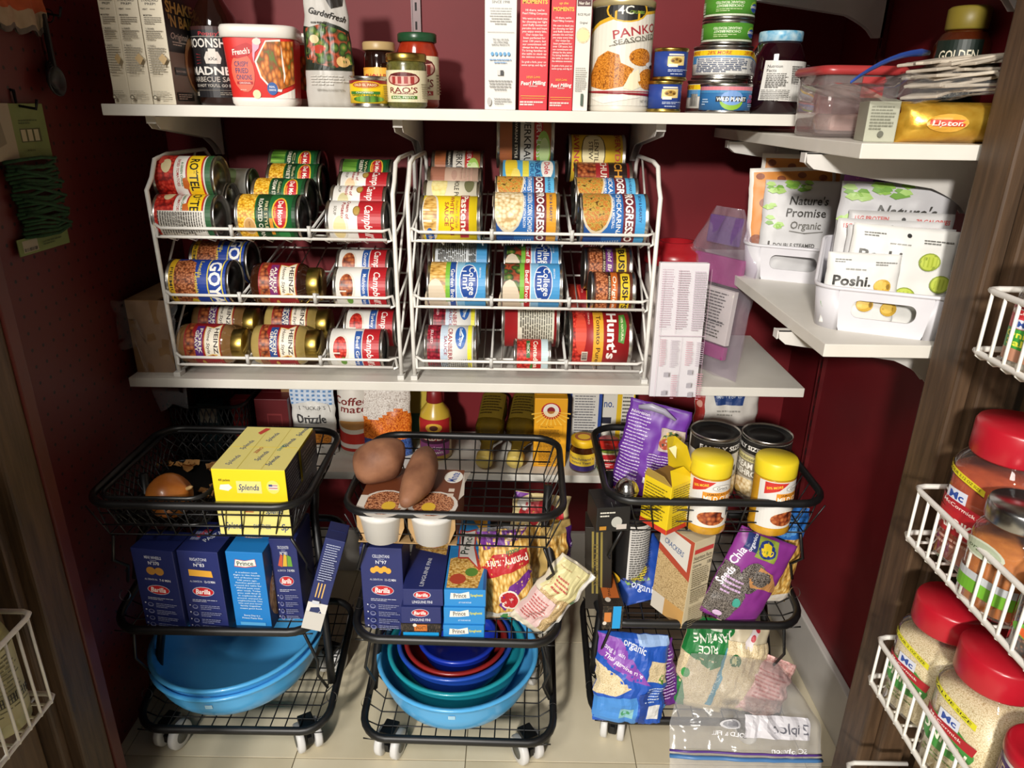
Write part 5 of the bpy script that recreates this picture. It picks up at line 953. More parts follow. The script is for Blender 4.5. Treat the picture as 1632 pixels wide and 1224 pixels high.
carton('bright yellow sweetener box on top of the pale one', .112, .15, .058, 'f0d622', T3(xs, ys + .075, F1 + .0582) @ RZ(-1), [R(.32, .3, .66, .66, 'ece08a'), T('Splenda', .49, .48, .17, '2e3c70', .28, sh=.2), T('400 packets', .16, .68, .07, '6a5a1a', .16), G([(.08, .4), (.2, .36), (.26, .46), (.22, .56), (.1, .54)], 'eceae4'), E(.82, .5, .09, .2, 'f0e070'), R(.76, .42, .88, .58, 'd8d4d0'), R(.76, .52, .81, .58, '3a4a8a'), R(.81, .54, .88, .56, 'b8443a'), R(.76, .46, .88, .48, 'b8443a'), R(0, 0, 1, .04, 'e8dc80')], [R(0, 0, .45, 1, '20222e'), L(.03, .08, .42, .92, 10, '8a8c98', .35), R(.45, 0, 1, 1, '3c3830'), L(.5, .2, .95, .85, 6, '9a9488', .35)], None, [R(0, 0, 1, 1, pal)] + spt, name='sweetener_box', group='sweetener boxes')
# pasta boxes in the left cart
BAR_ = '232c66'
def barilla(name, no, mins, pic): return [T(name, .5, .90, .035, 'c8ccdc', .4), R(.42, .865, .58, .868, 'c8ccdc'), T('N\u00b0' + no, .5, .83, .04, 'e0e2ec', .26), pic, T('AL DENTE IN', .36, .62, .022, 'b8bcd0', .3), T(mins + ' MIN', .7, .62, .028, 'e0e2ec', .26), E(.5, .49, .27, .062, 'b8bccc'), E(.5, .49, .255, .055, 'c02028'), T('Barilla', .5, .49, .06, 'f8f4f0', .36, b=.02, sh=.15), L(.2, .355, .85, .39, 2, 'b8bcd0', .45), [[E(.24, y_, .07, .028, '7a80a8'), E(.24, y_ + .004, .05, .018, BAR_), E(.12, y_ + .02, .018, .009, 'c8ccdc'), L(.38, y_ - .03, .9, y_ + .03, 3, '8a90b4', .4)] for y_ in (.29, .205, .12, .04)]]
PT = 'e0a63c'
def pbox(label, u0, u1, y, zf, w_, d_, h_, rz, front, base=BAR_, top=None, right=None, left=None, tilt=0):
    p = Vector((xat((u0 + u1) / 2, y, zf + h_ * .5), y, zf))
    return carton(label, w_, d_, h_, base, T3(p) @ RZ(rz) @ RX(tilt) @ T3(0, d_ / 2, 0), front, right, left, top, name='pasta_box', group='pasta boxes')
btop = [L(.1, .3, .5, .7, 2, '8a90b4'), T('Barilla', .3, .6, .16, 'd83a3a', .3, rot=60), T('PASTA', .6, .5, .14, 'c8ccdc', .4, rot=60)]
pbox('navy mini wheel pasta box at the dark far left of the cart', 253, 253, .945, F2, .072, .055, .15, -8, barilla('MINI WHEELS', '370', '7-8', [E(.4, .73, .11, .05, 'b8843a'), E(.6, .73, .11, .05, 'b8843a')]))
pbox('navy rigatoni pasta box second from left in the left cart', 324, 324, .942, F2, .067, .085, .150, -4, barilla('RIGATONI', '83', '12-13', [G([(.22, .77), (.78, .76), (.8, .68), (.22, .69)], PT)]), top=btop, right=[R(0, 0, 1, 1, '1c2350')])
pr_logo = lambda x_, y_, s=1.: [G([(x_ - .3 * s, y_ - .045 * s), (x_ - .26 * s, y_ + .05 * s), (x_, y_ + .035 * s), (x_ + .28 * s, y_ + .06 * s), (x_ + .3 * s, y_ - .03 * s), (x_, y_ - .055 * s)], 'c8463c'), G([(x_ - .29 * s, y_ - .035 * s), (x_ - .25 * s, y_ + .045 * s), (x_, y_ + .03 * s), (x_ + .27 * s, y_ + .055 * s), (x_ + .29 * s, y_ - .022 * s), (x_, y_ - .045 * s)], 'e8e6e0'), T('Prince', x_, y_, .055 * s, '2a4a34', .44 * s, rot=3)]
ptx = ['A tradition took', 'flight in the North', 'End of Boston over', '100 years ago.', 'Families gathered', 'around the table for', 'PRINCE pasta week', 'after week. Today', 'you still find it', 'in cupboards all', 'around, enjoyed by', 'neighborhoods. One', 'bite and you know', 'family together', 'means good food.']
pbl = '1f7cc8'
ppr = [pr_logo(.5, .86), [T(s_, .5, .745 - i * .033, .017, 'd8ecf8', min(.74, len(s_) * .038)) for i, s_ in enumerate(ptx)], T('Every Day is a', .5, .19, .02, 'd8ecf8', .44), T('Prince Pasta Day', .5, .155, .02, 'd8ecf8', .56), R(.15, .06, .85, .1, '5aa8dc')]
pbox('bright blue pasta box in the middle of the left cart', 397, 397, .942, F2, .06, .085, .150, -3, ppr, pbl, [pr_logo(.5, .5, .8), T('pasta', .7, .75, .1, 'd8d84a', .2)], [R(0, 0, 1, 1, '1a4a7a'), E(.5, .35, .45, .3, '@noodles'), T('SPIRALS', .4, .65, .2, 'ece4d8', .5, rot=80)])
pbox('slim navy tri-color rotini box in the left cart', 457, 457, .968, F2, .044, .08, .158, 0, barilla('TRI-COLOR ROTINI', '381', '7-8', [G([(.25, .68), (.38, .82), (.46, .8), (.4, .66)], 'c85a3a'), G([(.42, .67), (.5, .82), (.6, .8), (.58, .67)], 'd8b03a'), G([(.6, .67), (.62, .81), (.75, .79), (.78, .67)], '6aa03a')]))
o = carton('opened navy spaghetti box leaning in the left cart corner', .032, .055, .17, '1f2a62', T3(xat(500, .965, F2 + .02), .962, F2 + .006) @ RZ(4) @ RY(17) @ RX(-4), [R(0, 0, 1, .3, 'd8d6d2'), G([(.1, .02), (.75, .03), (.9, .16), (.6, .26), (.2, .24)], '24305e'), E(.34, .1, .2, .05, 'c02028'), T('Barilla', .34, .1, .03, 'f4f0ea', .3, rot=60), [R(.25 + k * .16, .36, .31 + k * .16, .52, 'd8b06a') for k in range(3)], L(.15, .56, .85, .95, 16, 'a8b0cc', .4), R(.2, .31, .55, .345, 'c8ccd8')], None, [L(.1, .1, .9, .9, 12, '6a74a0')], name='pasta_box', group='pasta boxes')
b = MB(); b.box((-.016, -.0285, 0), (.016, -.0275, -.001 + .034), 0); b.build('torn_flap', [pm('c9c6c0', .6)], o)
# bowls
def bowl(label, x, y, z, r, h, col, rb=.4, tilt=(0, 0), grp='mixing bowls', tagm=True):
    o = thing('mixing_bowl', label, 'bowl', M=T3(x, y, z) @ RX(tilt[0]) @ RY(tilt[1]), group=grp)
    b = MB(); prof = []; n = 10; t = .0032
    for i in range(n + 1):
        a = math.pi / 2 * i / n; prof.append((r * (rb + (1 - rb) * math.sin(a) ** .85), h * (1 - math.cos(a))))
    rim = [(r + .003, h - .006), (r + .006, h - .003), (r + .0055, h), (r - .001, h + .0008)]
    inner = [(max(.001, q[0] - t), q[1] + t) for q in prof[::-1] if q[1] < h - .003]
    b.lathe([(0, 0)] + prof[:-1] + rim + inner + [(0, t)], 0, 56, caps=False); b.build('bowl_shell', [pm(col, .3, coat=.25)], o)
    if tagm: prt('moulded_mark', [R(0, 0, 1, 1, 'b8d8e8'), [R(.15 + .2 * k, .15, .27 + .2 * k, .85, '8ac4e4') for k in range(4)]], .012, .008, lambda q, w_, hh: (lambda a, zz: (math.sin(a) * (r * 1.0 + hh + .0015 - (h - zz) * .1), -math.cos(a) * (r * 1.0 + hh + .0015 - (h - zz) * .1), zz))((q - .5) * .08, h - .024 + w_ * .008), o, 4)
    return o
bx = xat(384, 1.06, .16)
bowl('light blue mixing bowl, outer of the two in the left cart', bx - .003, 1.068, F3 + .001, .150, .088, '52aeea', tilt=(0, -3))
bowl('light blue mixing bowl nested on its twin in the left cart', bx - .004, 1.07, F3 + .017, .149, .088, '52aeea', tilt=(0, -3))

# ================================================================ middle cart
o = thing('rice_cup_pack', 'brown two-cup rice pack with torn top under the sweet potatoes', 'food pack', M=T3(xat(648, .93, .5), .928, F1 + .001) @ RZ(-2))
b = MB(); w_, d_, h_ = .152, .115, .062; br = pm('7a4326', .5); kr = noisy('kraft_inside', 'a58354', 'b8966a', 40, rough=.7)
b.box((-w_ / 2, 0, 0), (w_ / 2, d_, .0015), 1); b.box((-w_ / 2, d_ - .0015, 0), (w_ / 2, d_, h_), 1); b.box((-w_ / 2, .0, h_ - .0015), (w_ / 2, d_ + .012, h_), 0); b.box((-w_ / 2, .01, 0), (-w_ / 2 + .0015, d_, h_), 0); b.box((w_ / 2 - .0015, .01, 0), (w_ / 2, d_, h_), 0)
sl = b.build('sleeve', [br, kr], o)
for s in (-1, 1):
    b = MB(); cx = s * .039; b.add([(cx - .036, -.004, h_), (cx - .036, -.004, .03), (cx - .026, -.002, .004), (cx + .026, -.002, .004), (cx + .036, -.004, .03), (cx + .036, -.004, h_)] + [(cx - .036, -.0015, h_), (cx - .036, -.0015, .03), (cx - .026, 0, .004), (cx + .026, 0, .004), (cx + .036, -.0015, .03), (cx + .036, -.0015, h_)], [(0, 1, 2, 3, 4, 5), (11, 10, 9, 8, 7, 6)] + [(i, i + 6, (i + 1) % 6 + 6, (i + 1) % 6) for i in range(6)], 0); b.build('front_cradle', [kr], o)
    b = MB(); b.lathe([(.026, .006), (.028, .007), (.034, .048), (.036, .05), (.036, .056), (0, .057)], 0, 28); b.build('white_cup', [pm('d8d6d2', .4)], o, T3(cx, .010, 0))
prt('sleeve_print', [R(0, 0, 1, 1, '6e3a22'), E(.27, .1, .25, .32, 'd8d2c8'), E(.27, .12, .21, .27, '@lentils'), E(.32, .05, .07, .1, 'e0b83a'), E(.76, .1, .25, .32, 'd8d2c8'), E(.76, .12, .21, .27, '@lentils'), E(.72, .05, .07, .1, 'e0b83a'), R(.0, .0, .08, .28, 'd8d2c8'), R(.42, .0, .52, .25, 'c8bcae'), E(.9, .8, .1, .16, 'e8e4da'), T('Minute', .9, .8, .09, '2a4a9a', .24, rot=80, b=.02), [R(.88, .3 + .12 * k, .94, .38 + .12 * k, 'd8c8b8') for k in range(2)]], w_, d_ + .012, fplane((-w_ / 2, 0, h_), (w_, 0, 0), (0, d_ + .012, 0), (0, 0, 1)), sl)
b = MB(); b.add([(w_ / 2, .03, h_), (w_ / 2 + .008, .04, h_ + .004), (w_ / 2 + .005, .08, h_ + .002), (w_ / 2 + .012, .11, h_ + .006), (w_ / 2, .12, h_)], [(0, 1, 2, 3, 4), (4, 3, 2, 1, 0)]); b.build('torn_edge', [pm('c8beb2', .6)], o)
def spud(label, M, ln, r, seed):
    o = thing('sweet_potato', label, 'sweet potato', M=M, group='sweet potatoes'); b = MB(); n, k = 24, 22; vs = []
    for i in range(k + 1):
        t = i / k; rr_ = r * max(.03, math.sin(math.pi * (t * .94 + .03)) ** .62) * (1 + .18 * math.sin(2.2 * t + seed))
        for j in range(n):
            a = 2 * math.pi * j / n; nz = 1 + .09 * noise.noise(Vector((math.cos(a) * 1.6, math.sin(a) * 1.6, t * 3 + seed))) + .02 * noise.noise(Vector((math.cos(a) * 6, math.sin(a) * 6, t * 14 + seed)))
            vs.append((math.cos(a) * rr_ * nz + .008 * math.sin(3 * t + seed), math.sin(a) * rr_ * nz * .92, (t - .5) * ln))
    b.add(vs, [(i * n + j, i * n + (j + 1) % n, (i + 1) * n + (j + 1) % n, (i + 1) * n + j) for i in range(k) for j in range(n)] + [list(range(n))[::-1], list(range(k * n, k * n + n))], 0, True)
    b.build('skin', [noisy('sweet_potato_skin', '6e4530', '96674a', 30, rough=.65, bump=1.0, detail=12)], o)
def along(p, q): 
    d = (q - p).normalized(); return T3((p + q) / 2) @ d.to_track_quat('Z', 'Y').to_matrix().to_4x4()
zt = F1 + .063
spud('rounder sweet potato at the back left of the middle cart', along(at(588, 757, 1.0), at(626, 712, 1.04)), .088, .034, 1)
spud('longer sweet potato lying across the rice pack', along(at(642, 797, .925), at(684, 722, 1.05)), .15, .0315, 4)
# middle tier
lx = lambda u, y, zz: xat(u, y, zz)
pbox('navy cellentani pasta box standing at the left of the middle cart', 610, 610, .948, F2, .068, .06, .158, -3, barilla('CELLENTANI', '97', '11-12', [[E(.3 + .09 * k, .73 + .02 * (k % 2), .07, .035, PT) for k in range(5)]]), right=[R(0, 0, 1, 1, '1c2350')])
def longbox(label, u, y, zz, w_, h_, ln, base, front, top=None, rz=0, grp='long pasta boxes'):
    return carton(label, w_, ln, h_, base, T3(lx(u, y, zz + h_ / 2), y, zz) @ RZ(rz) @ T3(0, ln / 2, 0), front, None, None, top, name='spaghetti_box', group=grp)
lend = [E(.48, .66, .22, .24, 'b8bccc'), E(.48, .66, .2, .21, 'c02028'), T('Barilla', .48, .66, .2, 'f8f4f0', .3, b=.02, sh=.15), T('LINGUINE FINI', .48, .24, .16, 'd0d4e4', .5)]
longbox('black spaghetti box with orange label at the bottom of the navy stack', 671, .923, F2, .064, .032, .20, '2a2018', [R(0, 0, 1, 1, '@speckle'), R(.05, .14, .95, .48, '1f9adc'), R(.33, .56, .66, .96, 'b8622a'), R(.35, .59, .64, .93, 'd07a34'), T('SPAGHETTI', .5, .76, .2, '3a1c0c', .26), E(.35, .92, .05, .1, 'e8d8c8')])
longbox('navy linguine box lying in the middle of its stack', 671, .923, F2 + .0325, .064, .032, .22, BAR_, lend)
longbox('navy linguine box lying on top of its stack', 674, .926, F2 + .065, .064, .032, .22, BAR_, lend, [G([(.1, .5), (.95, .42), (.98, .72), (.0, .74)], '@noodles'), [G([(.02 + .09 * k, .62), (.06 + .09 * k, .62), (.1 + .09 * k, .86), (.06 + .09 * k, .86)], PT) for k in range(9)], E(.6, .62, .26, .11, 'c02028'), T('Barilla', .6, .62, .2, 'f8f4f0', .18, rot=80, b=.02), T('LINGUINE FINI', .5, .2, .1, 'c8ccdc', .34, rot=85)])
pend = [pr_logo(.38, .66, 1.0)[0:2], T('Prince', .38, .66, .26, '3a3a34', .3, rot=4), T('Spaghetti', .78, .7, .14, 'd8d84a', .3, b=.02), T('LET YOUR PASTA BE', .5, .25, .08, 'd8ecf8', .3)]
pend = [G([(.14, .45), (.16, .82), (.38, .78), (.6, .9), (.62, .52), (.38, .46)], 'e8e6e0')] + pend[1:]
for k, wd in enumerate(('bottom', 'middle', 'top')):
    longbox('bright blue spaghetti box, %s of its stack of three' % wd, 739 + k, .920 + .003 * k, F2 + .0325 * k, .066, .032, .23, '2a8ad0', pend, None if k < 2 else [G([(.05, .02), (.8, .02), (.95, .3), (.6, .42), (.05, .36)], '@noodles'), E(.3, .12, .2, .06, 'b84a34'), E(.62, .2, .16, .05, '5a8a3a'), G([(.2, .74), (.24, .36), (.5, .36), (.8, .22), (.86, .24), (.66, .5), (.66, .76), (.4, .72)], 'c8463c'), G([(.24, .72), (.27, .38), (.5, .38), (.76, .26), (.62, .5), (.62, .73), (.4, .70)], 'e8e6e0'), T('Prince', .43, .55, .2, '22382a', .27, rot=84), G([(.5, .9), (.95, .6), (.95, .98)], 'e0a83a'), R(.93, 0, 1, 1, '1a5a9a')])
# egg noodle bags
eg = [E(.5, .5, .5, .5, '@noodles'), R(0, .02, 1, .98, '@noodles'), G([(.0, .98), (.1, .8), (.75, .86), (1, .98)], '6a2a86'), T('Wide', .6, .92, .05, 'e8dcf0', .2, rot=184), G([(.05, .62), (.3, .76), (.95, .78), (.98, .6), (.5, .56), (.12, .5)], 'b8242c'), T('Pennsylvania', .55, .67, .08, 'f0ecdc', .8, rot=186, b=.02), T('Dutch', .7, .77, .06, '2a7a5a', .3, rot=186, b=.02), G([(.3, .2), (.55, .42), (1, .56), (1, .46), (.6, .26), (.4, .12)], '6a2a86'), E(.52, .26, .2, .12, 'e8e0d4'), E(.52, .26, .17, .1, 'b8242c'), T('Pennsylvania', .52, .26, .04, 'f0ecdc', .3, rot=30), R(0, 0, 1, .1, 'd8d4c8'), E(.4, .05, .09, .035, '4a8a4a')]
pouch('clear noodle bag with purple and red print standing in the middle cart', .085, .165, .05, '@thick_film', T3(lx(815, .97, .37), .985, F2) @ RX(-8) @ RY(-6), eg, seed=41, style='pillow', name='noodle_bag', cat='bag', wr=.004, group='noodle bags')
pouch('crumpled clear noodle bag lying slanted at the right of the middle cart', .07, .14, .045, 'd6cdb8', T3(lx(838, .95, .31), .955, F2 + .004) @ RY(38) @ RX(-10), [R(.1, .1, .9, .9, '@grain_tan'), R(.05, .55, .95, .98, 'd8cf9a'), L(.2, .6, .6, .8, 4, 'b8584a'), G([(.0, .1), (.6, .1), (.6, .5), (0, .5)], 'd8b8b4'), L(.05, .15, .5, .45, 8, 'b85a58', .4), R(.85, 0, 1, 1, 'dcdad4'), E(.9, .6, .05, .05, '4a7a4a')], seed=42, style='pillow', name='noodle_bag', cat='bag', wr=.006, group='noodle bags')
pouch('noodle bag with red swirl behind the front bags', .10, .175, .05, 'd9c692', T3(lx(848, 1.08, .4), 1.08, F2) @ RX(-6) @ RY(6), [R(.1, .1, .9, .7, '@noodles'), G([(.1, .8), (.4, .7), (.6, .85), (.9, .74), (.9, .86), (.55, .96), (.2, .92)], 'b8242c'), E(.2, .9, .12, .06, 'd8d4cc'), T('Pennsylvania', .6, .8, .04, 'e8c23a', .5, rot=-12), G([(0, .92), (.25, 1), (0, 1)], '6a2a86')], seed=43, style='pillow', name='noodle_bag', cat='bag', wr=.005, group='noodle bags')
pouch('purple edged noodle bag at the far right of the middle cart', .06, .15, .04, 'b89a5a', T3(lx(886, 1.02, .37), 1.04, F2) @ RZ(30), [R(.1, .1, .7, .9, '@noodles'), R(.72, .05, 1, .95, '4a2068'), T('NOODLES', .86, .5, .16, 'd8d0e0', .5, rot=90)], seed=44, style='pillow', name='noodle_bag', cat='bag', wr=.004, group='noodle bags')
# nested bowls
cx = lambda u: xat(u, 1.035, .16)
bowl('largest light blue bowl holding the nested bowls in the middle cart', cx(730), 1.035, F3 + .001, .141, .098, '52aeea')
bowl('teal bowl nested in the large light blue one', cx(727), 1.05, F3 + .016, .121, .082, '229aaa', rb=.5, tagm=False)
bowl('royal blue bowl between the teal and red bowls', cx(724), 1.062, F3 + .028, .102, .072, '2450b8', rb=.45, tagm=False)
bowl('dark red bowl nested in the royal blue one', cx(725), 1.062, F3 + .034, .090, .068, '8c2222', rb=.42, tagm=False)
bowl('smallest deep blue bowl in the middle of the nest', cx(728), 1.066, F3 + .046, .069, .058, '1a38b4', rb=.4, tagm=False)

# ================================================================ right cart
pp = '6a2f9a'
pouch('tall purple bag with white fine print standing in the right cart', .105, .166, .045, pp, T3(xat(1022, 1.10, .5), 1.10, F1) @ RZ(-16) @ RY(8) @ RX(-5), [L(.04, .08, .42, .86, 22, 'c8b8dc', .35), R(.45, .6, .98, .6, pp), R(.6, .56, .98, .8, 'b8a89c'), E(.79, .68, .17, .1, '@veg'), E(.7, .64, .1, .06, 'a8482c'), L(.5, .3, .95, .52, 8, 'c8b8dc', .35), R(.5, .2, .7, .26, 'd8d0e0'), R(.74, .2, .95, .26, 'd8d0e0'), T('Nutrition', .2, .9, .03, 'e0d4ec', .3)], seed=51, name='purple_bag', cat='bag', wr=.004, style='stand', edge='5a2688')
b = MB(); rr = random.Random(3); o = thing('chip_clip', 'grey crumpled clip strip at the top of the purple bag', 'bag clip', M=T3(xat(1052, 1.09, .67), 1.095, F1 + .16) @ RZ(-16) @ RY(8))
b.tube([(-.03, -.006, 0), (-.01, -.008, .006), (.012, -.007, .003), (.034, -.01, -.006)], [.004, .007, .006, .002], 0, 6, flat=.5); b.build('clip_strip', [pm('9a96a8', .35)], o)
def soupcan(label, u, y, rz, ops): return can(label, .0415, .116, 'd4cdbd', ops, T3(xat(u, y, .55), y, F1 + .001) @ RZ(rz), kind='dark', group='large soup cans')
soupcan('large family size soup can behind the curry jars, left one', 1138, 1.115, 4, [R(0, .78, 1, 1, '22201e'), T('FAMILY SIZE', .5, .88, .08, 'f0ece4', .6, b=.03), E(.2, .68, .12, .08, 'd8d0c0'), T('CREAM', .5, .5, .1, '3a342a', .5), R(0, 0, 1, .35, '@chowder')])
soupcan('large cream of mushroom can behind the curry jars, right one', 1220, 1.105, -22, [R(0, .78, 1, 1, '22201e'), T('FAMILY SIZE', .2, .88, .07, 'f0ece4', .5, b=.03), R(0, .34, 1, .78, '8a8272'), R(.06, .64, .44, .74, 'cfc58a'), T('Condensed', .25, .69, .06, '4a4430', .32), T('CREAM OF', .3, .56, .1, 'f0ece0', .5, b=.03), T('MUSHROOM', .32, .43, .1, 'f0ece0', .6, b=.03), E(.35, .17, .3, .15, '@chowder'), E(.15, .06, .1, .06, 'c8a860')])
def curry(label, u, v, rz):
    y = .993
    return jar(label, 'curry_jar', 'jar', [(.030, 0), (.0325, .003), (.0325, .012), (.0315, .016), (.0315, .094), (.029, .099), (.028, .102)], noisy('yellow_curry', 'b9861c', 'd29d2a', 60, rough=.2, coat=.4), [(.0315, .098), (.0325, .1), (.0325, .122), (.030, .126), (0, .1265)], pm('e9d02a', .38), T3(xat(u, y, .53), y, F1 + .001) @ RZ(rz) @ RX(-1.5),
        [R(0, 0, 1, 1, 'dedcd8'), G([(.1, .98), (.5, .98), (.34, .82), (.1, .72)], 'c8302a'), T('50% MORE', .26, .88, .05, 'f0c83a', .26, rot=12, b=.02), E(.62, .85, .17, .065, '8a8880'), E(.62, .85, .16, .055, 'e8e6e0'), T('Grace', .62, .85, .065, '5a5854', .2), R(.3, .54, .95, .76, 'e0932c'), T('JAMAICAN STYLE', .62, .72, .045, '6a3a10', .5), T('MILD CURRY', .62, .63, .10, 'f6f0e2', .6, b=.02), E(.55, .2, .3, .18, 'e8e0d0'), E(.5, .2, .25, .15, '@meat'), E(.78, .26, .12, .1, 'e8e4dc')], .0318, (.015, .096), span=170, group='curry jars')
curry('yellow-lidded curry jar, left one beside the opened yellow box', 1130, 0, 2); curry('yellow-lidded curry jar, right one near the cart corner', 1233, 0, 24)
YB_ = 'e6c81e'
o = carton('opened yellow carton with raised flaps in the right cart', .056, .056, .085, YB_, T3(xat(1062, .998, .5), 1.0, F1 + .001) @ RZ(38) @ RY(2), [R(0, 0, 1, .1, 'c83a2a'), L(.08, .45, .92, .95, 11, '6a5a1a', .35), L(.08, .14, .92, .4, 6, '6a5a1a', .35)], [R(0, 0, 1, .1, 'c83a2a'), R(.1, .15, .9, .75, 'e8dc9a'), E(.3, .6, .07, .06, 'a83a2a'), L(.12, .2, .88, .55, 8, '5a5030', .35)], [R(0, 0, 1, .1, 'c83a2a'), L(.08, .2, .92, .9, 12, '6a5a1a', .35)], name='yellow_carton')
def flap(o, pts, nm, m): 
    b = MB(); n = len(pts); q = [Vector(p) for p in pts]; nn = (q[1] - q[0]).cross(q[2] - q[0]).normalized() * .0008
    b.add(q + [p + nn for p in q], [list(range(n)), list(range(n, 2 * n))[::-1]] + [(i, (i + 1) % n, n + (i + 1) % n, n + i)[::-1] for i in range(n)]); return b.build(nm, [m], o)
hh = .085; a = .028
flap(o, [(a, -a, hh), (a, a, hh), (.012, a * .9, hh + .055), (.002, a * .1, hh + .068), (.006, -a * .7, hh + .058)], 'tall_flap', YB_)
flap(o, [(-a, -a, hh), (a, -a, hh), (a * .5, -.012, hh + .018), (-a * .7, -.014, hh + .02)], 'front_flap', YB_)
flap(o, [(-a, a, hh), (-a, -a, hh), (-a - .008, -a * .6, hh + .016), (-a - .008, a * .6, hh + .018)], 'side_flap', pm('b89a4a', .6))
flap(o, [(.006, -.002, hh + .03), (.012, .004, hh + .05), (.0, .01, hh + .045)], 'torn_tab', pm('d8cfa0', .6))
for ch in list(o.children):
    pass
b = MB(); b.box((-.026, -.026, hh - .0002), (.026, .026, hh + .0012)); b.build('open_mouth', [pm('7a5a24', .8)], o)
o = carton('small black carton at the front left of the right cart', .055, .06, .045, '1b1a1a', T3(xat(972, .985, .49), 1.0, F1 + .001) @ RZ(8), [L(.1, .6, .6, .85, 2, 'd8d4c8'), E(.6, .4, .16, .22, 'b8b8b0'), R(.6, .1, .9, .3, 'c8c0b8'), R(.1, .1, .3, .25, 'b8822a')], name='black_carton')
o = thing('tea_infuser', 'shiny steel tea ball resting on the black carton', 'tea infuser', (xat(1000, .985, .53), .99, F1 + .047))
b = MB(); b.lathe([(.0001, 0), (.008, .0018), (.014, .007), (.0178, .015), (.0185, .0195)], 0, 24); b.build('lower_shell', [pm('c9c7c3', .16, 1.)], o)
b = MB(); b.lathe([(.0190, .0195), (.0190, .021), (.0178, .025), (.014, .033), (.008, .0382), (.0001, .040)], 0, 24); b.build('upper_shell', [pm('c9c7c3', .16, 1.)], o)
# middle tier of the right cart
blk = [L(.3, .2, .6, .95, 3, 'c8b04a', .3), R(.1, .02, .6, .14, 'c8a83a'), R(.0, .0, .05, 1, 'b8602a')]
carton('tall black pasta box with gold print leaning at the right cart left side', .045, .05, .165, '1d1712', T3(xat(958, 1.03, .37), 1.03, F2) @ RZ(-6) @ RY(-3), [[R(.25 + k * .16, .2, .33 + k * .16, .95, '8a7a3a') for k in range(3)], T('SPAGHETTI', .4, .55, .2, '6a5a2a', .5, rot=90)], [R(0, 0, 1, 1, '@speckle'), R(.1, .6, .9, .9, 'b8622a')], name='pasta_box', group='pasta boxes')
carton('black spaghetti box lying end out with a light blue tab', .034, .2, .046, '241a14', T3(xat(977, .955, .31), .957, F2) @ RZ(3) @ T3(0, .1, 0), [R(0, 0, 1, 1, '@speckle'), R(.5, 0, .9, .98, '1f9adc'), R(.08, .3, .42, .72, 'c87a3a'), E(.12, .25, .1, .08, 'd8d0c4')], None, None, [R(0, 0, 1, 1, '@speckle'), R(.1, .1, .9, .42, 'b8622a'), T('SPAGHETTI', .5, .25, .12, '2a1408', .26, rot=85), E(.3, .08, .14, .03, 'd8d0c4'), R(.15, .5, .85, .6, 'b8982a')], name='spaghetti_box', group='long pasta boxes')
x = xat(1006, 1.075, .4)
jar('black and white canister with nutrition panel in the right cart', 'black_canister', 'canister', [(.033, 0), (.035, .002), (.035, .006), (.034, .008), (.034, .155), (.035, .157)], pm('1c1b1b', .4), [(.0355, .15), (.0355, .162), (0, .163)], pm('24211e', .35), T3(x, 1.075, F2), [R(.58, .02, 1, .96, 'd6d4d0'), L(.61, .2, .98, .92, 22, '4a4a4a', .4), BAR(.64, .04, .95, .15, 16, K), E(.15, .55, .13, .06, 'c8642a'), E(.35, .2, .16, .09, 'd8a82a'), T('M', .14, .75, .06, 'e0e0e0', .1, b=.03)], .0342, (.01, .15), rot=-28)
carton('cream matzo style cracker box with nutrition panel in the right cart', .05, .072, .165, 'd2c5a4', T3(xat(1108, .985, .37), .972, F2) @ RZ(34) @ RY(3) @ T3(.0, .036, 0), [R(.06, .86, .95, .91, 'c8403a'), T('Nutrition Facts', .5, .81, .04, '3a342a', .84), R(.06, .765, .94, .772, K), T('Calories', .28, .72, .03, '3a342a', .4), T('100', .85, .72, .04, '3a342a', .2, b=.02), L(.08, .48, .92, .69, 9, '6a6048', .35), R(.06, .455, .94, .462, K), L(.08, .3, .92, .44, 6, '6a6048', .35), L(.06, .04, .92, .26, 10, '8a8064', .35)], None, [R(0, 0, 1, 1, 'c79a5a'), R(0, .2, 1, .75, '@grain_tan'), G([(0, .7), (1, .55), (1, 1), (0, 1)], 'b04a34'), G([(0, .78), (.9, .64), (.9, .96), (0, 1)], 'd8d4cc'), T('CRACKERS', .45, .82, .06, '3a5a8a', .6, rot=-10), R(0, 0, .4, .2, 'd8cfc0')], [R(.4, .5, .6, .6, 'a89a78')], name='cracker_box')
chia = [G([(.0, .06), (.45, .0), (.5, .35), (.2, .62), (0, .62)], '@chia'), R(.12, .82, .34, .98, '20306a'), T('organics', .23, .9, .06, 'e0e4f0', .18, rot=80), R(.32, .78, .66, .98, '8a9a3a'), E(.48, .88, .15, .085, '24387a'), E(.48, .88, .11, .06, 'e0c42a'), T('Chia', .1, .72, .11, 'ece4f0', .2, rot=78, b=.02), T('Seeds', .08, .48, .1, 'ece4f0', .22, rot=78, b=.02), E(.46, .56, .2, .17, '@chia'), G([(.4, .55), (.5, .7), (.75, .66), (.98, .5), (.97, .46), (.7, .48), (.5, .46)], 'b98552'), E(.6, .58, .17, .09, '@chia'), L(.1, .3, .4, .5, 4, 'c8a8d0'), E(.4, .26, .06, .05, '3a9a8a'), E(.25, .07, .08, .03, 'd8b8dc')]
pouch('purple chia seed bag with a wooden spoon picture in the right cart', .105, .165, .04, '86328a', T3(xat(1160, .975, .3), .985, F2 + .002) @ RY(22) @ RX(-7), chia, seed=61, name='chia_bag', cat='bag', wr=.003, style='flat')
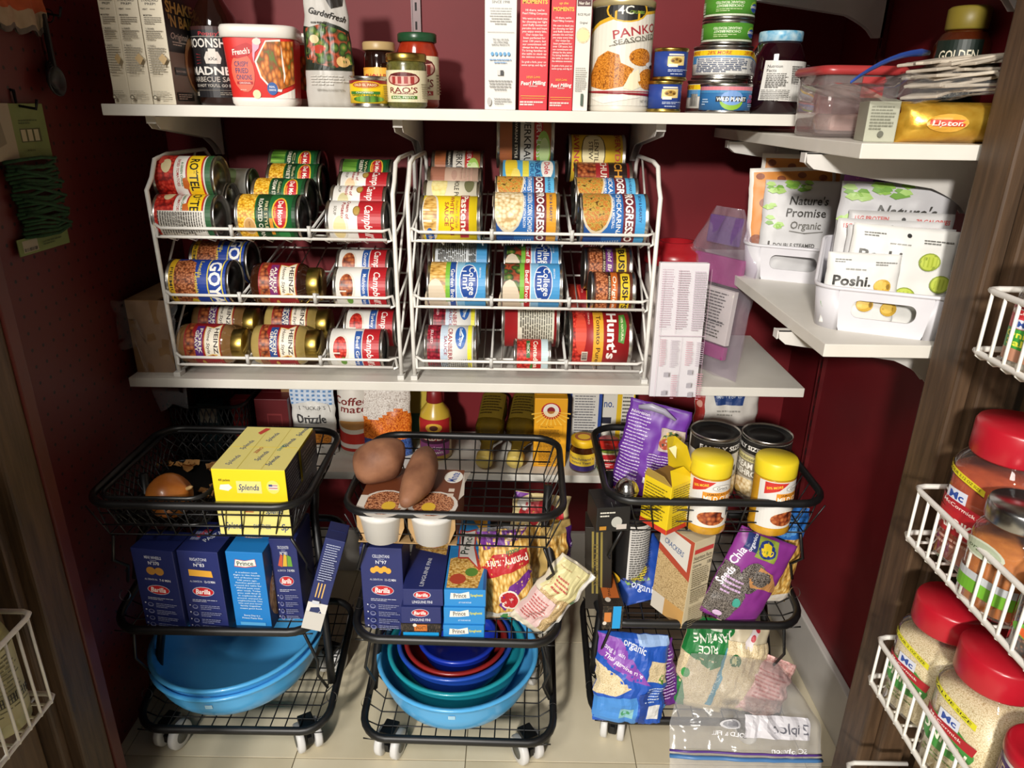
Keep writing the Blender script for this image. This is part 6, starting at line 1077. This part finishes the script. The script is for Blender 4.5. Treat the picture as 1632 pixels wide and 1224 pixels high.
nd = [R(.05, .06, .95, .72, '@noodles'), R(0, .72, 1, 1, '2a6ab8'), E(.6, .84, .22, .1, '5a9ad8'), T('Tasty', .4, .9, .07, 'e8f0f8', .4, rot=-20), G([(0, .02), (1, .02), (1, .14), (.5, .1), (0, .2)], 'd8d0c4'), G([(.36, .2), (.58, .22), (.66, .68), (.45, .68)], 'e8e0d4'), G([(.385, .22), (.56, .235), (.635, .665), (.47, .665)], 'a82430'), T('Pennsylvania', .5, .45, .1, 'f0ecdc', .36, rot=80, b=.02), E(.4, .06, .1, .04, 'b07a3a')]
pouch('noodle bag with blue top and red badge behind the chia bag', .10, .185, .055, 'c8a566', T3(xat(1222, 1.03, .36), 1.04, F2) @ RY(6) @ RX(-5), nd, seed=62, style='pillow', name='noodle_bag', cat='bag', wr=.004, group='noodle bags')
pouch('blue organic bag with a yellow oval lying low in the right cart', .09, .11, .03, '1f4aa6', T3(xat(1035, 1.03, .31), 1.03, F2 + .001) @ RX(-38) @ RY(-14), [R(.15, .3, .6, .7, '7aa03a'), E(.38, .5, .28, .24, '1c2f78'), E(.38, .5, .22, .18, 'd8c02a'), T('organics', .5, .2, .11, 'd8e0f4', .6, rot=-30), G([(.6, 0), (.9, 0), (.9, .2), (.65, .2)], 'd8b48a')], seed=63, style='pillow', name='blue_bag', cat='bag', wr=.004)
# bottom tier: rice bags and zip bags
rice = [R(0, 0, 1, 1, '1f55b8'), G([(0, .78), (.45, .55), (.75, .5), (.3, .95), (0, 1)], '8a4ab0'), G([(0, .34), (.3, .36), (.46, .46), (.34, .56), (0, .70)], '@grain'), T('long grain', .22, .84, .045, 'e4dcf0', .34, rot=-24), T('Thai jasmine rice', .36, .70, .05, 'f0e8f4', .6, rot=-26, b=.015), G([(0, .04), (.62, .0), (.6, .36), (.3, .34), (0, .3)], '4a8ed8'), G([(.7, .55), (.99, .5), (.99, .72), (.75, .76)], '@grain'), G([(.86, .52), (.92, .6), (.99, .56), (.92, .5)], '5a8a3a'), T('organic', .5, .9, .07, 'e8ecf4', .34, rot=-20), R(.55, .9, 1, 1, '9ab8e4'), R(.36, .1, .55, .22, '8ac0c8'), E(.44, .16, .06, .04, '4a9a6a'), R(.75, .1, .92, .26, 'd8d8d8'), L(.7, .3, .95, .48, 6, 'b8c8e4'), G([(.64, .0), (.72, .0), (.76, .45), (.62, .4)], '1a3f90')]
pouch('blue and purple jasmine rice bag at the left of the right cart bottom', .125, .165, .055, '1f55b8', T3(xat(998, .98, .1), .965, F3 + .003) @ RX(-16) @ RY(3), rice, seed=71, style='pillow', name='rice_bag', cat='bag', wr=.006, group='rice bags')
pouch('purple rice bag behind the blue one in the right cart bottom', .075, .13, .04, '6a2a8a', T3(xat(1056, .99, .1), 1.0, F3 + .003) @ RX(-14) @ RY(-10), [L(.45, .2, .95, .9, 16, 'c8b4dc', .35), G([(0, .1), (.3, .12), (.36, .4), (0, .5)], '@grain'), R(.35, .06, .6, .14, '3a8ac0'), T('&', .3, .62, .12, 'd8c8e4', .16)], seed=72, style='pillow', name='rice_bag', cat='bag', wr=.005, group='rice bags')
pouch('green jasmine rice bag in the right cart bottom', .10, .17, .05, 'cdbd97', T3(xat(1112, .985, .1), 1.0, F3 + .003) @ RX(-18) @ RY(12), [R(0, .08, 1, .6, '@grain'), G([(0, .62), (.5, .5), (1, .66), (1, 1), (0, 1)], '1f7a3a'), T('JASMINE', .45, .82, .09, 'f0f0e4', .7, rot=192, b=.02), T('RICE', .4, .7, .08, 'f0f0e4', .34, rot=192, b=.02), R(.4, .9, .6, .98, 'd8e0d0'), E(.12, .4, .07, .05, '3a9a4a'), G([(0, .0), (.3, 0), (.1, .3), (0, .35)], '2a7a3c'), G([(.6, .1), (.72, .1), (.84, .75), (.72, .76)], '4a9ab4'), T('REGULAR', .68, .36, .07, 'd8ecf0', .3, rot=82)], seed=73, style='pillow', name='rice_bag', cat='bag', wr=.005, group='rice bags')
pouch('white rice in a clear bag with a green seal in the right cart bottom', .10, .165, .055, 'cfc3a6', T3(xat(1168, .99, .1), 1.0, F3 + .003) @ RX(-18) @ RY(8), [R(0, .0, 1, .8, '@grain'), E(.35, .6, .09, .07, '2a6a3a'), E(.35, .6, .06, .045, 'd8d8a0'), G([(.5, .75), (.62, .72), (.78, 1), (.66, 1)], 'd8cfd0'), E(.66, .86, .04, .04, 'b82a3a'), E(.72, .95, .04, .03, 'b82a3a')], seed=74, style='pillow', name='rice_bag', cat='bag', wr=.006, group='rice bags')
pouch('pink-tinted clear bag of packets in the right cart bottom', .085, .11, .05, '@pink', T3(xat(1205, .985, .1), .985, F3 + .003) @ RX(-25) @ RY(20), [G([(.1, .2), (.8, .3), (.9, .8), (.3, .9)], 'd8a8a4'), L(.2, .3, .8, .8, 8, 'c0706c', .4)], seed=75, style='pillow', name='packet_bag', cat='bag', wr=.007)
# large clear zip bag spilling to the floor
o = thing('zip_bag', 'large clear zip bag with white write-on patch spilling onto the floor', 'bag', (0, 0, 0))
nx, ny = 40, 36; vs = []
PATH = [(0, 1.01, .185), (.2, .965, .172), (.38, .925, .150), (.55, .897, .124), (.72, .874, .094), (.88, .855, .04), (1, .825, .006)]
def zs(fx, fy, side=0):
    for (f0, y0_, z0_), (f1, y1_, z1_) in zip(PATH, PATH[1:]):
        if fy <= f1 + 1e-6: break
    t = (fy - f0) / (f1 - f0); yy = lerp(y0_, y1_, t); zz = lerp(z0_, z1_, t)
    xl_ = lerp(xat(1100, yy, zz), xat(1066, yy, zz), min(1, fy * 2)); xr_ = lerp(xat(1240, yy, zz), xat(1308, yy, zz), min(1, fy * 2.2))
    p = Vector((lerp(xl_, xr_, fx), yy, zz - .02 * fx * fx * (1 - fy)))
    bul = math.sin(math.pi * fx) ** .5 * math.sin(math.pi * min(1, .04 + fy * .96)) ** .6
    p += Vector((0, -.014, .012)) * bul * (1 if side else .1)
    q = Vector((fx * 5, fy * 4, 4 + side * 3)); nz = (1 - abs(noise.noise(q)) * 2) * .010 + (1 - abs(noise.noise(q * 2.3)) * 2) * .005 + noise.noise(q * 6) * .0015
    p += Vector((nz * .2, -nz * .7, nz * .5)) * (.3 + .7 * bul); p.z = max(p.z, .003 + .002 * side); return p
for side in (0, 1):
    for j in range(ny + 1):
        for i in range(nx + 1): vs.append(zs(i / nx, j / ny, side))
n1 = (nx + 1) * (ny + 1); fs = []
for j in range(ny):
    for i in range(nx):
        a = j * (nx + 1) + i; fs.append((a, a + nx + 1, a + nx + 2, a + 1)); fs.append((n1 + a, n1 + a + nx + 1, n1 + a + nx + 2, n1 + a + 1))
b = MB(); b.add(vs, fs, 0, True); b.build('bag_film', ['@bag_plastic'], o)
prt('bag_print', [R(.46, .42, .90, .58, 'd4d2d8'), T('Ziploc', .77, .505, .07, '6a6a74', .24, rot=180, b=.015), T('FOLD & FILL', .37, .56, .03, 'e8e8ec', .2, rot=180), T('SC Johnson', .76, .66, .035, 'e0e0e4', .24, rot=180), E(.37, .49, .06, .035, 'c8c8cc'), E(.37, .49, .045, .025, '8a8a90')], .24, .24, lambda x_, y_, h_: zs(x_, y_, 1) + Vector((0, -.3, .95)) * (h_ + .0022), o, 40, 36)
for k, c_ in enumerate(('5a3a8a', '4a7ab0')):
    b = MB(); b.tube([zs(i / 20, .69 + .035 * k, 1) + Vector((0, 0, .002)) for i in range(21)], .0018 + .0015 * k, 0, 6, flat=1.2); b.build('zip_track', [pm(c_, .35)], o)

# ================================================================ spice racks on the right door, bottle rack on the left door
def door_rack(label, x, s, y0, y1, zb, h_, dep=.085, M=None):
    """wire basket on a door; x: outer rail, s: +1 when the door lies towards +X"""
    o = thing('door_rack', label, 'door rack', (x, (y0 + y1) / 2, zb), group='white wire door racks'); ox = Vector((x, (y0 + y1) / 2, zb)); xd = x + s * dep
    V = lambda a, c, d: Vector((a, c, d)) - ox
    for nm, zz, ex in (('upper_rail', zb + h_, 0), ('lower_rail', zb + .006, .004)):
        b = MB(); xx = x - s * ex * 0
        pts = [V(xd, y1, zz), V(x + s * .012, y1, zz), V(x + s * .003, y1 - .003, zz), V(x, y1 - .012, zz), V(x, y0 + .012, zz), V(x + s * .003, y0 + .003, zz), V(x + s * .012, y0, zz), V(xd, y0, zz)]
        b.tube(pts, .0032, n=8); b.build(nm, [WHITEWIRE], o)
    b = MB(); n = int((y1 - y0) / .021)
    for i in range(n + 1):
        yy = y0 + .012 + (y1 - y0 - .024) * i / n
        b.tube([V(x - s * .001, yy, zb + h_), V(x - s * .001, yy, zb + .003), V(x + s * .004, yy, zb), V(xd, yy, zb)], .0019, n=5)
    for k in (1, 2): b.tube([V(x + s * .03 * k, y0, zb - .002), V(x + s * .03 * k, y1, zb - .002)], .0019, n=5)
    b.tube([V(xd - s * .002, y0, zb), V(xd - s * .002, y1, zb)], .0025, n=5); b.build('wire_grid', [WHITEWIRE], o)
ZR = (.862, .622, .405, .19)
for zz, wd, y1_ in zip(ZR, ('topmost, with onion salt', 'second, with paprika', 'third, with onion flakes', 'lowest'), (.688, .722, .722, .722)):
    door_rack('white wire spice rack on the right door, ' + wd, .466, 1, .14, y1_, zz, .068)
CLR = '@jar_glass'; RL = pm('b01828', .3)
def spice(label, x, y, z, r, h, fillm, M_ops, lidc=None, tall=.026, name='spice_jar', rz=-70, sec=sq(3.4), lidr=None, shoulder=.016):
    lr_ = lidr or r * .92; hb = h - tall
    prof = [(r * .9, 0), (r, .004), (r, hb - shoulder), (r * .93, hb - shoulder * .5), (r * .8, hb - .001), (r * .78, hb + .004)]
    fl_ = [(r * .86, .003), (r - .0018, .006), (r - .0018, hb - shoulder - .006), (0, hb - shoulder - .005)]
    return jar(label, name, 'spice jar', prof, CLR, [(lr_, hb), (lr_ * 1.02, hb + .002), (lr_ * 1.02, h - .004), (lr_ * .97, h), (0, h + .0005)], lidc or RL, T3(x, y, z) @ RZ(rz), M_ops, r + .0004, (h * .1, hb - shoulder * 1.0), span=130, sec=sec, n=40, fill=fl_, fillc=fillm, group='spice jars')
mc = lambda x_, y_: [R(x_ - .12, y_ - .07, x_ + .12, y_ + .07, 'd8dce8'), T('Mc', x_, y_, .08, '2a4a9a', .17, b=.03)]
PAP = noisy('paprika_powder', '9a3a14', 'b44a1e', 80, rough=.8); CUM = noisy('orange_spice', 'a85c1e', 'c4742c', 90, rough=.8)
pap = [G([(.08, .92), (.08, .99), (.62, .86), (.62, .79)], 'd8c828'), T('2X OUR 2.12 OZ SIZE', .35, .89, .03, '3a3410', .46, rot=-13), mc(.34, .66), G([(.1, .5), (.7, .42), (.7, .58), (.1, .62)], 'a81c28'), T('McCormick', .4, .545, .04, 'f0e0d8', .4, rot=-5), R(.08, .22, .75, .48, 'b01c24'), T('PAPRIKA', .42, .34, .12, 'f4ece4', .56, b=.03), L(.2, .05, .7, .18, 2, 'c89a8a')]
oni = lambda t_: [G([(.1, .9), (.1, .98), (.7, .84), (.7, .76)], 'd8d228'), T(t_, .4, .87, .035, '3a3410', .52, rot=-13), E(.42, .42, .34, .22, '3f8a3a'), G([(.1, .52), (.74, .44), (.76, .56), (.12, .62)], 'a81c28'), T('McCormick', .42, .54, .035, 'f0e0d8', .4, rot=-6), mc(.44, .66), T('ONION', .42, .38, .11, 'eef0dc', .56, rot=-6, b=.03), L(.25, .06, .7, .16, 2, '6a7a4a')]
xm = .515
spice('large paprika jar with red lid in the second door rack', xm + .013, .672, ZR[1] + .001, .043, .170, PAP, pap, tall=.036)
spice('spice jar with silver lid and green label in the second door rack', xm - .016, .598, ZR[1] + .001, .033, .118, CUM, [E(.4, .8, .3, .14, 'c8ccb8'), E(.4, .8, .26, .11, 'aab49a'), T('organic', .4, .8, .06, '4a5a3a', .36, sh=.2), R(.05, .3, .9, .42, 'b8bcc0'), R(.05, .1, .9, .3, '6aa82a')], pm('a8a8a8', .25, 1.0), .02, lidr=.032)
spice('jar of dark pepper flakes with a flower label in the second door rack', xm - .012, .52, ZR[1] + .001, .034, .115, '@flakes', [E(.5, .3, .3, .12, '6aa83a'), E(.45, .28, .18, .08, 'd8602a')], pm('3a3430', .4), .02)
spice('large onion flake jar with red lid, far one in the third door rack', xm, .676, ZR[2] + .001, .041, .160, '@grain', oni('3X OUR 2 OZ SIZE'), tall=.034)
spice('large onion flake jar with red lid, near one in the third door rack', xm, .587, ZR[2] + .001, .043, .168, '@grain', oni('VALUE SIZE'), tall=.036)
o = jar('purple and white spice tube with red lid in the third door rack', 'spice_tube', 'spice jar', [(.033, 0), (.035, .003), (.035, .115), (.034, .117)], pm('d8d0c8', .4), [(.036, .11), (.037, .112), (.037, .122), (.034, .125), (.028, .123), (0, .123)], RL, T3(xm, .50, ZR[2] + .001) @ RZ(-60), [R(0, .72, 1, .96, '4a2a6a'), T('NEW SEASON', .45, .84, .14, 'e0c8a0', .7), R(0, .0, 1, .7, 'ddd6cc'), T('Chili', .4, .5, .2, 'b82a2a', .5, sh=.2), L(.2, .1, .7, .3, 3, '7a6a8a')], .0353, (.006, .11), span=150)
spice('small onion salt jar with red lid in the topmost door rack', xm - .015, .635, ZR[0] + .001, .028, .112, noisy('fine_salt', 'c9c0b4', 'd8d0c6', 90), [R(0, .68, 1, .86, 'b82a30'), T('McCormick', .4, .77, .09, 'f0e4dc', .5), R(.1, .5, .9, .68, 'c8404a'), mc(.4, .58), R(0, .18, 1, .5, '3c9a3a'), T('Onion', .42, .42, .1, 'eee84a', .5, b=.02), T('Salt', .38, .29, .1, 'eee84a', .34, b=.02), G([(0, .0), (.5, .0), (.9, .06), (.9, .16), (.3, .2), (0, .16)], 'b8846a')], tall=.024)
spice('pale seasoning jar standing in the lowest door rack', xm, .63, ZR[3] + .001, .036, .085, noisy('pale_seasoning', 'b8b0a8', 'c8c2ba', 90), [R(0, 0, 1, 1, 'd8d8d4'), T('SEA SALT', .4, .6, .2, 'a82a34', .6, b=.02)], pm('c9c9c6', .4), .02)
door_rack('white wire rack on the left door holding a pale bottle', -.578, -1, .14, .70, .375, .135, .082)
door_rack('added unseen wire rack higher on the left door, shading the left cart', -.578, -1, .14, .655, .60, .068, .082)  # rack added out of view to throw shade on the left cart
PB = noisy('pale_green_liquid', 'a4a06c', 'b6b280', 20, rough=.3, coat=.3)
for yy, wd in ((.655, 'far one'), (.565, 'near one')):
    jar('pale green bottle with white cap in the left door rack, ' + wd, 'soap_bottle', 'bottle', [(.03, 0), (.034, .004), (.034, .12), (.03, .135), (.018, .145), (.018, .15)], PB, [(.024, .146), (.025, .148), (.025, .18), (.022, .184), (0, .185)], pm('b9b4ac', .4), T3(-.62, yy, .377) @ RZ(50), [R(0, 0, 1, 1, 'c6c096'), L(.1, .15, .9, .95, 14, '6a6648', .35), BAR(.5, .3, .85, .42, 12, K)], .0344, (.02, .118), span=150, group='bottles in the left door rack')

for k in range(5):  # bottles added on the unseen rack to block lamp light from the left cart
    jar('added unseen shading bottle in the higher left rack, %s from the hinge side' % ('first', 'second', 'third', 'fourth', 'fifth')[k], 'soap_bottle', 'bottle', [(.034, 0), (.038, .004), (.038, .15), (.03, .17), (.018, .18), (.018, .185)], PB, [(.024, .182), (.025, .184), (.025, .21), (.022, .214), (0, .215)], pm('b9b4ac', .4), T3(-.62, .605 - .088 * k, .602) @ RZ(50), [R(0, 0, 1, 1, 'c6c096'), L(.1, .15, .9, .95, 14, '6a6648', .35)], .0384, (.02, .14), span=150, group='bottles in the left door rack')
# ================================================================ left pegboard
HK = pm('17181a', .4, .5)
def hook(label, u, v):
    p = atx(u, v, XL); o = thing('pegboard_hook', label, 'hook', p, group='pegboard hooks')
    b = MB(); b.tube([(0, 0, .02), (.004, 0, .02), (.004, 0, 0), (.03, 0, -.004), (.034, 0, .008)], .0022, n=6); b.build('hook_wire', [HK], o); return p
p = hook('black pegboard hook holding the measuring spoons', 62, 20)
o = thing('measuring_spoons', 'set of black measuring spoons hanging on the left pegboard', 'measuring spoons', p)
b = MB(); b.tube([Vector((.012 + .009 * math.cos(a * .6283), 0, .0 + .009 * math.sin(a * .6283) - .004)) for a in range(10)], .001, n=5, closed=True); b.build('ring', [HK], o)
for k in range(4):
    b = MB(); ln = .075 + .006 * k; r = .012 + .003 * k
    b.lathe([(0.0005, -r * .55), (r * .6, -r * .45), (r * .92, -r * .2), (r, 0), (r - .0012, 0), (r * .8, -r * .25), (0.0005, -r * .48)], 0, 20, M=T3(.006 + .006 * k, -.006 - .007 * k, -ln) @ RY(90)); b.box((.005 + .006 * k, -.008 - .007 * k, -ln + r * .9), (.0066 + .006 * k, -.003 - .007 * k, -.004), 0); b.build('spoon', [noisy('dark_plastic', '1d1e20', '28292b', 30, rough=.35)], o)
p = atx(25, 20, XL); o = thing('pot_holder', 'orange and cream cloth hanging at the top of the pegboard', 'cloth', (XL + .006, p.y, p.z))
b = MB(); vs = []; nx, ny = 14, 12
for s in (0, 1):
    for j in range(ny + 1):
        for i in range(nx + 1): vs.append((.004 * math.sin(i * .9) + .003 * noise.noise(Vector((i * .4, j * .4, 1))) + .006 + s * .003, -.06 + .105 * i / nx, .06 - .085 * j / ny - .004 * math.sin(i * 1.3) * (j / ny)))
n1 = (nx + 1) * (ny + 1)
fs = []; ms = []
for j in range(ny):
    for i in range(nx):
        a = j * (nx + 1) + i; c_ = 0 if j < 8 else (1 if j < 11 else 2); fs += [(a, a + nx + 1, a + nx + 2, a + 1), (n1 + a, n1 + a + 1, n1 + a + nx + 2, n1 + a + nx + 1)]; ms += [c_, c_]
b.add(vs, fs, ms, True); b.build('cloth_panel', [noisy('orange_cloth', 'a04a22', 'b8582c', 60, rough=.8), noisy('cream_cloth', '9a8a6e', 'ac9c80', 60, rough=.8), noisy('grey_hem', '5a544c', '6a645c', 80, rough=.9)], o)
p = hook('black pegboard hook holding the twine card', 22, 168)
o = thing('twine_card', 'green twine wound on a green card hanging on the pegboard', 'twine', (XL + .006, 0, 0))
a0, a1, a2 = atx(-12, 160, XL + .006), atx(62, 165, XL + .006), atx(72, 250, XL + .006); lo_ = atx(30, 372, XL + .006); l1 = atx(105, 362, XL + .006); l2 = atx(105, 388, XL + .006)
ya, yb = a1.y, atx(-30, 200, XL + .006).y
CRD = noisy('green_card', '6a7a44', '76864e', 30, rough=.7)
b = MB(); b.box((0, yb, a2.z), (.0016, a1.y + .004, a1.z), 0, ch=.0006); cd = b.build('card_top', [CRD], o)
prt('card_print', [R(.0, 0, .45, 1, '9a937c'), G([(.1, .2), (.3, .3), (.26, .8), (.12, .7)], '7a745f'), R(.55, .3, .9, .55, '4a5230'), [R(.56 + .11 * k, .32, .64 + .11 * k, .53, 'a8a484') for k in range(3)], L(.55, .62, .9, .72, 2, '4a5a2c'), L(.6, .12, .85, .18, 1, '4a5a2c')], a1.y - yb, a1.z - a2.z, fplane((.0016, yb, a2.z), (0, a1.y - yb, 0), (0, 0, a1.z - a2.z), (1, 0, 0)), cd)
yb2 = lo_.y - .01; b = MB(); b.box((0, yb2, l2.z), (.0016, l1.y, l1.z), 0, ch=.0006); cd = b.build('card_foot', [CRD], o)
prt('card_print', [R(.08, .15, .36, .85, '9a937c'), BAR(.1, .2, .34, .4, 10, K), L(.45, .3, .9, .6, 2, '4a5a2c')], l1.y - yb2, l1.z - l2.z, fplane((.0016, yb2, l2.z), (0, l1.y - yb2, 0), (0, 0, l1.z - l2.z), (1, 0, 0)), cd)
b = MB(); zt_, zb_ = a2.z - .002, l1.z + .001; n = 20; rr = random.Random(6)
y_a, y_b = (yb + yb2) / 2 + .015, (a1.y + l1.y) / 2 + .004
for k in range(n):
    zz = lerp(zt_, zb_, k / (n - 1)); t = .01 * (1 - k / n); w0 = y_a + .004 * math.sin(k * 1.3) + .012 * k / n; w1 = y_b + .004 * math.cos(k * 1.7) + (.0 if k < 14 else .004)
    b.tube([(.002, w0, zz), (.009, lerp(w0, w1, .25), zz + rr.uniform(-.003, .004)), (.011, lerp(w0, w1, .6), zz + rr.uniform(-.005, .005)), (.008, lerp(w0, w1, .9), zz + rr.uniform(-.004, .004)), (.002, w1, zz)], .0026, 0, 6)
for k in range(4): b.tube([(.012, y_a + .01, zt_ - .01 - .02 * k), (.0135, (y_a + y_b) / 2, zt_ - .02 - .02 * k), (.011, y_b - .004, zt_ - .034 - .02 * k)], .0026, 0, 6)
q = b.build('twine_winding', [noisy('green_twine', '16341c', '23502c', 200, rough=.9)], o); q['kind'] = 'stuff'
